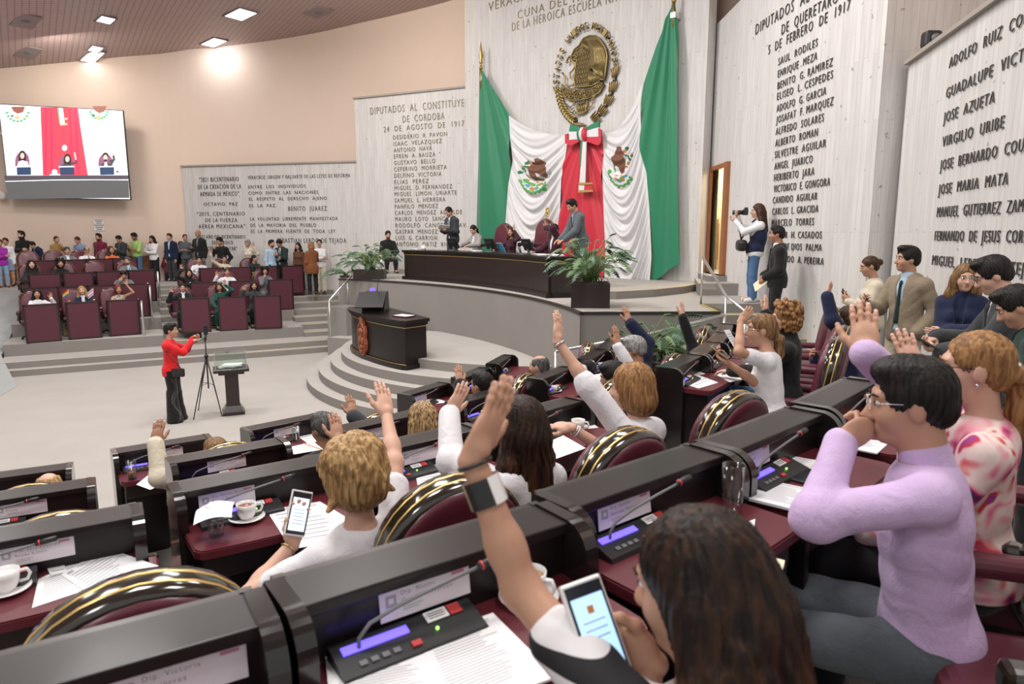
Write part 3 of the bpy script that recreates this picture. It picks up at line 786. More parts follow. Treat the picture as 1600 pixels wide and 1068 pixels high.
flat(sheet('green_band', [(749, 108), (745, 200), (742, 300), (740, 410)], [(752, 107), (772, 142), (795, 180), (797, 215), (801, 250), (794, 290), (791, 330), (787, 385), (786, 412)], {'f': radial(751, 90, 26, .075, 160)}, 'flag_green', None, 40, 90), fl)
flat(sheet('white_band', [(795, 180), (797, 215), (801, 250), (794, 290), (791, 330), (787, 385), (786, 412)], [(889, 209), (884, 240), (877, 280), (875, 330), (872, 395), (871, 412)],
           {'f': swag(19, 58, .05), 'sag': lambda u, v: 11 * 4 * u * (1 - u) * max(0, 1 - v * 1.5) + 14 * v * 4 * u * (1 - u)}, 'flag_white', None, 100, 220, PR_L), fl)
flat(sheet('red_band', [(889, 209), (884, 240), (877, 280), (875, 330), (872, 395), (871, 412)], [(914, 207), (912, 240), (910, 280), (909, 330), (908, 395), (908, 420)], {'f': radial(912, 200, 22, .05, 110)}, 'flag_red', None, 36, 80), fl)
flat(sheet('red_band', [(914, 207), (912, 240), (910, 280), (909, 330), (908, 395), (908, 425)], [(941, 205), (943, 240), (941, 270), (943, 330), (946, 400), (944, 432)], {'f': radial(912, 200, 22, .05, 110)}, 'flag_red', None, 36, 80), fr)
flat(sheet('white_band', [(941, 205), (943, 240), (941, 270), (943, 330), (946, 400), (944, 432)], [(1003, 130), (1000, 165), (1003, 230), (1010, 270), (1015, 330), (1018, 400), (1015, 441)],
           {'f': swag(21, 62, .05, tilt=-38, ph=1.0), 'sag': lambda u, v: 26 * 4 * u * (1 - u) * max(0, 1 - v * 1.8) + 10 * v * 4 * u * (1 - u)}, 'flag_white', None, 80, 220, PR_R), fr)
flat(sheet('green_band', [(1051, 4), (1025, 70), (1003, 130), (1000, 165), (1003, 230), (1010, 270), (1015, 330), (1018, 400), (1015, 441)], [(1055, 4), (1059, 60), (1060, 100), (1060, 250), (1061, 330), (1063, 412)], {'f': radial(1050, -20, 30, .075, 150, .5)}, 'flag_green', None, 44, 110), fr)
for root, px_, py_, w in ((fl, 751.5, 108, 1), (fr, 1053, 4, 1)):
    u, z = PL_MAIN.sz(px_, py_, .22); mb = MB().mat('brass'); p = PL_MAIN.P(u, z, .22)
    mb.tube([(p[0], p[1], z - .5), (p[0], p[1], z + .05)], .03, 10); mb.lathe([(.05, 0), (.05, .06), (.03, .08), (.03, .14), (.055, .17), (.03, .22), (.065, .34), (.03, .55), (0, .72)], (p[0], p[1], z), 8)
    flat(mb.build('spear_finial'), root)
    mb = MB().mat('steel'); mb.box((0, 0, 0), (.12, .3, .12), .01, X=frame_mat(PL_MAIN.P(u, z - .25, .1), PL_MAIN.e, PL_MAIN.n, (0, 0, 1))); flat(mb.build('wall_bracket'), root)

# bow and tails where the flags meet
bow_ = empty('ribbon_bow', PL_MAIN.P(*PL_MAIN.sz(912, 215, .3), .3), 0, 'green, white and red ribbon bow with fringed tails under the round emblem', 'bow')


def rib(name, pts_px, matk, off0=.34, off1=.38):
    mb = MB().mat(matk); v = []; n = len(pts_px)
    for o in (off0, off1):
        for (x, y) in pts_px: u, z = PL_MAIN.sz(x, y, off0); v.append(PL_MAIN.P(u, z, o + (.05 if len(pts_px) > 4 else 0)))
    mb.add(v, [list(range(n)), list(range(n, 2 * n))[::-1]] + [[i, (i + 1) % n, n + (i + 1) % n, n + i] for i in range(n)]); o = mb.build(name); return flat(o, bow_)


def px6(L): return [(780 + x / 5.517, 170 + y / 5.517) for x, y in L]


rib('loop_green', px6([(625, 135), (700, 158), (705, 198), (615, 198)]), 'flag_green', .36, .42); rib('loop_white', px6([(615, 198), (705, 198), (712, 262), (615, 270)]), 'flag_white', .36, .42)
rib('loop_green', px6([(750, 165), (872, 105), (870, 160), (755, 195)]), 'flag_green', .36, .42); rib('loop_white', px6([(752, 192), (870, 160), (872, 240), (756, 245)]), 'flag_white', .36, .42)
rib('loop_red', px6([(585, 225), (612, 215), (612, 270), (700, 262), (712, 282), (640, 320), (588, 300)]), 'flag_red', .33, .37); rib('loop_red', px6([(872, 168), (900, 185), (892, 290), (870, 318), (760, 280), (756, 248), (872, 242)]), 'flag_red', .33, .37)
kb = MB()
for x, r, m in ((702, .0, 'flag_green'), (718, .0, 'flag_white'), (742, .0, 'flag_red')):
    u0, z0 = PL_MAIN.sz(780 + x / 5.517, 170 + 168 / 5.517, .4); u1, z1 = PL_MAIN.sz(780 + (x + 2) / 5.517, 170 + 272 / 5.517, .4)
    kb.mat(m).tube([PL_MAIN.P(u0 + (u1 - u0) * t, z0 + (z1 - z0) * t, .40 + .06 * math.sin(math.pi * t)) for t in np.linspace(0, 1, 8)], [.05, .06, .065, .065, .065, .065, .06, .05], 8)
flat(kb.build('knot'), bow_)
rib('tail_green', px6([(704, 275), (724, 275), (708, 500), (700, 500)]), 'flag_green', .40, .42); rib('tail_white', px6([(722, 275), (756, 275), (745, 640), (695, 640)]), 'flag_white', .40, .42)
rib('fringe', px6([(692, 635), (808, 635), (808, 652), (692, 655)]), 'gold', .41, .45); rib('tail_white', px6([(692, 655), (740, 653), (738, 702), (690, 704)]), 'flag_white', .40, .43); rib('tail_red', px6([(740, 653), (808, 652), (808, 700), (738, 702)]), 'flag_red', .40, .43)
rib('fringe', px6([(688, 702), (810, 698), (810, 715), (686, 722)]), 'gold', .41, .45)

# ------------------------------------------------------------------ round bronze emblem
ec = PL_MAIN.sz(917, 118.5); et = PL_MAIN.sz(917, 38); er = PL_MAIN.sz(967, 118); RX = RY = abs(et[1] - ec[1])
emb = empty('wall_emblem', PL_MAIN.P(ec[0], ec[1]), 0, 'round bronze eagle emblem with a ring of letters high on the flag wall', 'emblem')
EI = Matrix.Translation(emb.location).inverted() @ PL_MAIN.X(ec[0], ec[1], 0)
HX = abs(er[0] - ec[0])


def ep(x, y): return ((x - 409) / 271.0 * HX, (520 - y) / 430.0 * RY)


def eplate(mb, pts, z0, z1): mb.prism([ep(*p) for p in pts], z0, z1, EI)


def estroke(mb, pts, r, z, n=6):
    q = [EI @ Vector((*ep(*p), z)) for p in pts]; mb.tube(q, r, n)


lt = MB().mat('bronze').mat('dark_bronze')
word = 'ESTADOS UNIDOS MEXICANOS'; a0, a1 = 189, 11
for i, ch in enumerate(word):
    if ch == ' ': continue
    a = math.radians(a0 + (a1 - a0) * (i / (len(word) - 1))); R0 = .895
    c = (R0 * HX * math.cos(a), R0 * RY * math.sin(a)); d = a - math.pi / 2
    Z = EI @ Matrix.Translation((c[0], c[1], .10)) @ Matrix.Rotation(d, 4, 'Z')
    lt.mi = 0; add_text(lt, ch, Z @ Matrix.Translation((-.045, -.02, 0)), .135 * RY, .085 * RY, .025, None, 2)
    lt.mi = 1; lt.box((0, .04, -.05), (.02, .05, .1), X=Z)
lt.build('letter_ring', emb, mats=['bronze', 'dark_bronze'])
EAG = [(283, 350), (300, 325), (320, 285), (360, 265), (378, 240), (400, 212), (450, 203), (500, 215), (525, 232), (560, 280), (590, 340), (605, 400), (600, 470), (592, 540), (580, 590), (555, 585), (520, 520), (470, 468), (455, 490), (500, 530), (552, 575), (545, 605), (480, 622), (430, 620), (370, 612), (330, 600), (322, 540), (330, 480), (335, 420), (345, 382), (318, 372), (290, 380)]
mat('bronze_deep', (0.15, 0.11, 0.045), 0.5, metal=0.6)
mb = MB().mat('bronze_deep'); eplate(mb, EAG, .03, .11); mb.build('eagle_backing', emb)
mb = MB().mat('bronze')
estroke(mb, EAG + [EAG[0]], .017, .12)
for k in range(9):      # long wing feathers on the right
    t = k / 8; estroke(mb, [(455 + 55 * t, 245 + 8 * t), (500 + 75 * t, 330 + 15 * t), (505 + 88 * t, 440 - 10 * t), (480 + 102 * t, 475 + 105 * t)], .013, .13)
for k in range(7): estroke(mb, [(475 + 14 * k, 455 + 4 * k), (500 + 12 * k, 500 + 8 * k), (515 + 10 * k, 540 + 7 * k)], .013, .135)
for k in range(6): estroke(mb, [(452 + 6 * k, 505 + 5 * k), (462 + 15 * k, 618 - 7 * k)], .015, .13)         # tail
for r_ in range(7):       # breast feathers, small arcs
    for c_ in range(5):
        x = 345 + 22 * c_ + (11 if r_ % 2 else 0); y = 330 + 38 * r_
        if x > 452: continue
        estroke(mb, [(x - 10, y), (x - 4, y + 26), (x + 6, y + 26), (x + 12, y)], .009, .125, 5)
for k in range(5): estroke(mb, [(385 + 10 * k, 225 + 4 * k), (400 + 14 * k, 300 + 12 * k)], .011, .125)
estroke(mb, [(285, 352), (305, 340), (335, 345), (350, 360)], .02, .13); estroke(mb, [(318, 300), (330, 292), (345, 300), (360, 285)], .012, .13)
mb.build('eagle', emb)
mb = MB().mat('bronze'); estroke(mb, [(255, 375), (275, 335), (295, 345), (300, 380), (330, 400), (318, 450), (285, 480), (290, 520), (325, 540), (318, 585), (270, 590), (240, 560), (238, 500), (215, 462)], .024, .12, 7)
mb.ell(EI @ Vector((*ep(258, 380), .12)), (.04, .03, .03)); mb.build('snake', emb)
mb = MB().mat('bronze'); dk = MB().mat('bronze_deep')
eplate(dk, [(205, 560), (240, 600), (300, 625), (380, 640), (470, 640), (560, 605), (575, 630), (540, 690), (440, 720), (340, 722), (260, 700), (215, 640)], .02, .08)
estroke(mb, [(205, 560), (240, 600), (300, 625), (380, 640), (470, 640), (560, 605), (575, 630), (540, 690), (440, 720), (340, 722), (260, 700), (215, 640), (205, 560)], .013, .09)
for (x, y, r) in ((240, 655, 22), (292, 668, 24), (352, 684, 30), (438, 680, 26), (500, 655, 22), (545, 630, 18), (215, 590, 15), (320, 630, 14), (400, 650, 16)):
    P = [(x + r * math.cos(a), y + r * 1.05 * math.sin(a)) for a in np.linspace(0, 6.283, 11)]; estroke(mb, P, .011, .10, 5)
    for q in range(3): a = 2.09 * q + .5; mb.ell(EI @ Vector((*ep(x + r * .45 * math.cos(a), y + r * .45 * math.sin(a)), .10)), .022, 6, 5)
mb.build('cactus', emb); dk.build('cactus_backing', emb)
mb = MB().mat('bronze')
eplate(mb, [(345, 750), (395, 745), (435, 735), (440, 800), (420, 830), (350, 835), (340, 800)], .03, .05)
for P in ([(245, 735), (280, 770), (310, 750), (340, 765), (345, 835), (420, 830), (435, 735), (395, 750), (345, 752)], [(290, 830), (320, 800), (340, 835), (390, 842), (440, 815), (480, 770), (470, 730), (505, 700)], [(360, 760), (365, 820)], [(380, 755), (388, 820)], [(400, 755), (405, 818)], [(415, 750), (420, 812)],
          [(300, 790), (270, 800), (300, 820)], [(455, 745), (490, 740), (500, 720)], [(450, 790), (475, 790), (480, 770)], [(400, 700), (405, 740)], [(290, 720), (330, 740)]):
    estroke(mb, P, .016, .08)
mb.build('stone_and_water', emb)
mb = MB().mat('bronze')


def eleaf(mb, a, r, l, w, turn):
    c = Vector((r * HX * math.cos(a), r * RY * math.sin(a), .07)); t = math.atan2(RY * math.cos(a), -HX * math.sin(a)) + turn
    X = EI @ Matrix.Translation(c) @ Matrix.Rotation(t, 4, 'Z'); mb.ell((0, 0, 0), (l, w, .035), 8, 5, None) if False else mb.add(*ell_geo(l, w, .035), True, X)


def ell_geo(a, b, c):
    m = MB(); m.ell((0, 0, 0), (a, b, c), 8, 6); return m.v, m.f


for i in range(12):
    a = math.radians(192 + 5.0 * i); eleaf(mb, a, .86, .085, .035, .7); eleaf(mb, a, .97, .085, .035, -.7); eleaf(mb, a, .92, .06, .02, 0)
mb.build('oak_branch', emb)
mb = MB().mat('bronze')
for i, a in enumerate((-2, -20, -37, -53, -68)):
    a = math.radians(a)
    for k in range(5): eleaf(mb, a + .022 * (k - 2), .84 + .045 * k, .13, .02, -.12 * (k - 2) + .05)
    eleaf(mb, a + .15, .92, .05, .03, 0)
for k in range(7): estroke(mb, [(310 + 14 * k, 905 + 3 * k), (345 + 14 * k, 935 + 2 * k)], .014, .08)
mb.build('laurel_branch', emb)
dk = MB().mat('dark_bronze')
for (a_0, a_1) in ((190, 252), (288, 362)):
    P = [EI @ Vector((.92 * HX * math.cos(math.radians(a)), .92 * RY * math.sin(math.radians(a)), .03)) for a in np.linspace(a_0, a_1, 20)]; dk.tube(P, .05, 6)
dk.build('wreath_backing', emb)

# ------------------------------------------------------------------ video screen on the cream wall
scr_a = atplane(8, 250, (-16.15, 21.75, 0), (0.34, -0.94, 0)); PL_SCR = Plane((-16.15, 21.72), (-12.85, 22.92))
scr = empty('video_screen', PL_SCR.P(0, 3.6), 0, 'large flat video screen on the cream wall showing the dais and flags', 'screen')
SI = Matrix.Translation(scr.location).inverted()
u0, z0 = PL_SCR.sz(13, 310); u1, z1 = PL_SCR.sz(203, 309); _, zt = PL_SCR.sz(193, 171.5); _, zt0 = PL_SCR.sz(1, 165); u0t, _ = PL_SCR.sz(0.5, 170)
u0 = (u0 + u0t) / 2; zb = (z0 + z1) / 2; ztp = (zt + zt0) / 2; WS = u1 - u0; HS = ztp - zb
XS = SI @ PL_SCR.X(u0, zb, 0.0)
mb = MB().mat('plastic_black'); mb.box((WS / 2, HS / 2, -.09), (WS + .05, HS + .05, .16), .01, X=XS); mb.build('cabinet', scr)


def emis(name, c, s): return mat(name, tuple(k * .2 for k in c), .4, emit=c, es=s)


emis('scr_white', (.93, .95, 1.0), 1.0); emis('scr_red', (.92, .055, .09), .9); emis('scr_red2', (.75, .03, .12), .8); emis('scr_blue', (.03, .06, .14), .8); emis('scr_skin', (.85, .55, .45), .9)
emis('scr_hair', (.05, .025, .03), .6); emis('scr_chair', (.33, .12, .20), .8); emis('scr_grey', (.11, .105, .105), .8); emis('scr_green', (.15, .5, .25), .8); emis('scr_brown', (.35, .12, .08), .8); emis('scr_shade', (.70, .76, .82), 1.0)
emis('scr_dark', (.10, .08, .10), .7); emis('scr_gold', (.85, .55, .3), .8)
disp = MB(); zz = [0.0]


def sp(x, y):      # crop coordinates (origin 0,150, scale 5.933) -> display
    fx = x / 5.933; fy = 150 + y / 5.933; u, z = PL_SCR.sz(fx, fy); return ((u - u0), (z - zb))


def spoly(m, pts): zz[0] += .0008; disp.mat(m).add([(*sp(*p), zz[0]) for p in pts], [list(range(len(pts)))], False, XS)
def sell(m, x, y, rx, ry): spoly(m, [(x + rx * math.cos(a), y - ry * math.sin(a)) for a in np.linspace(0, 6.283, 15)[:-1]])


disp.mat('scr_white').add([(0, 0, 0), (WS, 0, 0), (WS, HS, 0), (0, HS, 0)], [[0, 1, 2, 3]], False, XS)
spoly('scr_red', [(375, 100), (722, 112), (740, 250), (770, 450), (815, 735), (398, 735), (388, 420), (380, 250)])
for x in (420, 470, 640, 690): spoly('scr_red2', [(x, 105), (x + 14, 106), (x + 30 + (x - 560) * .12, 725), (x + 10 + (x - 560) * .12, 725)])
spoly('scr_red2', [(572, 270), (577, 270), (580, 480), (574, 480)])
for k, (x, y) in enumerate(((60, 330), (90, 420), (210, 350), (840, 360), (1050, 380))): spoly('scr_shade', [(x - 60, y), (x, y + 60), (x + 70, y + 65), (x + 110, y + 30), (x + 60, y + 78), (x - 10, y + 70)])
spoly('scr_white', [(545, 110), (583, 112), (605, 270), (560, 275)]); spoly('scr_green', [(532, 110), (545, 110), (556, 250), (550, 250)]); spoly('scr_gold', [(590, 205), (628, 200), (628, 218), (592, 222)]); spoly('scr_gold', [(562, 258), (625, 250), (627, 268), (560, 275)])
for cx, cy, w in ((165, 140, 100), (920, 135, 80)):
    for i in range(9): a = math.pi * (i + .5) / 9; sell('scr_green', cx + w * 1.0 * math.cos(a), cy + w * .95 * math.sin(a), 16, 10)
    spoly('scr_brown', [(cx - 60, cy - 40), (cx + 70, cy - 42), (cx + 50, cy + 10), (cx, cy + 25), (cx - 40, cy + 0)]); sell('scr_gold', cx - 5, cy + 60, 26, 18); sell('scr_blue', cx - 50, cy + 45, 14, 8)
for cx, y0, hair in ((210, 510, 1), (610, 540, 1), (980, 528, 0)):
    sell('scr_chair', cx, y0 + 90, 66, 84); spoly('scr_chair', [(cx - 66, y0 + 90), (cx + 66, y0 + 90), (cx + 66, 660), (cx - 66, 660)])
    if hair: sell('scr_hair', cx + 18 * (cx > 400), y0 + 60, 36, 60)
    spoly('scr_white' if cx < 300 else 'scr_dark', [(cx - 48, 655), (cx - 36, y0 + 100), (cx, y0 + 85), (cx + 50, y0 + 100), (cx + 62, 655)])
    sell('scr_hair', cx + 18 * (300 < cx < 700), y0 + 22, 28, 26); sell('scr_skin', cx + 18 * (300 < cx < 700), y0 + 45, 20, 28)
    if not hair: sell('scr_hair', cx, y0 + 68, 16, 9); spoly('scr_white', [(cx - 14, 655), (cx - 6, y0 + 85), (cx + 12, y0 + 85), (cx + 24, 655)])
    spoly('scr_shade', [(cx - 62, 650), (cx + 82, 648), (cx + 82, 664), (cx - 62, 666)]); spoly('scr_blue', [(cx - 52, 662), (cx + 80, 660), (cx + 82, 730), (cx - 48, 733)])
spoly('scr_dark', [(1040, 640), (1072, 590), (1062, 545), (1042, 550), (1050, 585), (1010, 600)]); sell('scr_skin', 1045, 540, 14, 18)
spoly('scr_dark', [(660, 640), (718, 625), (712, 590), (698, 592), (700, 612), (655, 615)]); spoly('scr_skin', [(688, 525), (702, 522), (716, 590), (700, 594)])
sell('scr_gold', 603, 482, 26, 30); sell('scr_white', 603, 482, 22, 27)
sell('scr_white', 510, 705, 26, 26); spoly('scr_white', [(465, 725), (560, 722), (560, 735), (465, 735)]); spoly('scr_blue', [(1080, 695), (1102, 694), (1102, 708), (1080, 709)])
spoly('scr_dark', [(45, 738), (1190, 735), (1192, 772), (900, 776), (500, 776), (55, 790)]); spoly('scr_shade', [(55, 788), (500, 774), (900, 772), (1192, 774), (1192, 780), (900, 778), (500, 782), (55, 796)]); spoly('scr_grey', [(56, 796), (500, 783), (900, 780), (1193, 782), (1204, 944), (82, 954)])
disp.build('display', scr)
o = empty('notice', (0, 0, 0), 0, 'two small printed notices taped on the cream wall', 'notice'); PLN = Plane((-14.2, 23.25), (-12.2, 24.12))
mb = MB()
for (x0, y0, x1, y1) in ((147, 342, 162, 350), (147.5, 351, 163, 360)):
    a, b = PLN.sz(x0, y1), PLN.sz(x1, y0); mb.mat('paper').box((0, 0, 0), (b[0] - a[0], .01, b[1] - a[1]), X=frame_mat(PLN.P((a[0] + b[0]) / 2, (a[1] + b[1]) / 2, .02), PLN.e, PLN.n, (0, 0, 1)))
    for k in range(3): mb.mat('print_dark_green' if k else 'print_red').box((0, .008, (b[1] - a[1]) * (.32 - .3 * k)), ((b[0] - a[0]) * (.9 - .2 * k), .004, (b[1] - a[1]) * .13), X=frame_mat(PLN.P((a[0] + b[0]) / 2, (a[1] + b[1]) / 2, .02), PLN.e, PLN.n, (0, 0, 1)))
mb.build('sheet', o)
p = atplane(2, 305, (-16.4, 21.9, 0), (0.34, -0.94, 0)); mb = MB().mat('speaker_white'); mb.lathe([(0, -.05), (.12, -.05), (.14, 0), (.1, .05), (0, .06)], (0, 0, 0), 16, X=Matrix.Rotation(math.radians(90), 4, 'X')); o = mb.build('wall_speaker', label='small round white wall speaker at the lower left of the screen', cat='speaker'); o.location = (p[0] + .0, p[1] + .02, p[2])
p = PL_NAM.P(0.35, 5.31, -.12); o = empty('security_camera', p, 0, 'small dark camera standing on the coping of the name wall', 'camera')
mb = MB().mat('plastic_grey'); mb.box((0, 0, .03), (.2, .2, .06), .01); mb.build('base', o); mb = MB().mat('plastic_black'); mb.box((0, 0, .15), (.2, .16, .2), .04); mb.build('housing', o); mb = MB().mat('plastic_grey'); mb.lathe([(0, 0), (.05, 0), (.05, .03), (0, .03)], (0, 0, 0), 12, X=Matrix.Translation((0, -.08, .15)) @ Matrix.Rotation(math.radians(90), 4, 'X')); mb.build('lens', o)
# ------------------------------------------------------------------ furniture models
def desk_model(name):
    root = empty(name)
    w, h = .72, .92
    prof = [(0, 0), (0, h - .015), (-.012, h), (-.14, h)] + [(-.14 - .085 * math.sin(a), h - .085 * (1 - math.cos(a))) for a in np.linspace(.15, 1.571, 9)] + [(-.225, 0)]
    for s in (-1, 1): mb = MB().mat('black_gloss'); mb.prism([(p[0], p[1]) for p in prof], -.019, .019, frame_mat((s * (w / 2 - .019), 0, 0), (0, 1, 0), (0, 0, 1), (1, 0, 0))); mb.build('side_panel', root)
    mb = MB().mat('black_lacquer'); mb.box((0, -.075, h - .022), (w - .06, .148, .03), .004); mb.box((0, -.118, .80), (w - .06, .016, .19)); mb.build('hutch', root)
    mb = MB().mat('dark_wood'); mb.box((0, -.012, h / 2), (w - .04, .024, h - .03)); 
    for s in (-1, 1): mb.box((s * (w / 2 - .032), .004, h / 2), (.025, .02, h - .01))
    mb.box((0, .004, h - .022), (w - .06, .02, .03)); mb.box((0, .004, .02), (w - .06, .02, .04)); mb.build('front_frame', root)
    mb = MB().mat('maroon_panel'); mb.box((0, .004, h / 2), (w - .085, .012, h - .075)); mb.build('front_panel', root)
    pts = [(-.34, -.125), (-.34, -.40), (-.325, -.43)] + [(-.325 + .65 * t, -.438 - .022 * 4 * t * (1 - t)) for t in np.linspace(.03, .97, 9)] + [(.325, -.43), (.34, -.40), (.34, -.125)]
    mb = MB().mat('maroon_top'); mb.prism(pts, .730, .759); q = [(x * .988, -.125 + (y + .125) * .985) for x, y in pts]; mb.prism(q, .759, .765); mb.build('tabletop', root)
    mb = MB().mat('dark_wood'); mb.box((0, -.27, .675), (.62, .27, .11), .004); mb.build('drawer_box', root)
    for s in (-1, 1): mb = MB().mat('black_lacquer'); mb.box((s * .30, -.30, .365), (.03, .20, .73), .004); mb.build('support', root)
    return root


def arch(w, z0, z1, n=14, r=None):
    """half-round topped outline, from lower left over the top to lower right, in (x, z)"""
    P = [(-w * .42, z0), (-w * .5, z0 + .12)]; zc = z1 - w * .5 * .92
    for i in range(n + 1): a = math.pi * (1 - i / n); P.append((w * .5 * math.cos(a), zc + (z1 - zc) * math.sin(a)))
    return P + [(w * .5, z0 + .12), (w * .42, z0)]


def chair_model(name):
    root = empty(name)
    T = Matrix.Translation((0, -.22, .46)) @ Matrix.Rotation(math.radians(9), 4, 'X') @ Matrix.Translation((0, 0, -.46))

    def strip(mb, P, y0, y1, grow):
        a = []; n = len(P)
        for i in range(n):
            p0 = Vector(P[max(i - 1, 0)]); p1 = Vector(P[min(i + 1, n - 1)]); d = (p1 - p0).normalized(); nx, nz = -d.y, d.x
            a.append([(P[i][0] + nx * grow, y0, P[i][1] + nz * grow), (P[i][0] + nx * grow, y1, P[i][1] + nz * grow)])
        mb.grid([[T @ Vector(q) for q in r_] for r_ in a], True)

    P = arch(.54, .40, 1.16)
    mb = MB().mat('rim_wood')
    for y0, y1, g in ((-.065, -.05, .0), (-.05, .05, .012), (.05, .065, .0)):
        pass
    prof = [(-.060, -.012), (-.052, .004), (-.026, .010), (.026, .010), (.052, .004), (.060, -.012)]
    G = []
    n = len(P)
    for i in range(n):
        d = (Vector(P[min(i + 1, n - 1)]) - Vector(P[max(i - 1, 0)])).normalized(); nx, nz = -d.y, d.x
        G.append([T @ Vector((P[i][0] + nx * g, y, P[i][1] + nz * g)) for y, g in prof])
    mb.grid(G, True, True); mb.build('rim', root)
    mb = MB().mat('gold')
    for yc in (-.022, .020):
        G = []
        for i in range(n):
            d = (Vector(P[min(i + 1, n - 1)]) - Vector(P[max(i - 1, 0)])).normalized(); nx, nz = -d.y, d.x
            G.append([T @ Vector((P[i][0] + nx * g, yc + y, P[i][1] + nz * g)) for y, g in ((-.005, .009), (-.002, .0125), (.002, .0125), (.005, .009))])
        mb.grid(G, True, True)
    mb.build('gold_lines', root)

    def pad(y, thick, sgn, w, z0, z1, key, nm):
        mb = MB().mat(key); rings = []
        for k in range(5):
            t = k / 4; sc = 1 - .16 * t ** 2.2; yy = y + sgn * thick * math.sin(t * math.pi / 2)
            Q = arch(w, z0, z1); cx, cz = 0, (z0 + z1) / 2
            rings.append([T @ Vector((q[0] * sc, yy, cz + (q[1] - cz) * sc)) for q in Q])
        m = len(rings[0]); v = [p for r_ in rings for p in r_]; f = []
        for k in range(4):
            for i in range(m):
                q = [k * m + i, k * m + (i + 1) % m, (k + 1) * m + (i + 1) % m, (k + 1) * m + i]; f.append(q if sgn > 0 else q[::-1])
        f.append([4 * m + i for i in range(m)] if sgn > 0 else [4 * m + i for i in range(m)][::-1])
        mb.add(v, f, True); mb.build(nm, root)

    pad(.05, .055, 1, .515, .415, 1.15, 'maroon_leather', 'back_cushion'); pad(-.05, .03, -1, .515, .415, 1.15, 'maroon_leather', 'back_panel')
    mb = MB().mat('maroon_leather'); mb.box((0, .02, .43), (.50, .52, .13), .05, seg=3); mb.build('seat', root)
    mb = MB().mat('rim_wood'); mb.box((0, .02, .355), (.46, .48, .04), .01); mb.build('seat_pan', root)
    for s in (-1, 1):
        mb = MB().mat('maroon_leather'); mb.box((s * .295, -.02, .665), (.085, .40, .07), .03, seg=3); a = mb.build('armrest', root)
        mb = MB().mat('rim_wood'); mb.box((s * .295, .20, .655), (.078, .07, .08), .02); mb.build('arm_tip', a)
        mb = MB().mat('rim_wood'); mb.tube([(s * .295, .20, .64), (s * .295, .17, .50), (s * .25, .1, .38)], .022, 8); mb.build('arm_post', a); mb = MB().mat('rim_wood'); mb.tube([(s * .295, -.2, .64), (s * .285, -.2, .45)], .022, 8); mb.build('arm_post', a)
    mb = MB().mat('plastic_black'); mb.tube([(0, 0, .07), (0, 0, .34)], .035, 10)
    for k in range(5): a = 1.2566 * k; mb.tube([(0, 0, .10), (.27 * math.cos(a), .27 * math.sin(a), .06)], [.03, .018], 6); mb.ell((.27 * math.cos(a), .27 * math.sin(a), .03), .03, 8, 6)
    mb.build('swivel_base', root)
    return root


def console_model(name):
    root = empty(name)
    mb = MB().mat('plastic_black'); mb.prism([(-.05, 0), (.05, 0), (.05, .036), (.036, .039), (-.046, .014)], -.17, .17, frame_mat((0, 0, 0), (0, 1, 0), (0, 0, 1), (1, 0, 0))); mb.build('body', root)
    S = Matrix.Translation((0, -.005, .0268)) @ Matrix.Rotation(math.radians(17), 4, 'X')
    mb = MB().mat('lcd'); mb.box((-.075, .022, .002), (.15, .020, .004), X=S); mb.build('display', root)
    mb = MB().mat('paper'); mb.box((.075, .03, .003), (.055, .028, .003), X=S)
    mb.mat('ink')
    for k in range(3): mb.box((.075, .037 - .007 * k, .0048), (.04, .002, .0006), X=S)
    mb.build('label', root)
    mb = MB().mat('red_plastic'); mb.box((.122, .03, .003), (.03, .028, .003), X=S); mb.build('number_label', root)
    mb = MB().mat('plastic_grey'); [mb.box((-.12 + .025 * k, -.02, .002), (.016, .012, .004), X=S) for k in range(4)]; mb.mat('red_plastic').box((.0, -.022, .003), (.022, .014, .005), X=S); mb.mat('led_green').ell((.06, -.01, .028), .004, 6, 4); mb.build('buttons', root)
    st = [(-.115, .01, .02), (-.113, .013, .055), (-.088, .013, .08), (-.02, .012, .098), (.08, .008, .116), (.18, .005, .130)]
    mb = MB().mat('plastic_grey'); mb.tube(st, .0045, 7); mb.build('gooseneck', root)
    mb = MB().mat('plastic_black'); mb.tube([(.175, .005, .1295), (.21, .004, .135), (.238, .003, .138)], [.008, .0105, .0095], 10); h = mb.build('microphone', root)
    mb = MB().mat('red_plastic'); mb.tube([(.184, .005, .131), (.189, .0048, .132)], .0112, 10); mb.build('light_ring', h)
    return root


def local(root, x, y, z=0.0):
    M_ = Matrix.Translation(root.location) @ root.rotation_euler.to_matrix().to_4x4(); return M_ @ Vector((x, y, z))


DESK = desk_model('desk'); CHAIR = chair_model('office_chair'); CONSOLE = console_model('microphone_console')
_used = {}


SEATS = {}


def place(proto, loc, rz, label, cat, group):
    first = proto.name not in _used
    o = proto if first else copy_tree(proto)
    _used[proto.name] = 1
    o.location = loc; o.rotation_euler = (0, 0, rz); return tag(o, label, cat, group)


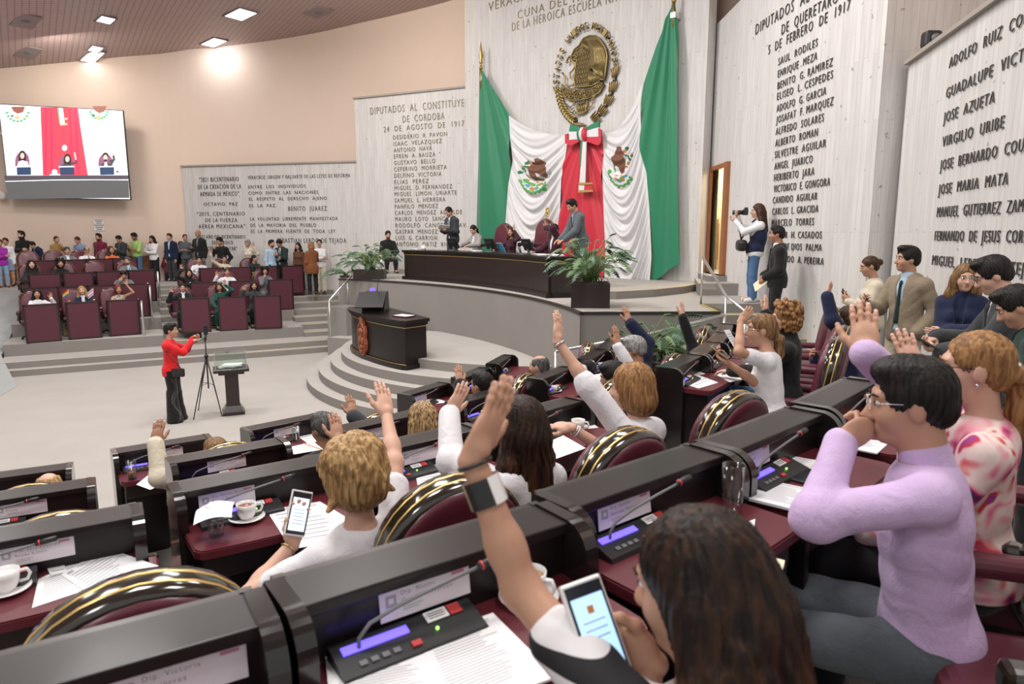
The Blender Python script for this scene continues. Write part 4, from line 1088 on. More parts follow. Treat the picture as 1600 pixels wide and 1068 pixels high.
# ------------------------------------------------------------------ far block desks and chairs
FRZ = math.atan2(FD[1], FD[0]) - math.pi / 2     # local +y looks along FD
ROWN = {'L1': 'front row of the left far block', 'L2': 'second row of the left far block', 'L3': 'third row of the left far block', 'L4': 'back row of the left far block', 'R1': 'front row of the right far block', 'R2': 'second row of the right far block', 'R3': 'back row of the right far block'}
POSN = {3: ('left end', 'middle', 'right end'), 4: ('left end', 'second place', 'third place', 'right end')}
FAR = {'L1': (.56, [(39, 87, 475), (107, 151, 471), (172, 211, 468)]), 'L2': (.88, [(41, 87, 449), (92, 135, 446), (138, 183, 444.5), (188, 229, 443)]), 'L3': (1.2, [(49, 90, 427), (102, 141, 425), (153, 191, 423), (202, 240, 421)]),
       'L4': (1.5, [(52, 85, 406.5), (94, 132, 404.5), (137, 174, 403.5), (177, 212, 402.5)]), 'R1': (.56, [(284, 323, 465), (342, 383, 463), (397, 437, 461)]), 'R2': (.88, [(299, 337.5, 440), (360, 397, 438), (419, 457, 436)]),
       'R3': (1.2, [(313, 349, 418), (355, 392, 416.5), (398, 433, 415.5), (440, 474, 414.5)])}
FAR_SEAT = {}
for key, (tz, L) in FAR.items():
    pts = [atz((a + b) / 2, y, tz + .92) for a, b, y in L]
    # straighten the row: least squares line, keep spacing
    P = np.array([p[:2] for p in pts]); c = P.mean(0); t = (P - c) @ FX; s = (P - c) @ (-FD); k = np.polyfit(t, s, 1)
    rz_ = FRZ + (math.atan(k[0])) * 0.6
    for i, (a, b, y) in enumerate(L):
        q = c + FX * t[i] - FD * np.polyval(k, t[i])
        # keep it on its own tier
        where = POSN[len(L)][i]
        place(DESK, (q[0], q[1], tz), rz_, f'maroon fronted desk, {where} of the {ROWN[key]}', 'desk', 'desks of the far blocks')
        f = np.array([math.cos(rz_ + math.pi / 2), math.sin(rz_ + math.pi / 2)]); sd = np.array([math.cos(rz_), math.sin(rz_)]); cp = q - f * .84 + sd * (.16 if key[0] == 'L' else .30)
        FAR_SEAT[(key, i)] = (cp[0], cp[1], tz, rz_)
        place(CHAIR, (cp[0], cp[1], tz), rz_ + random.uniform(-.12, .12), f'maroon leather chair, {where} of the {ROWN[key]}', 'chair', 'chairs of the far blocks')

# ------------------------------------------------------------------ near block desks
NEAR = {}


def near_desk(key, r, R, th, label, chair=True, dR=1.02, cth=1.7, clabel=None, console=True, crot=0.0):
    x, y = pol(R, th); rz = math.radians(th); o = place(DESK, (x, y, TZ[r]), rz, label, 'desk', 'desks of the near block'); NEAR[key] = (x, y, TZ[r], rz, r); o.scale = (1.07 if r > 2 else 1.0, 1, 1)
    if chair:
        cx, cy = pol(R + dR, th + cth); place(CHAIR, (cx, cy, TZ[r]), rz + crot, clabel or 'maroon chair at the ' + label.replace('black ', '', 1), 'chair', 'chairs of the near block')
    if console:
        M_ = Matrix.Translation((x, y, TZ[r] + .765)) @ Matrix.Rotation(rz, 4, 'Z'); p = M_ @ Vector((-.13, -.188, 0)); place(CONSOLE, p, rz, 'microphone console on the ' + label.replace('black ', '', 1), 'microphone', 'microphone consoles'[:40])
    return o


N4, N3, N2, N1 = TR[4], TR[3], TR[2], TR[1]
D_ = [('L4', 4, 11.68, 31.8, 'black desk with its end rail across the lower left corner'), ('D', 4, 11.66, 35.6, 'black desk with open papers beside the raised bare arm'), ('E', 4, 11.60, 39.4, 'black desk in front of the brown haired woman'), ('F', 4, 11.60, 43.2, 'black desk with the tall glass before the lilac shirt'),
      ('G', 4, 11.58, 47.2, 'black desk at the row end beside the floral blouse'),
      ('L3', 3, 10.12, 30.95, 'black desk with cup and loose papers at the left edge'), ('C', 3, N3, 35.95, 'black desk with white teacup before the short blonde woman'), ('C2', 3, N3, 40.45, 'black desk in front of the long dark haired woman'), ('C3', 3, N3, 45.6, 'black desk in front of the straight blonde woman'),
      ('C4', 3, N3, 57.3, 'unattended black desk with papers under the green reflection'), ('C5', 3, N3, 61.8, 'black desk with brown folder before the ponytailed woman'), ('C6', 3, N3, 66.0, 'black desk in front of the curly haired woman'), ('C7', 3, N3, 70.4, 'black desk in front of the blue jacket by the wall'),
      ('L2', 2, 8.72, 29.9, 'second black desk up from the left edge'), ('B', 2, N2, 37.1, 'black desk with name card behind the teacup desk'), ('B2', 2, N2, 44.25, 'black desk in front of the streaked blonde head'), ('B3', 2, N2, 51.3, 'black desk with white notebook behind the dark haired woman'), ('H4', 2, N2, 59.0, 'black desk with white slip and saucer beyond the raised hand'),
      ('H5', 2, N2, 66.6, 'black desk with white jar and coffee cup'), ('H6', 2, N2, 71.6, 'black desk in front of the grey haired man'),
      ('L1', 1, 7.3, 28.4, 'farthest black desk on the left side'), ('A', 1, N1, 36.0, 'black desk with amber glass at the raised cream sleeve'), ('A2', 1, N1, 43.9, 'front row black desk with tall glass and card'), ('H1', 1, N1, 57.75, 'front row black desk below the round steps'), ('H2', 1, N1, 65.4, 'front row black desk to the right of the round steps'), ('H3', 1, N1, 73.0, 'front row black desk nearest the dais wall')]
CROT = {'E': 0, 'C3': -.1, 'C4': .05}
for k, r, R, th, lab in D_:
    near_desk(k, r, R, th, lab, chair=(k not in ('L4', 'D', 'E', 'F', 'G') and r != 1) or k in ('A', 'A2', 'L1', 'H1', 'H3'), dR=.90 if k in ('L3', 'L2', 'L1') else .91, crot=CROT.get(k, random.uniform(-.08, .08)), console=k not in ('L1', 'C7', 'L4'))


def near_at(key, x, y, z=0.0):
    a = NEAR[key]; return Matrix.Translation(a[:3]) @ Matrix.Rotation(a[3], 4, 'Z') @ Vector((x, y, z))


# name cards on the inner face of the hutches
CARDS = {'D': ('Dip. Naomi', 'Garrido Alvarado'), 'C': ('Dip. Bertha Rosalía', 'Ahued Malpica'), 'E': ('Dip. Astrid', 'Sánchez Moguel'), 'F': ('Dip. Diego', 'Castañeda'), 'B': ('Dip. Elba del Carmen', 'Romero Gómez'), 'L3': ('Dip. José Eduardo', 'Reyes Limón'), 'L2': ('Dip. Felipe', 'Pineda'), 'B2': ('Dip. Ramón', 'Santos Navarro'),
         'C2': ('Dip. Janix', 'Castro'), 'A2': ('Dip. Urbano', 'Bautista'), 'A': ('Dip. Igor', 'Rojí'), 'H1': ('Dip. Tania', 'Cruz'), 'H4': ('Dip. Paul', 'Martínez'), 'L4': ('Dip. Victoria', 'Gutiérrez'), 'C4': ('Dip. Dulce', 'Hernández'), 'H3': ('Dip. Miguel', 'Pintos')}
CPOS = {'D': -.03, 'C': -.14, 'E': -.10, 'F': -.16, 'B': .0, 'L3': .07, 'L2': .05, 'B2': -.02, 'C2': .03, 'A2': .03, 'A': .05, 'H1': -.12, 'H4': -.22, 'L4': .24, 'C4': -.30, 'H3': -.28}
for k, (t1, t2) in CARDS.items():
    a = NEAR[k]; x = CPOS[k]; wc = .23 if k not in ('C4', 'H4', 'H3') else .1
    X = Matrix.Translation(near_at(k, x - .03, -.1295, .845)) @ Matrix.Rotation(a[3], 4, 'Z') @ Matrix.Rotation(math.radians(82), 4, 'X')
    o = bpy.data.objects.new('name_card', None); COL.objects.link(o); o.matrix_world = X
    lab = [d for d in D_ if d[0] == k][0][4]; tag(o, 'printed name card on the ' + lab.replace('black ', '', 1), 'name card', 'name cards')
    mb = MB().mat('card'); mb.box((0, 0, 0), (wc, .075, .003)); mb.build('card', o)
    mb = MB().mat('ink')
    if wc > .2:
        add_text(mb, t1, Matrix.Translation((-.062, .012, .002)), .010, None); add_text(mb, t2, Matrix.Translation((-.062, -.006, .002)), .010, None)
        mb.mat('faint_ink').box((-.035, -.016, .002), (.05, .002, .0006)); mb.box((-.04, -.022, .002), (.04, .002, .0006)); mb.box((-.088, .005, .002), (.026, .026, .0006)); mb.mat('card').box((-.088, .005, .0024), (.012, .012, .0006)); mb.mat('pink_ink').box((.085, .022, .002), (.034, .007, .0006)); mb.build('printing', o)

# ------------------------------------------------------------------ presidium desk
QC = np.array([-10.75, 9.01]); QR = 11.97


def qpt(deg, R): a = math.radians(deg); return (QC[0] + R * math.sin(a), QC[1] + R * math.cos(a))


A0, A1 = 41.4, 72.3


def arc_solid(mb, R0, R1, z0, z1, a0=A0, a1=A1, n=36):
    p = [qpt(a0 + (a1 - a0) * i / n, R0) for i in range(n + 1)] + [qpt(a1 - (a1 - a0) * i / n, R1) for i in range(n + 1)]; mb.prism(p, z0, z1)


pd = empty('presidium_desk', (*qpt(57, QR + .3), ZP), 0, 'long curved black desk on the dais with a brass line along its front', 'desk'); off = Matrix.Translation(pd.location).inverted()


def sub(mb, nm, root):
    o = mb.build(nm); o.parent = root; o.matrix_parent_inverse = Matrix.Translation(root.location).inverted(); KIDS.setdefault(root.name, []).append(o); return o


mb = MB().mat('dark_wood'); arc_solid(mb, QR + .02, QR + .08, ZP, ZP + .70); arc_solid(mb, QR + .02, QR + .70, ZP, ZP + .70, A1 - .35, A1, 2); arc_solid(mb, QR + .02, QR + .70, ZP, ZP + .70, A0, A0 + .35, 2); sub(mb, 'front_panel', pd)
mb = MB().mat('black_lacquer'); arc_solid(mb, QR - .03, QR + .75, ZP + .71, ZP + .76, A0 - .2, A1 + .25); arc_solid(mb, QR - .005, QR + .72, ZP + .66, ZP + .71); sub(mb, 'top', pd)
mb = MB().mat('black_lacquer'); arc_solid(mb, QR - .035, QR + .09, ZP, ZP + .085, A0 - .2, A1 + .2); arc_solid(mb, QR + .05, QR + .72, ZP, ZP + .085, A1 - .3, A1 + .2, 2); sub(mb, 'plinth', pd)
mb = MB().mat('gold'); arc_solid(mb, QR + .008, QR + .07, ZP + .635, ZP + .652, A0 - .02, A1 + .06); arc_solid(mb, QR + .05, QR + .70, ZP + .635, ZP + .652, A1 - .3, A1 + .06, 2); sub(mb, 'brass_line', pd)


def on_arc(pxl, c, R, y=385):
    r = ray(pxl, y); d = np.array([r[0], r[1]]); c = np.array(c); A_ = d @ d; B_ = -2 * d @ c; C_ = c @ c - R * R; D2 = B_ * B_ - 4 * A_ * C_
    ts = [(-B_ + s * math.sqrt(max(D2, 0))) / (2 * A_) for s in (-1, 1)]; t = max(ts); return d * t


def face_arc(p): d = QC - np.array(p); return math.atan2(d[1], d[0]) - math.pi / 2


for i, (x, lab) in enumerate(((773, 'tall empty maroon chair behind the dais desk, left of the gold finial chair'), (835, 'tall maroon presiding chair topped by a gold finial'))):
    p = on_arc(x, QC, QR + 1.45); o = place(CHAIR, (p[0], p[1], ZU), face_arc(p), lab, 'chair', 'chairs on the dais'); o.scale = (1.08, 1.08, 1.13 if i == 0 else 1.2)
    if i == 1:
        mb = MB().mat('gold'); mb.tube([(0, -.33, 1.14), (0, -.34, 1.20)], .012, 6)
        for k in range(9): a = 2 * math.pi * k / 9; mb.ell((.055 * math.cos(a), -.34, 1.29 + .085 * math.sin(a)), (.026, .012, .03), 8, 6)
        mb.ell((0, -.34, 1.29), (.035, .012, .05), 8, 6); mb.build('gold_finial', o)
mat('screen_dark', (0.02, 0.022, 0.03), 0.25)


def monitor_model(name):
    o = empty(name); mb = MB().mat('plastic_grey'); mb.box((0, 0, .01), (.22, .18, .02), .006); mb.tube([(0, -.02, .02), (0, .0, .12)], .03, 8); mb.build('stand', o)
    X = Matrix.Translation((0, .02, .19)) @ Matrix.Rotation(math.radians(-24), 4, 'X'); mb = MB().mat('plastic_black'); mb.box((0, 0, 0), (.40, .035, .27), .012, X=X); mb.box((0, .025, -.02), (.24, .03, .16), .01, X=X); mb.build('housing', o)
    mb = MB().mat('screen_dark'); mb.box((0, -.019, 0), (.36, .004, .23), X=X); mb.build('screen', o); return o


MON = monitor_model('monitor')
for x, lab in ((709, 'dark monitor on the dais desk before the standing man with papers'), (767, 'dark monitor on the dais desk before the empty tall chair'), (825, 'dark monitor on the dais desk before the gold finial chair')):
    p = on_arc(x, QC, QR + .42, 390); place(MON, (p[0], p[1], ZP + .76), face_arc(p), lab, 'monitor', 'monitors on the dais desk')

# ------------------------------------------------------------------ rostrum
FRO = [(-3.46, 14.60), (-3.30, 14.08), (-3.06, 13.62), (-2.80, 13.22), (-2.50, 12.82), (-2.22, 12.50), (-1.94, 12.24)]
FRO = spline(FRO, 4)
BACK = [(-1.60, 12.62), (-2.95, 14.95)]
ros = empty('rostrum', (-2.5, 13.4, ZPOD), 0, 'black curved speaking rostrum with a carved wooden crest at the round steps', 'rostrum')


def outline(g):
    P = FRO + BACK; c = np.array([-2.35, 13.6]); out = []
    for i, p in enumerate(P):
        a = np.array(P[i - 1]); b = np.array(P[(i + 1) % len(P)]); d = (b - a) / np.hypot(*(b - a)); nrm = np.array([-d[1], d[0]])
        if nrm @ (np.array(p) - c) < 0: nrm = -nrm
        out.append(tuple(np.array(p) + nrm * g))
    return out


mb = MB().mat('black_lacquer'); mb.prism(outline(0), ZPOD, ZPOD + .84); sub(mb, 'body', ros)
mb = MB().mat('black_lacquer'); mb.prism(outline(.05), ZPOD, ZPOD + .09); sub(mb, 'plinth', ros)
mb = MB().mat('black_lacquer'); mb.prism(outline(.035), ZPOD + .80, ZPOD + .85); mb.prism(outline(.07), ZPOD + .85, ZPOD + .91); sub(mb, 'top', ros)
mb = MB().mat('gold'); mb.prism(outline(.006), ZPOD + .765, ZPOD + .778); mb.tube([(p[0], p[1], ZPOD + .095) for p in outline(.03)[:len(FRO)]], .006, 5); sub(mb, 'brass_line', ros)
mat('carved_wood', (0.30, 0.085, 0.035), 0.45, noise=.25, nscale=9); mat('carved_dark', (0.13, 0.03, 0.015), 0.5)
i0 = 10; pc = np.array(FRO[i0]); dd = np.array(FRO[i0 + 1]) - np.array(FRO[i0 - 1]); dd /= np.hypot(*dd); nn = np.array([-dd[1], dd[0]]); nn = -nn if nn[0] > 0 else nn
CX = frame_mat((pc[0] + nn[0] * .01, pc[1] + nn[1] * .01, ZPOD + .42), (dd[0], dd[1], 0), (0, 0, 1), (nn[0], nn[1], 0))


def shield(s, dx=0, dy=0): return [(dx + x * s, dy + y * s) for x, y in ((-.10, .33), (.10, .33), (.11, .25), (.18, .26), (.20, .12), (.17, .02), (.21, -.10), (.19, -.22), (.10, -.32), (0, -.36), (-.10, -.32), (-.19, -.22), (-.21, -.10), (-.17, .02), (-.20, .12), (-.18, .26), (-.11, .25))]


mb = MB().mat('carved_wood'); mb.prism(shield(1), 0, .05, CX); mb.prism([(-.08, .30), (.08, .30), (.07, .40), (.03, .42), (-.03, .42), (-.07, .40)], 0, .06, CX); sub(mb, 'crest', ros)
mb = MB().mat('carved_dark'); mb.prism(shield(.72), .05, .06, CX); sub(mb, 'crest_field', ros)
mb = MB().mat('carved_wood')
for (x, y, a, b) in ((0, .15, .05, .06), (-.07, -.05, .04, .08), (.07, -.05, .04, .08), (0, -.17, .09, .04), (0, .0, .025, .09), (-.08, .14, .025, .05), (.08, .14, .025, .05), (0, -.26, .05, .03)): mb.add(*ell_geo(a, b, .03), True, CX @ Matrix.Translation((x, y, .06)))
P = shield(.86); mb.tube([CX @ Vector((p[0], p[1], .055)) for p in P + [P[0]]], .014, 6); sub(mb, 'crest_carving', ros)
tz = ZPOD + .91
lec = empty('reading_desk', (-2.75, 13.70, tz), math.radians(-35), 'slanted black reading stand with screen on the rostrum', 'reading stand')
mb = MB().mat('black_lacquer'); mb.prism([(-.30, 0), (.26, 0), (.20, .12), (-.10, .40), (-.24, .40)], -.22, .22, frame_mat((0, 0, 0), (.55, -.83, 0), (0, 0, 1), (-.83, -.55, 0))); mb.build('body', lec)
mb = MB().mat('plastic_black'); mb.box((.02, -.05, .31), (.50, .56, .03), .008, X=Matrix.Rotation(math.radians(-56), 4, 'Z') @ Matrix.Rotation(math.radians(0), 4, 'X') @ Matrix.Rotation(math.radians(32), 4, 'Y')); mb.build('slant_top', lec)
mb = MB().mat('lcd'); mb.box((-.17, .16, .42), (.015, .16, .08), X=Matrix.Rotation(.2, 4, 'Z')); mb.build('timer_display', lec)
for k, (sx, sy) in enumerate(((.0, .12), (.10, .02))):
    mb = MB().mat('plastic_black'); mb.tube([(-.12 + sx, sy + .05, .38), (-.10 + sx, sy + .05, .50), (.02 + sx, sy - .05, .58), (.2 + sx, sy - .2, .62), (.27 + sx * .6, sy - .26, .68)], [.008, .005, .005, .005, .01], 6); mb.build('gooseneck_microphone', lec)
o = empty('folder', (-2.05, 12.85, tz), -.6, 'thin dark red folder on the rostrum top', 'folder'); mb = MB().mat('red_leather') if 'red_leather' in MAT else MB().mat('maroon_top'); mb.box((0, 0, .012), (.36, .26, .024), .004); mb.build('cover', o)
mb = MB().mat('paper'); mb.box((.01, 0, .026), (.33, .24, .006)); mb.build('sheets', o)

# ------------------------------------------------------------------ ballot pedestal, tripod
ped = empty('pedestal', (-4.92, 11.73, 0), math.radians(24), 'dark wooden pedestal standing on the open floor under a glass box', 'pedestal')
mb = MB().mat('dark_wood'); mb.box((0, 0, .03), (.36, .36, .06), .01)
v, f = rbox_geo(1, 1, 1, 0); mb.add([(x * (.34 - .10 * (z + .5)), y * (.34 - .10 * (z + .5)), .06 + .10 * (z + .5)) for x, y, z in v], f); mb.build('base', ped)
mb = MB().mat('dark_wood'); mb.box((0, 0, .43), (.22, .20, .60), .012); mb.build('column', ped)
mb = MB().mat('dark_wood'); mb.box((0, 0, .745), (.42, .34, .05), .01); mb.box((0, 0, .795), (.58, .44, .055), .012); mb.build('top', ped)
gb = empty('ballot_box', (-4.92, 11.73, .8225), math.radians(24), 'clear glass box holding white ballots on top of the pedestal', 'ballot box')
mb = MB().mat('glass')
for s in (-1, 1): mb.box((s * .25, 0, .13), (.008, .36, .26)); mb.box((0, s * .18, .13), (.5, .008, .26))
mb.box((0, 0, .258), (.5, .36, .006)); mb.build('panes', gb)
mb = MB().mat('steel')
for sx in (-1, 1):
    for sy in (-1, 1): mb.box((sx * .25, sy * .18, .13), (.01, .01, .26))
for z in (.004, .26): mb.box((0, .18, z), (.51, .008, .008)); mb.box((0, -.18, z), (.51, .008, .008)); mb.box((.25, 0, z), (.008, .36, .008)); mb.box((-.25, 0, z), (.008, .36, .008))
mb.build('edges', gb)
o = empty('ballots', (-4.92, 11.73, .83), .2, 'pile of white ballot sheets inside the glass box', 'paper'); mb = MB().mat('paper')
for k in range(6): mb.box((random.uniform(-.05, .05), random.uniform(-.04, .04), .006 + .008 * k), (.3, .2, .006), rz=random.uniform(-.3, .3))
mb.build('sheets', o)
tri = empty('tripod', (-5.33, 11.72, 0), 0, 'black three legged tripod holding a phone beside the woman in red', 'tripod')
mb = MB().mat('plastic_black'); mb.tube([(0, 0, .45), (0, 0, 1.30)], .013, 8); mb.ell((0, 0, 1.02), .04, 8, 6); mb.tube([(0, 0, 1.30), (.02, 0, 1.40)], .02, 8); mb.tube([(0, 0, 1.34), (-.22, -.06, 1.24)], .007, 6); mb.build('centre_column', tri)
for (fx, fy) in ((.30, -.22), (-.30, .20), (-.10, -.42)):
    mb = MB().mat('plastic_black'); mb.tube([(0, 0, 1.02), (fx * .55, fy * .55, .48), (fx, fy, .012)], [.014, .011, .008], 7); mb.tube([(fx * .5, fy * .5, .53), (0, 0, .55)], .005, 5); mb.ell((fx, fy, .012), .013, 6, 5); mb.build('leg', tri)
o = empty('phone', (-5.31, 11.72, 1.40), .9, 'dark phone clamped on the tripod head', 'phone'); mb = MB().mat('plastic_black'); mb.box((0, 0, .08), (.076, .01, .16), .004); mb.build('body', o); mb = MB().mat('screen_dark'); mb.box((0, -.0055, .08), (.068, .002, .145)); mb.build('screen', o)

# ------------------------------------------------------------------ planters
mat('leaf', (0.04, 0.105, 0.048), 0.42, noise=.35, nscale=9); mat('leaf_light', (0.11, 0.20, 0.085), 0.45, noise=.3, nscale=9); mat('stem', (0.16, 0.24, 0.08), 0.6); mat('planter_brown', (0.028, 0.018, 0.016), 0.4); mat('soil', (0.03, 0.02, 0.015), 0.9)


def lobed_leaf(mb, base, direction, L, W, droop, twist=0.0, lobes=6):
    d = Vector(direction).normalized(); up = Vector((0, 0, 1)); s = d.cross(up); s = s.normalized() if s.length > 1e-3 else Vector((1, 0, 0)); u = s.cross(d)
    s = (Matrix.Rotation(twist, 3, d) @ s); u = s.cross(d)
    spine = [Vector(base) + d * (L * t) - up * (droop * L * t * t) + u * (.0) for t in np.linspace(0, 1, 2 * lobes + 2)]
    vs = []; n = len(spine)
    for i, p in enumerate(spine):
        t = i / (n - 1); w = W * (math.sin(math.pi * min(1, .12 + .88 * t)) ** .7) * (1.0 if i % 2 else .22) * (1 - .25 * t); off = d * (L * .10 if i % 2 else 0)
        if i == n - 1: w = .002; off = d * 0
        vs += [p - s * w - off + u * (-.12 * w), p + u * .01, p + s * w - off + u * (-.12 * w)]
    fs = []
    for i in range(n - 1):
        a = 3 * i; fs += [[a, a + 1, a + 4, a + 3], [a + 1, a + 2, a + 5, a + 4]]
    mb.add(vs, fs, False)


def plant(name, loc, label, box, n, reach, hgt, seed, lean=(0, 0), spots=None, strap=8):
    rnd = random.Random(seed); o = empty(name, loc, box[3] if len(box) > 3 else 0, label, 'plant', 'potted plants of the dais')
    if box[0] > 0:
        mb = MB().mat('planter_brown'); w, d, h = box[:3]; mb.box((0, 0, h / 2), (w, d, h), .008); mb.build('planter', o); mb = MB().mat('soil'); mb.box((0, 0, h + .002), (w - .06, d - .06, .01)); mb.build('soil', o)
    else:
        mb = MB().mat('planter_brown'); r, h = -box[0], box[2]; mb.lathe([(r * .75, 0), (r, h), (r * 1.08, h), (r * 1.08, h - .04)], (0, 0, 0), 18); mb.build('planter', o)
    h = box[2]; st = MB().mat('stem'); lv = MB(); w, d = abs(box[0]), box[1]
    for i in range(n):
        a = rnd.uniform(0, 6.283); rr = reach * rnd.uniform(.25, 1.0); bx, by = (spots[i % len(spots)] if spots else (0, 0)); bx += rnd.uniform(-.3, .3) * w * .6; by += rnd.uniform(-.3, .3) * d * .6
        tip = Vector((bx + rr * math.cos(a) + lean[0], by + rr * math.sin(a) + lean[1], h + hgt * rnd.uniform(.25, 1.0) * (1.15 - .5 * rr / reach))); b0 = Vector((bx * .8, by * .8, h - .02)); mid = (b0 + tip) / 2 + Vector((0, 0, .18 * hgt))
        st.tube([b0, (b0 * .6 + mid * .4) + Vector((0, 0, .05)), mid, tip], [.009, .008, .006, .005], 5, smooth=True)
        dr = (tip - mid); dr.z *= .3; dr = dr.normalized() + Vector((0, 0, rnd.uniform(-.35, .15))); lv.mat('leaf' if rnd.random() < .7 else 'leaf_light'); L = rnd.uniform(.14, .27); lobed_leaf(lv, tip, dr, L, L * .46, rnd.uniform(.2, .6), rnd.uniform(-.5, .5))
    for i in range(strap):
        a = rnd.uniform(0, 6.283); b0 = Vector((rnd.uniform(-.3, .3) * w, rnd.uniform(-.3, .3) * d, h)); lv.mat('leaf_light'); P = [b0 + Vector((math.cos(a) * t * .35, math.sin(a) * t * .35, .42 * t - .5 * t * t)) for t in np.linspace(0, 1, 6)]
        s = Vector((-math.sin(a), math.cos(a), 0)); lv.grid([[p - s * .012 * (1 - k / 6), p + s * .012 * (1 - k / 6)] for k, p in enumerate(P)], False)
    st.build('stems', o); lv.build('foliage', o); return o


plant('planter_plant', (1.28, 11.15, ZP), 'bushy green plant in a dark square box at the right end of the dais desk', (.62, .48, .40, -.1), 85, .62, .80, 3, (.0, .0), None, 16)
plant('planter_plant', (-3.75, 18.1, ZP), 'bushy green plant in a dark box left of the dais desk', (.80, .45, .24, .0), 70, .75, .72, 5, (.0, 0), None, 14)
plant('planter_plant', (2.05, 9.35, .86), 'leafy plant in a round black pot below the dais, beyond the grey haired man', (-.26, .3, .55), 75, .75, .60, 8, (.1, .1), [(-.25, 0), (.35, .1), (.05, .0)])
plant('planter_plant', (-4.55, 18.75, ZP), 'low green plant at the far left corner of the dais', (-.16, .2, .05), 18, .45, .25, 9, (-.1, 0), None, 4)


# ------------------------------------------------------------------ handrails
def rail(label, pts, posts, glassy=None, r=.022, name='handrail'):
    c = pts[0]; o = empty(name, c, 0, label, 'handrail', 'steel handrails'); c = Vector(c); mb = MB().mat('steel'); mb.tube([Vector(p) - c for p in pts], r, 9); mb.build('top_rail', o)
    for (a, b) in posts: mb = MB().mat('steel'); mb.tube([Vector(a) - c, Vector(b) - c], r * .8, 8); mb.build('post', o)
    for q in (glassy or []): mb = MB().mat('glass'); mb.add([Vector(p) - c for p in q], [list(range(len(q)))]); mb.build('glass_panel', o)
    return o


rail('steel handrail stepping down the right side of the dais', [(3.22, 11.6, 2.74), (3.25, 10.35, 2.20), (3.28, 9.55, 2.05)], [((3.22, 11.6, ZP), (3.22, 11.6, 2.74)), ((3.25, 10.35, 1.34), (3.25, 10.35, 2.2)), ((3.28, 9.55, 1.19), (3.28, 9.55, 2.05))], [[(3.22, 11.55, ZP + .1), (3.25, 10.4, 1.5), (3.25, 10.4, 2.1), (3.22, 11.55, 2.6)]])
rail('steel handrail sloping along the foot of the dais wall', [(3.05, 9.75, 1.98), (1.9, 9.45, 1.74), (.60, 9.25, 1.53)], [((3.05, 9.75, .86), (3.05, 9.75, 1.98)), ((1.35, 9.38, .86), (1.35, 9.38, 1.63)), ((.60, 9.25, .56), (.60, 9.25, 1.53))], [[(2.95, 9.72, 1.0), (.65, 9.25, .7), (.65, 9.25, 1.45), (2.95, 9.72, 1.88)]])
rail('steel handrail on the steps left of the dais', [(-4.58, 17.05, 1.48), (-4.3, 18.0, 1.95), (-4.2, 18.5, 2.2)], [((-4.58, 17.05, .5), (-4.58, 17.05, 1.48)), ((-4.32, 17.95, 1.2), (-4.32, 17.95, 1.92))], [[(-4.57, 17.1, .75), (-4.3, 18.0, 1.3), (-4.3, 18.0, 1.88), (-4.57, 17.1, 1.4)]])
rail('short level steel rail with glass behind the left dais plant', [(-4.55, 19.3, 2.55), (-3.6, 19.0, 2.55)], [((-4.5, 19.28, ZP), (-4.5, 19.28, 2.55)), ((-3.62, 19.0, ZP), (-3.62, 19.0, 2.55))], [[(-4.45, 19.27, 2.05), (-3.65, 19.01, 2.05), (-3.65, 19.01, 2.5), (-4.45, 19.27, 2.5)]])
for (x0, y0, yb, z, lab) in ((226, 472, 532, .42, 'lowest'), (238.5, 448, 503, .78, 'middle'), (250.5, 426, 478, 1.1, 'topmost')):
    b = atz(x0, yb, z); Hh = (yb - y0) * depth(b) / FPX; bk = -FD * .3
    rail(f'{lab} of the three hooped steel rails on the middle aisle steps', [(b[0], b[1], z), (b[0], b[1], z + Hh - .06), (b[0] + bk[0] * .2, b[1] + bk[1] * .2, z + Hh), (b[0] + bk[0], b[1] + bk[1], z + Hh), (b[0] + bk[0] * 1.2, b[1] + bk[1] * 1.2, z + Hh - .06), (b[0] + bk[0] * 1.2, b[1] + bk[1] * 1.2, z + .1)], [], None, .028)
# ------------------------------------------------------------------ people: smooth implicit surfaces meshed with surface nets
def _v(p): return np.array(p, float)


def sd_cone(P, a, b, ra, rb):
    ab = b - a; L2 = max(float(ab @ ab), 1e-9); t = np.clip(((P - a) @ ab) / L2, 0, 1); d = P - a - t[..., None] * ab
    return np.sqrt((d * d).sum(-1)) - (ra + (rb - ra) * t)


def sd_ell(P, c, r, R):
    q = (P - c) @ R; k0 = np.sqrt(((q / r) ** 2).sum(-1)); k1 = np.sqrt(((q / (r * r)) ** 2).sum(-1)); return k0 * (k0 - 1.0) / np.maximum(k1, 1e-6)


I3 = np.eye(3)


class Prims:
    def __init__(s): s.L = []

    def cone(s, a, b, ra, rb, k=.03, sub=False, grow=True): s.L.append(('c', _v(a), _v(b), ra, rb, k, sub, grow)); return s
    def ell(s, c, r, R=I3, k=.03, sub=False, grow=True): s.L.append(('e', _v(c), _v(r), R, None, k, sub, grow)); return s
    def cut(s, p, n): s.L.append(('h', _v(p), _v(n) / np.linalg.norm(n), None, None, 0, True, False)); return s
    def ext(s, o): s.L += o.L; return s


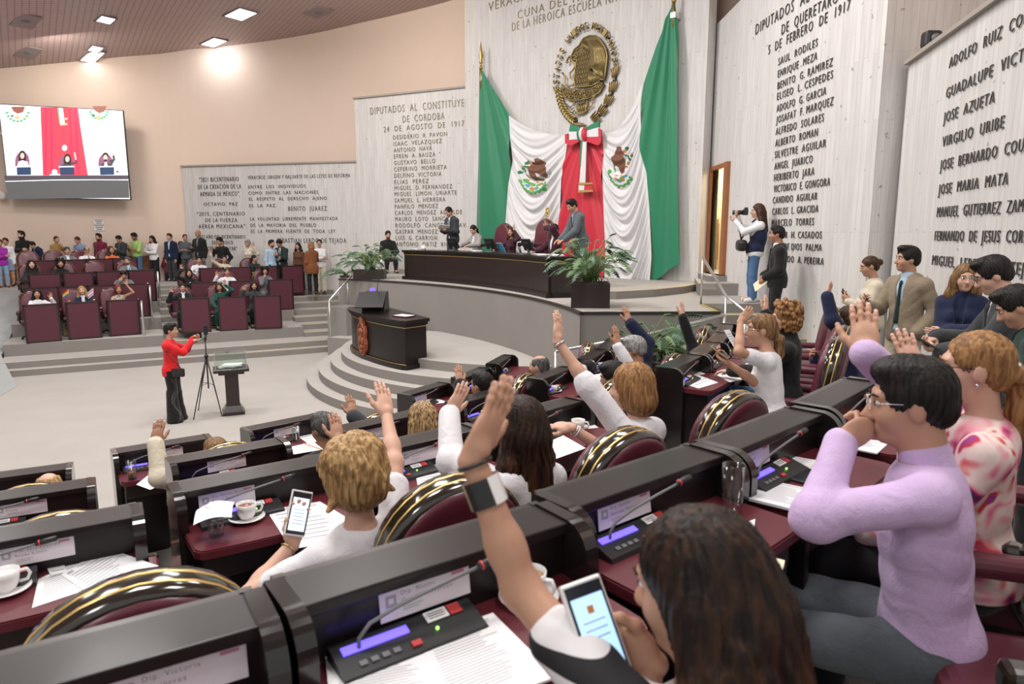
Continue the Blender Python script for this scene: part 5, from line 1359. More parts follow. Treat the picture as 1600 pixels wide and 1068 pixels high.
def mesh_sdf(pr, h, g=0.0, noise=None):
    lo = np.full(3, 9e9); hi = -lo
    for q in pr.L:
        if q[0] == 'h' or q[6]: continue
        if q[0] == 'c': r = max(q[3], q[4]); lo = np.minimum(lo, np.minimum(q[1], q[2]) - r); hi = np.maximum(hi, np.maximum(q[1], q[2]) + r)
        else: r = q[2].max(); lo = np.minimum(lo, q[1] - r); hi = np.maximum(hi, q[1] + r)
    lo -= g + 3 * h; hi += g + 3 * h; n = np.ceil((hi - lo) / h).astype(int) + 1
    F = np.full(n, 1.0, np.float32); ax = [lo[i] + h * np.arange(n[i]) for i in range(3)]
    for q in pr.L:
        kind, k, sub = q[0], q[5], q[6]; gg = g if q[7] else 0
        if kind == 'h':
            d = (ax[0][:, None, None] - q[1][0]) * q[2][0] + (ax[1][None, :, None] - q[1][1]) * q[2][1] + (ax[2][None, None, :] - q[1][2]) * q[2][2]; F = np.maximum(F, d.astype(np.float32)); continue
        if kind == 'c': r = max(q[3], q[4]); b0 = np.minimum(q[1], q[2]) - r; b1 = np.maximum(q[1], q[2]) + r
        else: r = q[2].max(); b0 = q[1] - r; b1 = q[1] + r
        pad = abs(gg) + k + 3 * h; i0 = np.maximum(np.floor((b0 - pad - lo) / h).astype(int), 0); i1 = np.minimum(np.ceil((b1 + pad - lo) / h).astype(int) + 1, n)
        if (i1 <= i0).any(): continue
        P = np.stack(np.meshgrid(ax[0][i0[0]:i1[0]], ax[1][i0[1]:i1[1]], ax[2][i0[2]:i1[2]], indexing='ij'), -1)
        d = (sd_cone(P, q[1], q[2], q[3], q[4]) if kind == 'c' else sd_ell(P, q[1], q[2], q[3])) - gg
        S = (slice(i0[0], i1[0]), slice(i0[1], i1[1]), slice(i0[2], i1[2])); A = F[S]
        if sub:
            d = -d
            if k > 0: w = np.maximum(k - np.abs(A - d), 0) / k; F[S] = np.maximum(A, d) + w * w * k / 4
            else: F[S] = np.maximum(A, d)
        else:
            if k > 0: w = np.maximum(k - np.abs(A - d), 0) / k; F[S] = np.minimum(A, d) - w * w * k / 4
            else: F[S] = np.minimum(A, d)
    if noise is not None:
        P = np.stack(np.meshgrid(*ax, indexing='ij'), -1); F = F + noise(P).astype(np.float32)
    F[0] = F[-1] = 1; F[:, 0] = F[:, -1] = 1; F[:, :, 0] = F[:, :, -1] = 1
    return nets(F, lo, h)


_CO = [(0, 0, 0), (1, 0, 0), (0, 1, 0), (1, 1, 0), (0, 0, 1), (1, 0, 1), (0, 1, 1), (1, 1, 1)]
_ED = [(0, 1), (2, 3), (4, 5), (6, 7), (0, 2), (1, 3), (4, 6), (5, 7), (0, 4), (1, 5), (2, 6), (3, 7)]


def nets(F, lo, h):
    ins = F < 0; c = sum(ins[x:ins.shape[0] - 1 + x, y:ins.shape[1] - 1 + y, z:ins.shape[2] - 1 + z].astype(np.int8) for x, y, z in _CO); m = (c > 0) & (c < 8)
    idx = np.argwhere(m); N = len(idx); ids = np.full(m.shape, -1, np.int64); ids[m] = np.arange(N)
    vals = np.stack([F[idx[:, 0] + x, idx[:, 1] + y, idx[:, 2] + z] for x, y, z in _CO], 1); acc = np.zeros((N, 3)); cnt = np.zeros(N); co = np.array(_CO, float)
    for a, b in _ED:
        s = (vals[:, a] < 0) != (vals[:, b] < 0); t = np.where(s, vals[:, a] / np.where(s, vals[:, a] - vals[:, b], 1), 0); p = co[a] + t[:, None] * (co[b] - co[a]); acc += np.where(s[:, None], p, 0); cnt += s
    V = lo + h * (idx + acc / np.maximum(cnt, 1)[:, None]); Q = []
    for axis in range(3):
        u, w = [(1, 2), (2, 0), (0, 1)][axis]; A = np.take(ins, range(ins.shape[axis] - 1), axis); B = np.take(ins, range(1, ins.shape[axis]), axis); e = np.argwhere(A != B)
        e = e[(e[:, u] > 0) & (e[:, w] > 0) & (e[:, u] < ins.shape[u] - 1) & (e[:, w] < ins.shape[w] - 1)]
        if not len(e): continue
        du = np.zeros(3, int); du[u] = 1; dw = np.zeros(3, int); dw[w] = 1
        q = np.stack([ids[tuple((e - du - dw).T)], ids[tuple((e - dw).T)], ids[tuple(e.T)], ids[tuple((e - du).T)]], 1); fl = ~ins[tuple(e.T)]; q[fl] = q[fl][:, ::-1]; Q.append(q)
    return V, (np.concatenate(Q) if Q else np.zeros((0, 4), int))


def folds(amp, f=17.0, seed=0):
    r = np.random.RandomState(seed); K = r.normal(size=(5, 3)) * f * np.array([1, 1, .75]); ph = r.uniform(0, 6.28, 5)
    return lambda P: amp * (sum(np.abs(np.sin(P @ K[i] * .5 + ph[i] + 1.1 * np.sin(P[..., 2] * 9 + i))) for i in range(5)) - 3.2) / 1.6


# ---- materials for people
def skin(name, c):
    m = mat(name, c, .48, spec=.35); b = m.node_tree.nodes['Principled BSDF']; b.inputs['Subsurface Weight'].default_value = .0; return name


skin('skin_light', (.62, .37, .27)); skin('skin_mid', (.50, .275, .185)); skin('skin_tan', (.40, .205, .13)); skin('skin_dark', (.30, .145, .09))
mat('lip', (.42, .13, .11), .4); mat('eye_white', (.75, .72, .70), .2); mat('eye_dark', (.03, .018, .012), .15); mat('nail', (.72, .46, .40), .25)


def hairmat(name, a, b, sc=70):
    m = bpy.data.materials.new(name); m.use_nodes = True; t, N, L = nt(m); bs = N['Principled BSDF']; tc = N.new('ShaderNodeTexCoord'); mp = N.new('ShaderNodeMapping'); mp.inputs['Scale'].default_value = (1, 1, .09); L.new(tc.outputs['Object'], mp.inputs['Vector'])
    nz = N.new('ShaderNodeTexNoise'); nz.inputs['Scale'].default_value = sc; nz.inputs['Detail'].default_value = 3; nz.inputs['Distortion'].default_value = .6; L.new(mp.outputs['Vector'], nz.inputs['Vector'])
    rp = N.new('ShaderNodeValToRGB'); rp.color_ramp.elements[0].position = .38; rp.color_ramp.elements[0].color = tuple(a) + (1,); rp.color_ramp.elements[1].position = .64; rp.color_ramp.elements[1].color = tuple(b) + (1,)
    L.new(nz.outputs['Fac'], rp.inputs['Fac']); L.new(rp.outputs['Color'], bs.inputs['Base Color']); bs.inputs['Roughness'].default_value = .48; bs.inputs['Specular IOR Level'].default_value = .24
    bp = N.new('ShaderNodeBump'); bp.inputs['Strength'].default_value = .5; bp.inputs['Distance'].default_value = .004; L.new(nz.outputs['Fac'], bp.inputs['Height']); L.new(bp.outputs['Normal'], bs.inputs['Normal']); MAT[name] = m


hairmat('hair_black', (.006, .005, .005), (.022, .017, .015)); hairmat('hair_brown', (.025, .012, .007), (.085, .042, .022)); hairmat('hair_blonde', (.22, .115, .045), (.55, .36, .16)); hairmat('hair_honey', (.17, .075, .028), (.40, .215, .085))
hairmat('hair_streaked', (.09, .045, .02), (.55, .37, .17), 90); hairmat('hair_balayage', (.016, .009, .007), (.085, .036, .018), 45)


def ombre(name):
    m = MAT[name]; t, N, L = nt(m); bs = N['Principled BSDF']; tc = N.new('ShaderNodeTexCoord'); sx = N.new('ShaderNodeSeparateXYZ'); L.new(tc.outputs['Generated'], sx.inputs[0]); rp = N.new('ShaderNodeValToRGB'); e = rp.color_ramp.elements; e[0].position = .15; e[0].color = (1.35, 1.2, 1.05, 1); e[1].position = .75; e[1].color = (.42, .40, .40, 1)
    mx = N.new('ShaderNodeMix'); mx.data_type = 'RGBA'; mx.blend_type = 'MULTIPLY'; mx.inputs['Factor'].default_value = 1; src = bs.inputs['Base Color'].links[0].from_socket; L.new(sx.outputs['Z'], rp.inputs['Fac']); L.new(src, mx.inputs['A']); L.new(rp.outputs['Color'], mx.inputs['B']); L.new(mx.outputs['Result'], bs.inputs['Base Color'])


ombre('hair_balayage'); hairmat('hair_red', (.11, .02, .012), (.26, .06, .035)); hairmat('hair_grey', (.16, .155, .15), (.42, .41, .40)); hairmat('hair_salt', (.03, .028, .028), (.13, .125, .12)); hairmat('hair_lightbrown', (.10, .05, .022), (.28, .16, .07))
CL = {}


def cloth(key, c, rough=.8, bump=.25):
    m = mat('cloth_' + key, c, rough, spec=.2, noise=.07, nscale=40, bump=bump, bscale=260, sheen=.15); t, N, L = nt(m); tc = N.new('ShaderNodeTexCoord'); n3 = N.new('ShaderNodeTexNoise'); n3.inputs['Scale'].default_value = 11; n3.inputs['Detail'].default_value = 2; n3.inputs['Distortion'].default_value = 1.6
    L.new(tc.outputs['Object'], n3.inputs['Vector']); b2 = N.new('ShaderNodeBump'); b2.inputs['Strength'].default_value = .8; b2.inputs['Distance'].default_value = .008; L.new(n3.outputs['Fac'], b2.inputs['Height']); b1 = [n for n in N if n.type == 'BUMP' and n != b2][0]; L.new(b2.outputs['Normal'], b1.inputs['Normal']); return 'cloth_' + key


for k_, c_ in dict(white=(.78, .77, .80), cream=(.70, .63, .50), black=(.014, .013, .014), charcoal=(.045, .047, .052), navy=(.012, .018, .05), darkgreen=(.022, .035, .035), denim=(.075, .15, .29), lightdenim=(.25, .36, .50), blueshirt=(.22, .30, .46), lightblue=(.42, .57, .72), mustard=(.33, .19, .065),
               maroon=(.16, .015, .04), wine=(.05, .010, .022), lime=(.36, .56, .17), brown=(.13, .055, .03), rust=(.21, .075, .03), red=(.66, .018, .022), green=(.018, .085, .07), lilac=(.60, .44, .69), beige=(.27, .215, .15), sand=(.55, .46, .34), oat=(.62, .55, .43), orange=(.72, .16, .05),
               grey=(.17, .17, .18), greyblue=(.095, .11, .125), purple=(.35, .03, .36), gunmetal=(.034, .039, .045), tan=(.38, .26, .15), teal=(.018, .04, .034), greyweave=(.33, .31, .30)).items(): cloth(k_, c_)


def pattern_mat(name, ramp, scale, kind='noise', stretch=(1, 1, 1)):
    m = bpy.data.materials.new(name); m.use_nodes = True; t, N, L = nt(m); b = N['Principled BSDF']; tc = N.new('ShaderNodeTexCoord'); mp = N.new('ShaderNodeMapping'); mp.inputs['Scale'].default_value = stretch; L.new(tc.outputs['Object'], mp.inputs['Vector'])
    if kind == 'noise': nz = N.new('ShaderNodeTexNoise'); nz.inputs['Scale'].default_value = scale; nz.inputs['Detail'].default_value = 1.5; nz.inputs['Distortion'].default_value = .5; out = nz.outputs['Fac']
    elif kind == 'check': nz = N.new('ShaderNodeTexChecker'); nz.inputs['Scale'].default_value = scale; out = nz.outputs['Fac']
    else: nz = N.new('ShaderNodeTexWave'); nz.bands_direction = 'Z'; nz.inputs['Scale'].default_value = scale; out = nz.outputs['Fac']
    L.new(mp.outputs['Vector'], nz.inputs['Vector']); rp = N.new('ShaderNodeValToRGB'); e = rp.color_ramp.elements; rp.color_ramp.interpolation = 'LINEAR' if kind == 'noise' else 'CONSTANT'
    e[0].position, e[0].color = ramp[0][0], tuple(ramp[0][1]) + (1,); e[1].position, e[1].color = ramp[-1][0], tuple(ramp[-1][1]) + (1,)
    for p, c in ramp[1:-1]: q = e.new(p); q.color = tuple(c) + (1,)
    L.new(out, rp.inputs['Fac']); L.new(rp.outputs['Color'], b.inputs['Base Color']); b.inputs['Roughness'].default_value = .8; MAT[name] = m


pattern_mat('cloth_floral', [(.33, (.10, .015, .12)), (.38, (.48, .03, .16)), (.43, (.80, .30, .38)), (.50, (.84, .70, .64)), (.57, (.82, .62, .58)), (.62, (.62, .04, .05)), (.70, (.30, .05, .30))], 9.0)
pattern_mat('cloth_plaid', [(0, (.02, .02, .024)), (.5, (.10, .10, .11))], 22, 'check'); pattern_mat('cloth_leopard', [(.42, (.03, .022, .02)), (.5, (.55, .48, .42)), (.6, (.62, .56, .50))], 42)
pattern_mat('cloth_stripe', [(0, (.74, .72, .73)), (.80, (.012, .011, .014)), (.99, (.012, .011, .014))], 3.0, 'wave')
mat('leather_black', (.015, .013, .013), .35); mat('leather_brown', (.16, .06, .025), .35); mat('sneaker_white', (.75, .75, .75), .5); mat('gold_plain', (.75, .55, .25), .25, metal=1); mat('silver', (.75, .75, .76), .2, metal=1)


def rotm(yaw=0, pitch=0, roll=0):
    """head style rotation: yaw about z (positive turns left), pitch forward about x, roll about y"""
    return np.array((Matrix.Rotation(yaw, 3, 'Z') @ Matrix.Rotation(-pitch, 3, 'X') @ Matrix.Rotation(roll, 3, 'Y')))


def elbow(sh, wr, l1, l2, pole):
    d = wr - sh; L = float(np.linalg.norm(d)); L = min(L, (l1 + l2) * .999); u = d / max(float(np.linalg.norm(d)), 1e-6); a = (l1 * l1 - l2 * l2 + L * L) / (2 * L); hh = math.sqrt(max(l1 * l1 - a * a, 0)); p = _v(pole); p = p - u * (p @ u); p = p / max(float(np.linalg.norm(p)), 1e-6)
    return sh + u * a + p * hh, sh + u * L


def head_prims(pr, c, R, s, fem, neck_to, lo=False):
    def T(p): return c + R @ (_v(p) * s)
    e = lambda p, r, k=.02, sub=False: pr.ell(T(p), _v(r) * s, R, k, sub)
    e((0, -.016, .03), (.074, .094, .086)); e((0, .028, -.036), (.056, .060, .082), .03); e((0, .064, -.096), (.024, .022, .020), .03)
    for q in (-1, 1): e((q * .034, .05, -.032), (.028, .03, .03), .03); e((q * .076, -.008, -.008), (.011, .021, .032), .012); pr.cone(T((q * .012, .096, -.036)), T((q * .012, .098, -.038)), .008 * s, .008 * s, .012)
    pr.cone(T((-.034, .074, .026)), T((.034, .074, .026)), .014 * s, .014 * s, .02); pr.cone(T((0, .086, .008)), T((0, .108, -.033)), .009 * s, .0135 * s, .014)
    pr.cone(T((-.018, .082, -.064)), T((.018, .082, -.064)), .009 * s, .009 * s, .01); pr.cone(T((-.014, .079, -.075)), T((.014, .079, -.075)), .009 * s, .009 * s, .01)
    if not lo:
        for q in (-1, 1): e((q * .031, .099, .006), (.017, .016, .011), .012, True)
    pr.cone(T((0, -.022, -.045)), neck_to, (.047 if fem else .057) * s, (.052 if fem else .066) * s, .04)
    return T


def hand_geo(side, pose, h, spread=.06):
    """wrist at the origin, fingers along +z, palm towards +y, thumb on the -x side for a right hand"""
    k = ('hand', side, pose, h)
    if k in _RB: return _RB[k]
    p = Prims(); th = -1 if side == 'R' else 1; p.cone((0, 0, -.010), (0, -.002, .015), .0245, .026, .02); p.ell((0, 0, .052), (.041, .0165, .053), I3, .02); p.ell((th * .022, .010, .035), (.018, .014, .032), I3, .02)
    cur = {'open': (.05, .10, .08), 'relax': (.30, .40, .30), 'grip': (.95, 1.05, .7), 'hold': (.55, .75, .5), 'fist': (1.45, 1.5, 1.0)}[pose]
    nails = []
    for i, (x, z0, L, r) in enumerate(((th * .0295, .092, .071, .0088), (th * .010, .098, .080, .0091), (th * -.0095, .096, .074, .0087), (th * -.0275, .088, .058, .0078))):
        a = 0.0; q = np.array([x, 0, z0 - .02]); fan = (x / .03) * (spread if pose == 'open' else .03); seg = (.02 + L * .42, L * .31, L * .27); rr = r
        for j in range(3):
            a += cur[j] * (1 + .08 * (i - 1)) if j else cur[0] * (1 + .1 * (i - 1)); d = np.array([math.sin(fan), math.sin(a), math.cos(a) * math.cos(fan)]); d /= np.linalg.norm(d); q2 = q + d * seg[j]; p.cone(q, q2, rr, rr * .92, .006)
            p.ell(q2, (rr * 1.02, rr * 1.04, rr * 1.02), I3, .004); q = q2; rr *= .93
        nails.append((q + d * .001, d, a, rr))
    t0 = np.array([th * .028, .006, .022]);
    if pose == 'open': tp = [t0, (th * .055, .012, .052), (th * .070, .015, .083), (th * .076, .017, .104)]
    elif pose in ('relax',): tp = [t0, (th * .046, .024, .055), (th * .046, .034, .086), (th * .038, .038, .104)]
    else: tp = [t0, (th * .040, .035, .048), (th * .026, .048, .076), (th * .008, .052, .090)]
    for a_, b_, ra, rb in zip(tp[:-1], tp[1:], (.0135, .0115, .0098), (.0118, .0100, .0082)): p.cone(a_, b_, ra, rb, .008)
    V, Q = mesh_sdf(p, h); mi = np.zeros(len(Q), int)
    if h < .005:
        C = V[Q].mean(1)
        for (q, d, a, rr) in nails:
            nb = np.array([0, -math.cos(a), math.sin(a)]); ctr = q + nb * rr * .75; dd = C - ctr; along = dd @ d; sidew = np.abs(dd[:, 0]); up = dd @ nb; mi[(np.abs(along) < .0075) & (sidew < .0055) & (up > -.003)] = 1
    _RB[k] = (V, Q, mi); return _RB[k]


HAIRF = {}


def hair_prims(style, c, R, s, seed=1):
    p = Prims(); rnd = random.Random(seed)
    def T(q): return c + R @ (_v(q) * s)
    def e(q, r, k=.02, sub=False): p.ell(T(q), _v(r) * s, R, k, sub)
    def cn(a, b, ra, rb, k=.025, sub=False): p.cone(T(a), T(b), ra * s, rb * s, k, sub)
    face = lambda w=.066, z=-.035, h=.105, y=.105: e((0, y, z), (w, .085, h), .012, True)
    if style in ('short', 'buzz', 'receding', 'quiff', 'balding'):
        g = {'short': .012, 'buzz': .005, 'receding': .008, 'quiff': .014, 'balding': .006}[style]
        e((0, -.018, .032), (.076 + g, .095 + g, .088 + g)); e((0, -.06, -.02), (.066 + g * .5, .05 + g, .06)); 
        if style == 'quiff': e((0, .045, .105), (.06, .05, .03), .03)
        if style == 'short': e((0, .03, .095), (.066, .06, .034), .03)
        e((0, .115, -.02), (.080, .085, .095 if style != 'receding' else .115), .008, True)
        if style == 'balding': e((0, .03, .12), (.06, .11, .05), .02, True)
        for q in (-1, 1): e((q * .085, .02, -.055), (.03, .05, .055), .008, True)
        p.cut(T((0, -.05, -.075)), R @ _v((0, .35, -1)))
    elif style in ('bob', 'bobw'):
        e((0, -.02, .035), (.090, .108, .098)); e((0, -.03, -.035), (.104, .098, .105), .04); e((0, -.055, -.085), (.098, .075, .07), .04); face(.062, -.05, .125, .115); p.cut(T((0, 0, -.148)), R @ _v((0, .05, -1)))
    elif style == 'wavy':
        e((0, -.02, .035), (.098, .112, .105)); e((0, -.035, -.03), (.105, .10, .095), .04)
        for i in range(46):
            a = 6.283 * i / 46 + rnd.uniform(-.12, .12); z0 = rnd.uniform(.0, .5); z1 = rnd.uniform(1.9, 2.35); prev = None; ph = rnd.uniform(0, 6.28); am = rnd.uniform(.15, .42)
            if math.sin(a) > .75: continue
            for k in range(9):
                t = z0 + (z1 - z0) * k / 8; rr = .103 + .008 * math.sin(ph + k); aa = a + am * math.sin(ph + .8 * k); tt = min(t, 1.6); inn = 1 - .35 * max(0, t - 1.75); q = (rr * inn * math.sin(tt) * math.cos(aa), -.02 + rr * inn * 1.06 * math.sin(tt) * math.sin(aa), .03 + rr * math.cos(tt) * 1.02 - max(0, t - 1.6) * .15)
                if prev is not None: cn(prev, q, .0175 - .0008 * k, .0165 - .0010 * k, .012)
                prev = q
        for q in (-1, 1): cn((q * .10, -.03, -.06), (q * .135, -.045, -.085), .02, .008, .01); 
        face(.060, -.045, .115, .118); e((0, -.06, -.155), (.14, .12, .03), .02, True)
    elif style in ('long', 'longw', 'half'):
        e((0, -.02, .035), (.088, .107, .098)); e((0, -.045, -.03), (.096, .085, .10), .04); cn((0, -.075, -.06), (0, -.095, -.34), .078, .085, .05)
        for q in (-1, 1): cn((q * .075, -.03, -.02), (q * .105, -.035, -.16), .036, .038, .04); cn((q * .10, -.045, -.15), (q * .085, -.06, -.36), .042, .03, .04)
        face(.060, -.05, .125, .112)
        if style == 'longw':
            for i in range(26): a = rnd.uniform(2.6, 6.8); z0 = rnd.uniform(-.30, -.05); q = (.1 * math.cos(a), -.06 + .07 * math.sin(a), z0); cn(q, (q[0] * 1.2, q[1] - .01, z0 - .07), .022, .016, .01)
    elif style in ('ponytail', 'ponylow', 'bun'):
        e((0, -.018, .032), (.083, .102, .094)); e((0, -.06, -.02), (.07, .055, .06)); e((0, .110, -.03), (.076, .082, .105), .01, True)
        for q in (-1, 1): e((q * .09, .015, -.05), (.03, .045, .06), .01, True)
        if style == 'bun': e((0, -.125, .02), (.04, .036, .04), .01); e((0, -.105, .015), (.026, .03, .026), .01)
        else:
            zb = -.04 if style == 'ponylow' else .0; cn((0, -.095, zb), (0, -.135, zb - .03), .026, .034, .015); cn((0, -.135, zb - .03), (.02, -.135, zb - .14), .036, .040, .02); cn((.02, -.135, zb - .14), (.005, -.12, zb - .28), .038, .018, .02)
    elif style == 'curly':
        e((0, -.02, .035), (.095, .108, .10)); e((0, -.04, -.03), (.10, .09, .085), .03)
        for i in range(150):
            a = rnd.uniform(0, 6.283); zz = rnd.uniform(-.12, .15); rr = .115 * math.sqrt(max(.1, 1 - ((zz - .02) / .17) ** 2)); x, y = rr * math.cos(a), -.02 + rr * math.sin(a)
            if y > .045 and zz < .075: continue
            e((x, y, zz), (.021, .021, .021), .004)
        face(.062, -.045, .11, .116)
    return p


def person(label, pos, yaw, pose='stand', H=1.70, fem=False, lean=0.0, side=0.0, twist=0.0, head=(0, 0, 0), L='down', R='down', skin_='skin_mid', top=('shirt', 'white'), bottom=('trousers', 'black'), shoes='leather_black', hair=('short', 'hair_black'), h=.014, group=None, name='person', world=None, collar=None, tie=None,
           sleeve='long', feet=None, headpos=None, beard=None, hs=1.0, seat=.47, cat='person', seed=0, build=1.0, heels=False, hand_h=None, poleL=None, poleR=None, hairmod=None, neckpos=None, skirt_hem=None, sleeve_end=.97, crossleg=False, armk=1.0):
    """pos = floor point under the person; yaw: direction faced (0 = +y).  world: dict of world targets for wrists."""
    s = H / 1.70; near = h < .010; Mw = Matrix.Translation(pos) @ Matrix.Rotation(yaw, 4, 'Z'); Mi = Mw.inverted()
    def W(p): return np.array(Mi @ Vector(p))
    sit = pose == 'sit'; pel = _v((0, 0, seat + .10 if sit else .905 * s))
    Rt = np.array(Matrix.Rotation(twist, 3, 'Z') @ Matrix.Rotation(-lean, 3, 'X') @ Matrix.Rotation(side, 3, 'Y'))
    N = pel + Rt @ _v((0, 0, .50 * s))
    if neckpos is not None:
        N = W(neckpos); ax = N - pel; ax /= np.linalg.norm(ax); fx = _v((1, 0, 0)); fy = np.cross(ax, fx); fy /= np.linalg.norm(fy); fx = np.cross(fy, ax); Rt = np.stack([fx, fy, ax], 1) @ np.array(Matrix.Rotation(twist, 3, 'Z')); s_t = float(np.linalg.norm(N - pel)) / .50
    Rh = rotm(*head)
    if not world or 'noyaw' not in world: pass
    hc = N + Rt @ _v((0, .012 * s, .075 * s)) + Rh @ _v((0, .03 * s, .108 * s))
    if headpos is not None: hc = W(headpos)
    sw = (.136 if fem else .160) * s * build; SH = {q: N + Rt @ _v((q * sw, -.005, -.070 * s)) for q in (-1, 1)}
    tor = Prims(); bw = build
    def te(o, r, k=.06, grow=True): tor.ell(N + Rt @ (_v(o) * s), _v(r) * s, Rt, k, False, grow)
    if fem:
        te((0, .002, -.17), (.128 * bw, .092, .155)); te((0, .0, -.33), (.118 * bw, .087, .14)); te((0, -.004, -.075), (.125 * bw, .066, .055)); te((0, -.008, -.03), (.07, .055, .04))
        for q in (-1, 1): te((q * .062, .082, -.185), (.052, .045, .055), .03)
    else: te((0, .002, -.17), (.156 * bw, .105, .165)); te((0, .004, -.34), (.140 * bw, .102, .15)); te((0, -.004, -.085), (.148 * bw, .074, .060)); te((0, -.008, -.03), (.085, .06, .045))
    hipw = (.158 if fem else .152) * s * bw; tor.ell(pel + _v((0, -.005, -.0)), _v((hipw, .112 * s * bw, .125 * s)), I3, .06)
    arms = Prims(); wrists = {}; skinarms = {}
    specs = {-1: L, 1: R}; l1, l2 = .285 * s * armk, .252 * s * armk; hands = []
    for q in (-1, 1):
        sp = specs[q]; sh = SH[q]; nm = 'L' if q < 0 else 'R'; pole = _v((q * .5, -.5, -.8)); curl = 'relax'; fdir = None; palm = None
        if isinstance(sp, dict):
            wr = W(sp['w']) if 'w' in sp else (sh + _v(sp['o']) * s if 'o' in sp else _v(sp['l'])); pole = _v(sp.get('pole', pole)); curl = sp.get('curl', 'relax')
            fdir = sp.get('f'); palm = sp.get('p')
            if fdir is not None and sp.get('wf'): fdir = np.array(Mi.to_3x3() @ Vector(fdir))
            if palm is not None and sp.get('wf'): palm = np.array(Mi.to_3x3() @ Vector(palm))
            if 'e' in sp: pole = W(sp['e']) - (sh + wr) * .5
            if 'wpole' in sp: pole = np.array(Mi.to_3x3() @ Vector(sp['wpole']))
        elif sp == 'down': wr = sh + _v((q * .05, .04, -.525)) * s; pole = _v((q * .4, -1, 0)); palm = (-q, 0, 0)
        elif sp == 'up': wr = sh + _v((q * .07, .13, .36)) * s; pole = _v((q * 1, .3, -.6)); curl = 'open'; fdir = (q * .05, .08, 1); palm = (0, 1, .05)
        elif sp == 'uphigh': wr = sh + _v((q * .05, .12, .50)) * s; pole = _v((q, .3, -.3)); curl = 'open'; fdir = (0, .05, 1); palm = (0, 1, .05)
        elif sp == 'bentup': wr = sh + _v((q * .16, .18, .12)) * s; pole = _v((q * .7, -.2, -1)); curl = 'open'; fdir = (q * .05, .1, 1); palm = (0, 1, 0)
        elif sp == 'crossed': wr = N + Rt @ (_v((-q * .10, .22, -.30 + .02 * q)) * s); pole = _v((q, -.2, -.6)); fdir = (-q, .15, .0); palm = (0, -1, 0)
        elif sp == 'phone': wr = N + Rt @ (_v((q * .06, .30, -.26)) * s); pole = _v((q * .7, -.4, -1)); curl = 'hold'; fdir = (-q * .35, .55, .75); palm = (-q * .5, -.5, .4)
        elif sp == 'phoneup': wr = N + Rt @ (_v((q * .05, .26, -.08)) * s); pole = _v((q * .7, -.2, -1)); curl = 'hold'; fdir = (-q * .3, .3, .9); palm = (-q * .4, -.6, .2)
        elif sp == 'table': wr = pel + _v((q * .17, .42, .215)); pole = _v((q, -.5, -.4)); fdir = (-q * .35, 1, -.05); palm = (0, 0, -1)
        elif sp == 'lap': wr = pel + _v((q * .10, .30, .07)); pole = _v((q, -.6, -.2)); fdir = (-q * .4, 1, -.1); palm = (0, 0, -1)
        elif sp == 'pocket': wr = pel + _v((q * .19, .06, -.02)) * s; pole = _v((q * .6, -1, 0)); fdir = (0, .3, -1); palm = (-q, 0, 0)
        elif sp == 'hold': wr = N + Rt @ (_v((q * .10, .27, -.30)) * s); pole = _v((q * .6, -.5, -1)); curl = 'hold'; fdir = (-q * .5, .8, .1); palm = (-q * .5, -.1, .7)
        elif sp == 'chin': wr = hc + Rh @ _v((q * .04, .10, -.19)); pole = _v((q * .6, .2, -1)); curl = 'grip'; fdir = (-q * .5, -.2, .9); palm = (0, -1, .2)
        if wr[2] > sh[2] + .12: SH[q] = sh = sh + _v((-q * .010, .0, (sp.get('shr', .03) if isinstance(sp, dict) else .03))) * s
        if 'poleL' and q < 0 and poleL is not None: pole = _v(poleL)
        if q > 0 and poleR is not None: pole = _v(poleR)
        wt = wr; el, wr = elbow(sh, wr, l1, l2, pole); wrists[nm] = wr
        if np.linalg.norm(wt - wr) > .03: print('CLAMP', label[:40], nm, np.round(np.linalg.norm(wt - sh), 2), 'max', round(l1 + l2, 2))
        ra = (.043 if fem else .049) * s * bw; re = (.034 if fem else .040) * s; rw = (.023 if fem else .0275) * s
        arms.cone(sh, el, ra, re, .03); arms.cone(el, el + (wr - el) * .35, re * 1.02, re * .98, .02); arms.cone(el + (wr - el) * .3, wr, re * .97, rw, .02); arms.ell(sh, _v((ra * 1.02,) * 3), I3, .04)
        skinarms[q] = (sh, el, wr, ra, re, rw)
        fd = (wr - el) / max(np.linalg.norm(wr - el), 1e-6) if fdir is None else _v(fdir); fd = fd / np.linalg.norm(fd); pm = _v((-q * .7, .3, -.2)) if palm is None else _v(palm); pm = pm - fd * (pm @ fd); pm = pm / max(np.linalg.norm(pm), 1e-6); hx = np.cross(pm, fd)
        hands.append((nm, wr, np.stack([hx, pm, fd], 1), curl))
    legs = Prims(); ft = {}
    hipx = .088 * s
    for q in (-1, 1):
        hip = pel + _v((q * hipx, 0, -.03))
        if sit: kn = hip + _v((q * .04, .42 * s, .0)); an = _v((kn[0] + q * .01, kn[1] - .03, .09))
        else:
            an = _v((q * .10 * s, .0, .09)); kn = (hip + an) / 2 + _v((q * .01, .025, 0))
        if feet and q in feet:
            an = W(feet[q]) + _v((0, 0, .08)); kn, _ = elbow(hip, an, .42 * s, .415 * s, (q * .2, 1, .1))
        if crossleg and sit and q > 0: kn = hip + _v((-.05, .42 * s, .09)); an = kn + _v((-.18, .20, -.26))
        rt_ = (.082 if fem else .080) * s * bw; rk = .056 * s; rn = .040 * s; legs.cone(hip, kn, rt_, rk, .04); legs.cone(kn, kn + (an - kn) * .4, rk, rk * .98, .03); legs.cone(kn + (an - kn) * .35, an, rk * .97, rn, .03); ft[q] = an
    shoesP = Prims()
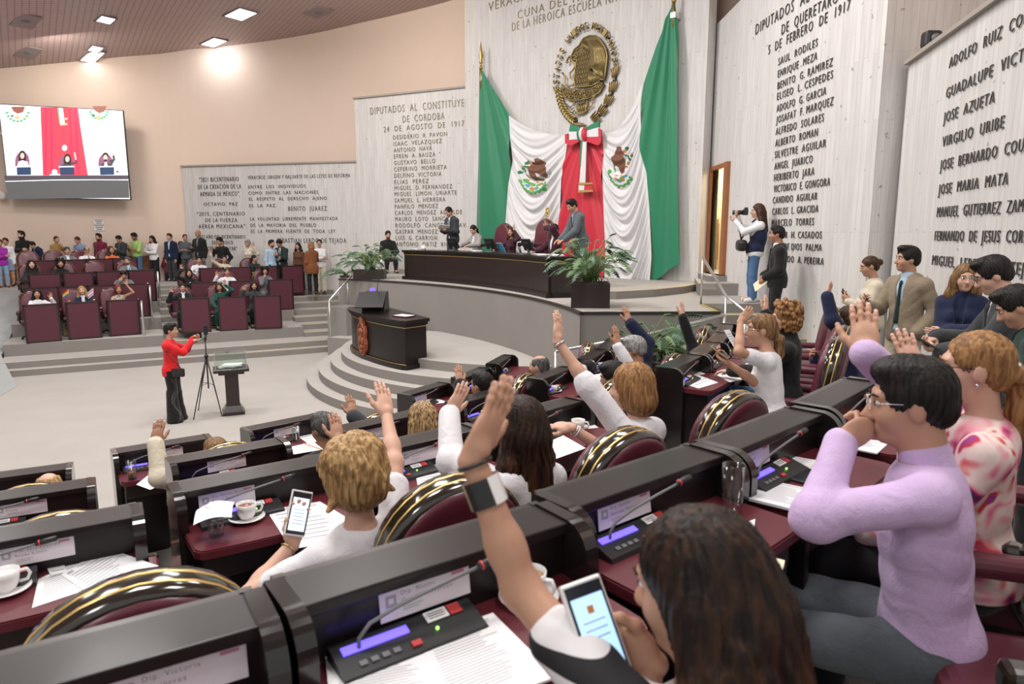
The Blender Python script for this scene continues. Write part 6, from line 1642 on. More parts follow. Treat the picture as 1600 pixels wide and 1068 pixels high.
    for q in (-1, 1):
        a = ft[q]; fwd = _v((q * .12, 1, 0)); fwd /= np.linalg.norm(fwd); tz = a[2] - .055
        shoesP.cone(a + _v((0, 0, -.03)) - fwd * .03, a + fwd * .13 + _v((0, 0, -.055)), .040 * s, .034 * s, .03); shoesP.cone(a + _v((0, 0, .01)), a + _v((0, 0, -.03)), .046 * s, .046 * s, .02); shoesP.cut(_v((0, 0, a[2] - .09)), _v((0, 0, -1)))
    # body: one surface, skin all over (covered by the clothes)
    body = Prims(); body.ext(tor).ext(arms).ext(legs); T = head_prims(body, hc, Rh, s * hs, fem, N + Rt @ _v((0, -.01, -.03)) * s, not near)
    for q in (-1, 1): a = ft[q]; body.cone(a, a + _v((0, .13, -.05)), .036 * s, .028 * s, .02)
    V, Q = mesh_sdf(body, h); mi = np.zeros(len(Q), int)
    C = (V[Q].mean(1) - hc) @ Rh / (s * hs); mi[(np.abs(C[:, 0]) < .0185) & (C[:, 1] > .080) & (np.abs(C[:, 2] + .069) < .0085)] = 2
    VV = [V]; QQ = [Q]; MM = [mi]; n = len(V)
    for nm, wr, F3, curl in hands:
        hv, hq, hm = hand_geo(nm, curl, hand_h or (.004 if near else .0075)); hv = wr + (hv * s * (.93 if fem else 1.0)) @ F3.T; VV.append(hv); QQ.append(hq + n); MM.append(hm * 5); n += len(hv)
    eyes = MB()
    for q in (-1, 1):
        eyes.mi = 3; eyes.ell(T((q * .031, .0765, .006)), [.0120 * s, .0122 * s, .0082 * s], 8, 6, Matrix(Rh.tolist()).to_4x4()); eyes.mi = 4; eyes.ell(T((q * .031, .0875, .006)), [.0066 * s, .0040 * s, .0070 * s], 8, 5, Matrix(Rh.tolist()).to_4x4())
        eyes.mi = 6; eyes.tube([T((q * .016, .091, .025)), T((q * .032, .0915, .031)), T((q * .048, .080, .027))], [.0035, .004, .0022], 5)
    ev = np.array(eyes.v)
    v_all = np.concatenate(VV + [ev]); f_all = [list(x) for qq in QQ for x in qq.tolist()] + [[i + n for i in f] for f in eyes.f]; m_all = list(np.concatenate(MM)) + eyes.m
    hm_ = hair[1] if hair else 'hair_black'
    o = mesh_obj(name, v_all, f_all, [skin_, 'lip', 'lip', 'eye_white', 'eye_dark', 'nail' if near else skin_, hm_ if hm_ in MAT else 'hair_black'], m_all, None, True); o.matrix_world = Mw; tag(o, label, cat, group)
    # clothes
    kind, col = top[0], 'cloth_' + top[1]; nz = folds(-.0048 if near else -.005, 26 if near else 16, seed + 3)
    g = {'shirt': .013, 'tee': .012, 'sweater': .018, 'jacket': .026, 'coat': .03, 'blouse': .018, 'dress': .012, 'vest': .016}[kind]
    sl = {'long': sleeve_end, 'short': .0, 'elbow': .02, 'none': -1}[sleeve]

    def sleeves(p, gg):
        if sl < 0: return
        for q in (-1, 1):
            sh, el, wr, ra, re, rw = skinarms[q]
            if sleeve == 'short': e2 = sh + (el - sh) * .62; p.cone(sh, e2, ra * 1.05, re * 1.25, .03)
            elif sleeve == 'elbow': p.cone(sh, el, ra * 1.05, re * 1.2, .03); p.cone(el, el + (wr - el) * .12, re * 1.2, re * 1.15, .02)
            else: p.cone(sh, el, ra * 1.0, re * 1.12, .03); p.cone(el, el + (wr - el) * sl, re * 1.12, rw * 1.25, .02); p.ell(el, _v((re * 1.2,) * 3), I3, .03)
            p.ell(sh, _v((ra * 1.02,) * 3), I3, .04)

    def low(p, dz, r=1.0):
        p.ell(pel + _v((0, -.005, dz * .5)), _v((hipw * r, .115 * s * bw * r, .12 * s + abs(dz) * .5)), I3, .05); p.cut(pel + _v((0, 0, dz)), _v((0, 0, -1)))
    chest = N + Rt @ _v((0, .125, -.05)) * s; fnt = lambda x, y, z: N + Rt @ (_v((x, y, z)) * s)
    def add(nm, p, gg, key, ns=nz, hh=None):
        v, q = mesh_sdf(p, hh or h, gg, ns); ob = mesh_obj(nm, v, q, [key], None, o, True); return ob
    if kind in ('jacket', 'coat'):
        inner = Prims().ext(tor)
        if not sit: low(inner, -.02)
        icol = 'cloth_' + (collar or 'white'); inner.cone(N + Rt @ _v((0, .005, -.03)) * s, N + Rt @ _v((0, .012, .02)) * s, .062 * s, .058 * s, .02); add('shirt', inner, .010, icol, None)
        if tie:
            tp = Prims(); tp.cone(fnt(0, .105, -.035), fnt(0, .108, -.055), .014 * s, .016 * s, .01); tp.cone(fnt(0, .115, -.06), fnt(0, .135, -.42), .012 * s, .026 * s, .01); add('tie', tp, 0.0, 'cloth_' + tie, None, min(h, .010))
        j = Prims().ext(tor); sleeves(j, g); j.cone(SH[-1], SH[1], .038 * s, .038 * s, .03)
        j.ell(N + Rt @ _v((0, -.03, -.005)) * s, _v((.085, .06, .035)) * s, Rt, .03)
        if kind == 'coat': low(j, -.22, 1.1)
        else: low(j, -.13 if not sit else -.05, 1.04)
        j.cone(fnt(0, .115, .06), fnt(0, .150, -.30), .062 * s, .026 * s, .008, True, False); j.cone(fnt(0, .150, -.28), fnt(0, .150, -.62), .022 * s, .045 * s, .008, True, False)
        add(kind, j, g, col)
    else:
        t = Prims().ext(tor); sleeves(t, g); t.cone(SH[-1], SH[1], .036 * s, .036 * s, .03)
        if kind == 'dress': pass
        elif kind in ('sweater', 'coat', 'blouse'): low(t, -.10 if not sit else -.05, 1.03)
        else: low(t, -.03, 1.0)
        if top[1] == 'black' and kind == 'sweater' or collar == 'high': t.cone(N + Rt @ _v((0, 0, -.03)) * s, N + (hc - N) * .48, .066 * s, .056 * s, .02)
        elif collar: pass
        t.cone(fnt(0, .13, .06), fnt(0, .13, -.02 if kind != 'dress' else -.08), .05 * s, .03 * s, .015, True, False)
        add({'tee': 't_shirt', 'vest': 'vest'}.get(kind, kind), t, g, col)
        if collar and collar != 'high':
            cp = Prims(); cp.cone(N + Rt @ _v((0, -.012, -.02)) * s, N + Rt @ _v((0, -.004, .038)) * s, .066 * s, .058 * s, .02); cp.cone(N + Rt @ _v((0, .10, .06)) * s, N + Rt @ _v((0, .12, -.06)) * s, .045 * s, .03 * s, .01, True, False); add('collar', cp, g * .7, 'cloth_' + collar, None)
    bk, bc = bottom[0], 'cloth_' + bottom[1]
    b = Prims(); b.ell(pel + _v((0, -.005, 0)), _v((hipw, .112 * s * bw, .125 * s)), I3, .06)
    if bk == 'skirt':
        hem = _v((0, .02, .48 * s)) if not sit else None
        if sit: b.ext(legs)
        else: b.cone(pel + _v((0, 0, -.05)), _v((0, .01, skirt_hem or .50)), .165 * s, .17 * s, .05); b.cut(_v((0, 0, skirt_hem or .50)), _v((0, 0, -1)))
    elif bk == 'flare':
        b.ext(legs)
        for q in (-1, 1): a = ft[q]; b.cone(a + _v((0, 0, .42)), a + _v((0, .03, -.06)), .062 * s, .115 * s, .03)
        b.cut(_v((0, 0, .015)), _v((0, 0, -1)))
    else:
        b.ext(legs)
        for q in (-1, 1):
            a = ft[q]; kn_up = a + _v((0, 0, .25))
            if not sit: b.cone(a + _v((0, 0, .20)), a + _v((0, .01, -.03)), .056 * s, (.052 if bk != 'slim' else .042) * s, .02)
    if not (kind == 'dress' and False): b.cut(pel + _v((0, 0, .10 * s)), _v((0, 0, 1)))
    add({'flare': 'trousers', 'slim': 'trousers'}.get(bk, bk), b, .011 if bk == 'slim' else .016, bc)
    sp_ = add('shoes', shoesP, .004, shoes, None)
    if hair and hair[0] != 'bald':
        hp = hair_prims(hair[0], hc, Rh, s * hs, seed + 1)
        if hairmod: hairmod(hp, lambda q: hc + Rh @ (_v(q) * s * hs))
        rs = np.random.RandomState(seed); 
        def hn(P, c=hc, Rm=Rh):
            q = (P - c) @ Rm; ang = np.arctan2(q[..., 0], q[..., 1]); return .0022 * np.sin(ang * 31 + 3 * np.sin(q[..., 2] * 30)) + .0016 * np.sin(ang * 57 + q[..., 2] * 60)
        add('hair', hp, 0.0, hair[1], hn, .0055 if near else .011)
    if beard:
        bp = Prims(); bp.ell(T((0, .035, -.075)), _v((.052, .058, .048)) * s, Rh, .02); bp.ell(T((0, .085, -.035)), _v((.05, .06, .032)) * s, Rh, .01, True); bp.ell(T((0, .09, -.069)), _v((.022, .03, .008)) * s, Rh, .004, True); add('beard', bp, .001, beard, None, min(h, .009))
    o['_w'] = 0; del o['_w']
    PEOPLE[label] = dict(o=o, M=Mw, hc=hc, Rh=Rh, T=T, wr=wrists, hands={x[0]: x for x in hands}, N=N, Rt=Rt, s=s, pel=pel, arms=skinarms)
    return PEOPLE[label]


PEOPLE = {}


def glasses(pp, key='plastic_black', r=.0016):
    T = pp['T']; mb = MB().mat(key)
    for q in (-1, 1):
        mb.tube([T((q * .032 + .021 * math.cos(a), .100, .004 + .016 * math.sin(a))) for a in np.linspace(0, 6.283, 15)], r, 5, False); mb.tube([T((q * .053, .098, .010)), T((q * .076, .06, .012)), T((q * .080, -.005, .008))], r, 5)
    mb.tube([T((-.011, .100, .008)), T((.011, .100, .008))], r, 5); mb.build('glasses', pp['o'])


def earring(pp, key='silver', sides=(-1, 1)):
    for q in sides: mb = MB().mat(key); mb.ell(pp['T']((q * .080, -.002, -.045)), .006, 8, 6); mb.build('earring', pp['o'])


def wrist_band(pp, side, keys, w=.012, up=.03, rr=1.18):
    q = -1 if side == 'L' else 1; sh, el, wr, ra, re, rw = pp['arms'][q]; d = (el - wr) / np.linalg.norm(el - wr)
    for k, key in enumerate(keys):
        mb = MB().mat(key); c = wr + d * (up + k * w * 1.4); rad = rw * rr + (re - rw) * (up / .3); a = Vector(d); e1 = a.orthogonal().normalized(); e2 = a.cross(e1)
        mb.tube([Vector(c) + (e1 * math.cos(t) + e2 * math.sin(t)) * rad for t in np.linspace(0, 6.283, 19)], w * .5, 7, False); mb.build('bracelet', pp['o'])


def hand_world(pp, side, off=(0, .03, .09)):
    nm, wr, F3, c = pp['hands'][side]; return pp['M'] @ Vector(wr + F3 @ (_v(off) * pp['s'])), (pp['M'].to_3x3() @ Matrix(F3.tolist()))


def held(name, label, cat, pp, side, size, key, off=(0, .03, .09), scr=None, rot=None, group=None, edge=None):
    """a flat thing held in a hand: local z along the fingers, y out of the palm"""
    c, F = hand_world(pp, side, off); M4 = Matrix.Translation(c) @ F.to_4x4()
    if rot is not None: M4 = M4 @ rot
    o = bpy.data.objects.new(name, None); COL.objects.link(o); o.matrix_world = M4; tag(o, label, cat, group)
    mb = MB().mat(key); mb.box((0, 0, 0), size, min(size) * .3); mb.build('body', o)
    if scr: mb = MB().mat(scr); mb.box((0, size[1] * (.5 if edge is None else edge) , 0), (size[0] * .9, .0012, size[2] * .9)); mb.build('screen', o)
    return o
# ------------------------------------------------------------------ people on the far side
def wall_spot(pxl, off=.45, y=400):
    """point on the floor in front of the back wall seen at pixel column pxl"""
    r = ray(pxl, y); d = np.array([r[0], r[1]]); poly = CREAM if pxl < 296 else [PL_JUA.P(0, 0)[:2], PL_JUA.P(PL_JUA.L, 0)[:2]]; best = None
    for a, b in zip(poly[:-1], poly[1:]):
        a = np.array(a); b = np.array(b); e = b - a; m = np.array([[d[0], -e[0]], [d[1], -e[1]]])
        if abs(np.linalg.det(m)) < 1e-9: continue
        t, u = np.linalg.solve(m, a)
        if 0 <= u <= 1 and t > 0: best = (t, a, e)
    t, a, e = best; n = np.array([e[1], -e[0]]) / np.hypot(*e); n = n if n @ d < 0 else -n; c = abs(n @ d) / np.hypot(*d); return d * (t - off / (c * np.hypot(*d)))


def height_for(xy, ytop, zf): return float(np.clip(atY(800, ytop, xy[1])[2] - zf, 1.45, 1.88))


STAND = 'people standing along the back wall'


def stand(label, pxl, ytop, yaw=None, zf=1.5, off=.45, **kw):
    xy = wall_spot(pxl, off); H = height_for(xy, ytop, zf); 
    if yaw is None: yaw = 0
    base = math.pi - math.atan2(-xy[0], xy[1]) * 0 - .25     # roughly facing the hall
    return person(label, (xy[0], xy[1], zf), base + yaw, 'stand', H, group=STAND, **kw)


stand('person in purple top and jeans with tall brown boots at the left edge', 2, 385, .9, fem=True, top=('blouse', 'purple'), bottom=('slim', 'lightdenim'), shoes='leather_brown', hair=('short', 'hair_brown'), R='crossed', L='crossed', off=1.4)
stand('person in loose white shirt half cut off at the left edge', 12, 372, .5, fem=True, top=('blouse', 'white'), bottom=('skirt', 'lightdenim'), hair=('short', 'hair_brown'), off=1.0)
stand('man in black turtleneck and jeans with folded arms by the wood panel', 38, 361, .25, top=('sweater', 'black'), bottom=('slim', 'denim'), L='crossed', R='crossed', head=(-.3, -.05, 0), hair=('quiff', 'hair_black'), beard='hair_black', skin_='skin_light', seed=2)
stand('man in dark navy jacket bending over a sheet of paper', 68, 373, -.2, lean=.5, head=(0, .5, 0), top=('jacket', 'navy'), collar='blueshirt', L='hold', R='hold', hair=('short', 'hair_black'))
stand('woman in mustard sweater turned left with dark bun', 90, 369, 1.3, fem=True, top=('sweater', 'mustard'), bottom=('slim', 'denim'), hair=('bun', 'hair_brown'), L='phoneup', R='hold')
stand('man in blue shirt reading white papers beside the mustard sweater', 126, 369, .1, top=('shirt', 'blueshirt'), head=(0, .45, 0), L='hold', R='hold', hair=('receding', 'hair_brown'), bottom=('trousers', 'navy'))
stand('stout man in maroon and black jacket with glasses', 158, 365, 0, top=('sweater', 'maroon'), hair=('quiff', 'hair_black'), head=(.1, .0, 0), build=1.12, collar='high', L='down', R='down', beard='hair_black')
stand('man in dark jacket looking down at a phone with both hands', 191, 367, 0, top=('jacket', 'gunmetal'), collar='greyblue', head=(0, .5, 0), L='phone', R='phone', hair=('short', 'hair_black'))
stand('man in lime green polo shirt holding a phone', 215, 363, -.1, top=('shirt', 'lime'), sleeve='elbow', collar='lime', bottom=('slim', 'denim'), head=(.1, .4, 0), L='phone', R='phone', hair=('quiff', 'hair_black'), skin_='skin_dark', beard='hair_black')
stand('woman in white blouse and black trousers with phone at her chin', 241, 368, .1, fem=True, top=('blouse', 'white'), hair=('long', 'hair_black'), L='crossed', R='phoneup', head=(0, .2, 0))
stand('man in navy blazer over a pale blue shirt by the aisle', 268, 365, .1, top=('jacket', 'navy'), collar='lightblue', bottom=('trousers', 'charcoal'), hair=('short', 'hair_brown'), skin_='skin_light', L='down', R='down')
stand('woman in grey top and plaid trousers holding a camera', 291, 366, .5, fem=True, top=('sweater', 'greyblue'), bottom=('slim', 'plaid'), hair=('bun', 'hair_brown'), L='hold', R='hold', head=(.4, 0, 0))
stand('tall bald man in dark cardigan and grey t-shirt with jeans', 313, 359, 0, top=('jacket', 'black'), collar='grey', bottom=('trousers', 'denim'), hair=None, skin_='skin_tan', L='down', R='hold', off=.7)
stand('young man in black shirt holding a phone near his face', 347, 370, 0, zf=1.2, top=('shirt', 'black'), collar='black', L='pocket', R='phoneup', hair=('quiff', 'hair_black'), head=(.1, .35, 0), off=.9)
stand('grey haired person in cream shirt raising one palm by the wall', 390, 374, 0, zf=1.2, fem=True, top=('shirt', 'cream'), collar='cream', bottom=('trousers', 'sand'), L='bentup', R='down', hair=('short', 'hair_grey'), head=(0, .25, 0))
stand('man in pale blue shirt seen in profile facing left', 424, 375, 1.3, zf=1.2, top=('shirt', 'lightblue'), collar='lightblue', hair=('short', 'hair_black'), L='hold', R='down', beard='hair_black', off=.8)
stand('man in dark green suit and tie looking at a phone', 440, 373, .0, zf=1.2, top=('jacket', 'darkgreen'), tie='darkgreen', bottom=('trousers', 'charcoal'), L='phone', R='phone', head=(0, .5, 0), hair=('short', 'hair_black'), skin_='skin_tan')
stand('woman in brown low necked top with long dark hair', 467, 379, .1, zf=1.2, fem=True, top=('dress', 'brown'), hair=('long', 'hair_black'), L='down', R='down')
stand('woman in white sleeves standing against the wall behind the brown coat', 500, 374, .4, zf=1.2, fem=True, top=('blouse', 'white'), bottom=('trousers', 'cream'), hair=('ponytail', 'hair_black'), L='crossed', R='crossed')
xy = wall_spot(487, 1.25); person('woman in rust brown coat and black leggings with her back turned', (xy[0], xy[1], 1.2), .5, 'stand', height_for(xy, 378, 1.2), fem=True, group=STAND, top=('coat', 'rust'), bottom=('slim', 'black'), shoes='leather_black', hair=('bob', 'hair_honey'), L='down', R='phoneup')
b = atz(262, 462, 1.0); bx = (b[0], b[1] + .3)
person('woman in red jacket and black trousers standing on the middle aisle steps', (bx[0], bx[1], .98), -2.7 + 3.4, 'stand', 1.66, fem=True, top=('sweater', 'maroon'), bottom=('trousers', 'black'), hair=('bob', 'hair_black'), L='hold', R='hold', head=(.5, 0, 0))
person('person in dark jacket and blue jeans just behind the red jacket', (bx[0] + .28, bx[1] + .35, 1.13), .5, 'stand', 1.72, top=('jacket', 'gunmetal'), bottom=('trousers', 'denim'), hair=('short', 'hair_black'), L='down', R='down')

SITG = 'people seated in the far block'


def sit_far(key, label, dx=0.0, dy=.10, yaw=0.0, H=1.60, seat=.40, **kw):
    x, y, z, rz = FAR_SEAT[key]; f = np.array([-math.sin(rz), math.cos(rz)]); sd = np.array([math.cos(rz), math.sin(rz)]); p = np.array([x, y]) + f * dy + sd * dx
    return person(label, (p[0], p[1], z), rz + yaw, 'sit', H, seat=seat, group=SITG, **kw)


sit_far(('L1', 0), 'woman in white blouse raising a palm in the left front row', -.12, fem=True, top=('blouse', 'white'), L='bentup', R='table', hair=('long', 'hair_black'), H=1.55)
sit_far(('L1', 1), 'blonde woman in navy jacket between two small flags', -.22, fem=True, top=('jacket', 'navy'), L='table', R='table', hair=('long', 'hair_blonde'), skin_='skin_light', head=(-.1, -.15, .1))
sit_far(('L1', 2), 'red haired woman in spotted top raising her bare arm', -.15, fem=True, top=('tee', 'leopard'), sleeve='none', L='up', R='table', hair=('bob', 'hair_red'), head=(.1, 0, 0))
sit_far(('L2', 3), 'man in grey jacket covering his face with a hand', 0, top=('jacket', 'grey'), collar='grey', R=dict(o=(-.02, .25, .05), f=(-.6, .1, .7), p=(0, -1, 0)), L='table', hair=('short', 'hair_black'), head=(0, .4, 0), seed=4)
sit_far(('L3', 0), 'woman in black with long black hair in the third left row', .0, fem=True, top=('sweater', 'black'), L='table', R='table', hair=('long', 'hair_black'), skin_='skin_light')
sit_far(('L3', 1), 'woman in black with dark curly hair in the third left row', .1, fem=True, top=('sweater', 'black'), L='table', R='table', hair=('curly', 'hair_black'))
sit_far(('L3', 3), 'man in grey suit looking up to the side by the aisle', .0, top=('jacket', 'grey'), collar='lightblue', tie='grey', L='table', R='table', hair=('short', 'hair_salt'), head=(-.7, -.2, 0), beard='hair_salt')
sit_far(('L4', 1), 'grey haired man in grey suit in the back left row', -.25, top=('jacket', 'grey'), collar='white', L='table', R='table', hair=('short', 'hair_salt'))
pp = sit_far(('L4', 2), 'bald man with glasses and clasped hands in white shirt', -.05, top=('shirt', 'white'), collar='white', L='chin', R='chin', hair=('balding', 'hair_salt')); glasses(pp, 'plastic_black', .003)
sit_far(('L4', 3), 'woman in orange top with long dark hair in the back left row', -.05, fem=True, top=('tee', 'orange'), L='table', R='table', hair=('long', 'hair_brown'), head=(0, -.15, .15))
sit_far(('R1', 0), 'woman in black jacket and white collar raising a palm in front', -.05, fem=True, top=('jacket', 'black'), collar='white', R='bentup', L='table', hair=('ponytail', 'hair_black'))
sit_far(('R1', 1), 'woman in green dress raising her arm beside her face', -.05, fem=True, top=('dress', 'green'), bottom=('skirt', 'green'), L=dict(o=(.0, .15, .30), curl='open', f=(0, .1, 1), p=(0, 1, 0), pole=(-1, .2, -.5)), R='lap', hair=('long', 'hair_brown'), head=(0, .1, .2))
sit_far(('R1', 2), 'woman in dark jacket with hand raised at the right front', -.05, fem=True, top=('jacket', 'charcoal'), collar='charcoal', R='bentup', L='table', hair=('long', 'hair_black'))
sit_far(('R2', 0), 'woman in black with short black hair and high raised hand', .0, fem=True, top=('sweater', 'black'), R='up', L='table', hair=('bob', 'hair_black'))
sit_far(('R2', 1), 'man in white and orange jacket raising his right hand', .0, top=('sweater', 'white'), collar='orange', R='bentup', L='table', hair=('short', 'hair_salt'))
sit_far(('R2', 2), 'curly dark haired woman lifting a white cup', .0, fem=True, top=('sweater', 'grey'), bottom=('trousers', 'grey'), R='chin', L='table', hair=('curly', 'hair_black'))
sit_far(('R3', 0), 'man in white shirt leaning on his desk in the right back row', -.05, top=('shirt', 'white'), collar='white', L='table', R='table', hair=('short', 'hair_black'), lean=.15)
sit_far(('R3', 1), 'woman in cream sweater with one arm stretched up', .0, fem=True, top=('sweater', 'oat'), R=dict(o=(.28, .12, .42), curl='open', f=(.3, .0, 1), p=(0, 1, 0)), L='table', hair=('ponytail', 'hair_black'))
sit_far(('R3', 2), 'dark haired person in dark green turned to the left', -.1, fem=True, top=('sweater', 'darkgreen'), L='table', R='table', hair=('ponytail', 'hair_black'), head=(.9, 0, 0))

# presidium
def presid(label, pxl, ytop, dR, pose='stand', H=None, dyaw=0.0, zf=ZU, **kw):
    p = on_arc(pxl, QC, QR + dR + .03, ytop); z = atY(800, ytop, p[1])[2]
    if pose == 'stand': H = float(np.clip(z - zf, 1.5, 1.85)) if H is None else H; return person(label, (p[0], p[1], zf), face_arc(p) + dyaw, 'stand', H, **kw)
    H = H or 1.64; top_ = z - zf; return person(label, (p[0], p[1], zf), face_arc(p) + dyaw, 'sit', H, seat=float(np.clip(top_ - .885 * H / 1.64 - .0, .22, .60)), **kw)


presid('man in dark suit standing and reading papers at the dais desk', 707, 322, 1.15, lean=.08, head=(0, .5, 0), top=('jacket', 'gunmetal'), tie='greyblue', bottom=('trousers', 'gunmetal'), L='hold', R='hold', hair=('receding', 'hair_black'))
presid('woman in pale grey blazer writing at the dais desk', 746, 349, 1.2, 'sit', fem=True, lean=.12, head=(.2, .5, 0), top=('jacket', 'greyweave'), collar='white', L='table', R='table', hair=('ponylow', 'hair_black'), skin_='skin_light', H=1.62)
presid('woman in wine dress with raised hand at the middle of the dais', 800, 354, 1.2, 'sit', fem=True, top=('dress', 'wine'), L=dict(o=(-.10, .10, .27), curl='open', f=(-.1, .1, 1), p=(.3, 1, 0), pole=(-1, .1, -.3)), R='table', hair=('long', 'hair_brown'), head=(.5, 0, 0), H=1.60)
presid('bearded man in dark wine blazer with raised hand on the dais', 868, 349, 1.2, 'sit', top=('jacket', 'wine'), collar='white', L=dict(o=(.30, .16, .30), curl='open', f=(.1, .1, 1), p=(0, 1, 0), pole=(-1, .3, .6)), R='table', hair=('short', 'hair_black'), beard='hair_black', head=(.6, 0, 0), skin_='skin_tan', H=1.72)
presid('man in grey suit standing bent over the right end of the dais desk', 908, 328, 1.0, lean=.22, head=(.2, .45, 0), H=1.74, top=('jacket', 'greyblue'), tie='charcoal', collar='lightblue', bottom=('trousers', 'greyblue'), L=dict(o=(.06, .30, -.42), p=(0, 0, -1), f=(0, 1, -.3)), R=dict(o=(-.06, .30, -.42), p=(0, 0, -1), f=(0, 1, -.3)), hair=('short', 'hair_black'))
p = on_arc(606, QC, QR + 1.9, 370); person('man in black suit sitting behind the left dais plant', (p[0], p[1], ZP), face_arc(p) + .9, 'sit', 1.70, seat=.36, top=('jacket', 'black'), collar='black', hair=('short', 'hair_black'), L='lap', R='lap', beard='hair_black')

# ------------------------------------------------------------------ the woman in red with the tripod
rw = person('woman in bright red jacket and black flared trousers filming at the tripod', (-5.70, 11.22, 0), -1.45, 'stand', 1.66, fem=True, top=('sweater', 'red'), bottom=('flare', 'black'), hair=('short', 'hair_black'), h=.010, hand_h=.006, head=(.0, .0, 0), skin_='skin_mid',
            R=dict(w=(-5.43, 11.42, 1.33), f=(.75, .55, .35), wf=True, p=(.2, .4, -.6), curl='hold', wpole=(-.3, -.8, -.8)), L=dict(w=(-5.44, 11.50, 1.37), f=(.8, .3, .5), wf=True, p=(.1, -.6, -.3), curl='hold', wpole=(-.2, .6, -1)), seed=6, hs=.98)
mb = MB().mat('silver'); rnd = random.Random(4)
for k in range(70):
    t = k / 70; x = -5.66 + .10 + .05 * math.sin(9 * t) + (.05 * (k % 3 - 1)) * (1 - t); mb.ell((x - .0, 11.06 - .035 - .02 * (1 - t), .72 * (1 - t) + .05), .0042, 5, 4)
o = mb.build('sequins'); o.parent = rw['o']; o.matrix_parent_inverse = rw['M'].inverted(); KIDS.setdefault(rw['o'].name, []).append(o)
o = empty('handbag', (-5.50, 11.04, .87), 0, 'small black shoulder bag at the hip of the woman in red', 'bag'); mb = MB().mat('leather_black'); mb.box((0, 0, 0), (.20, .07, .14), .025, seg=3); mb.build('body', o)
mb = MB().mat('leather_black'); mb.box((0, -.03, .03), (.20, .02, .08), .008); mb.build('flap', o); c0 = Vector((-5.50, 11.04, .87)); mb = MB().mat('leather_black'); mb.tube([Vector(q) - c0 for q in ((-5.46, 11.06, .93), (-5.55, 11.05, 1.05), (-5.66, 11.05, 1.17), (-5.74, 11.10, 1.30), (-5.78, 11.22, 1.38))], .008, 6); mb.build('strap', o)

# ------------------------------------------------------------------ photographer and the man in black on the right-hand steps
ph = person('woman with a camera, white sleeves, dark vest and jeans by the name wall', (4.20, 11.92, ZP), 1.42, 'stand', 1.68, fem=True, top=('blouse', 'white'), bottom=('slim', 'denim'), shoes='sneaker_white', hair=('long', 'hair_brown'), h=.010, hand_h=.006, skin_='skin_light', seed=7,
            R=dict(o=(-.12, .36, .15), f=(-.5, .6, .5), p=(-.6, -.3, .6), curl='hold', pole=(.7, -.2, -1)), L=dict(o=(.10, .40, .08), f=(.3, .9, .3), p=(.2, -.1, 1), curl='hold', pole=(-.5, -.2, -1)), lean=-.10, head=(0, .05, 0))
v_, q_ = mesh_sdf(Prims().ell(ph['N'] + _v((0, .0, -.25)), (.15, .115, .22)).ell(ph['pel'] + _v((0, 0, .02)), (.165, .125, .14)).cut(ph['N'] + _v((0, 0, -.07)), (0, .3, 1)).cut(ph['pel'] + _v((0, 0, -.06)), (0, 0, -1)), .012, .028); mesh_obj('vest', v_, q_, ['cloth_navy'], None, ph['o'], True)
o = empty('camera', tuple(ph['M'] @ Vector(ph['hc'] + ph['Rh'] @ _v((.0, .20, -.01)))), 1.42, 'black photo camera with long lens raised to the eye', 'camera'); mb = MB().mat('plastic_black'); mb.box((0, 0, 0), (.14, .08, .10), .012); mb.box((0, -.01, .06), (.06, .06, .04), .01); mb.build('body', o)
mb = MB().mat('plastic_black'); mb.tube([(0, .03, -.005), (0, .10, -.005), (0, .17, -.005), (0, .21, -.005)], [.036, .04, .036, .042], 14); mb.build('lens', o)
o = empty('sling_bag', tuple(ph['M'] @ Vector((-.02, .23, .98))), 1.42, 'black sling bag hanging in front of the photographer', 'bag'); mb = MB().mat('leather_black'); mb.box((0, 0, 0), (.34, .16, .20), .06, seg=3); mb.build('body', o); mb = MB().mat('leather_black'); mb.tube([(.12, 0, .08), (.15, -.10, .25), (.12, -.2, .42), (.0, -.30, .5)], .014, 6); mb.tube([(-.10, .02, .08), (-.06, .05, .25), (.0, .02, .38)], .014, 6); mb.build('strap', o)
bs = person('young man in black suit with a cream envelope on the right-hand steps', (4.18, 10.80, 1.49), 1.30, 'stand', 1.75, top=('jacket', 'black'), tie='black', bottom=('trousers', 'black'), hair=('short', 'hair_black'), h=.010, hand_h=.006, skin_='skin_tan', L=dict(o=(.10, .18, -.40), p=(.5, -.2, -.5), f=(.4, .6, -.6)), R=dict(o=(-.10, .20, -.38), f=(-.4, .5, -.8), p=(-.5, -.6, 0), curl='hold'), seed=8)
held('envelope', 'cream envelope held low by the young man in black suit', 'envelope', bs, 'L', (.17, .004, .26), 'cream_paper', (0, .03, .13))

# ------------------------------------------------------------------ people along the right wall
ZA = 1.19
cw_ = person('woman in cream sweater with bun looking at a phone in the wall corner', (4.42, 8.35, ZA), 1.35, 'stand', 1.67, fem=True, top=('sweater', 'oat'), bottom=('slim', 'navy'), shoes='leather_black', hair=('bun', 'hair_brown'), h=.009, head=(0, .25, 0), R='phone', L='phone', seed=9); glasses(cw_, 'gold_plain', .0014)
held('phone', 'dark phone in the hands of the cream sweater woman', 'phone', cw_, 'R', (.075, .010, .15), 'plastic_black', (0, .035, .085), 'screen_dark')
bm_ = person('man in beige blazer and green tie holding a phone by the wall', (4.15, 7.15, ZA), 1.95, 'stand', 1.80, top=('jacket', 'beige'), tie='teal', collar='lightblue', bottom=('trousers', 'sand'), hair=('quiff', 'hair_black'), h=.008, head=(-.42, .0, 0), L='pocket', R=dict(o=(.02, .34, -.22), f=(-.2, .7, .6), p=(-.5, -.2, .5), curl='hold', pole=(.5, -.6, -1)), seed=10)
held('phone', 'black phone in the raised hand of the beige blazer man', 'phone', bm_, 'R', (.075, .010, .15), 'plastic_black', (0, .035, .085), 'screen_dark')
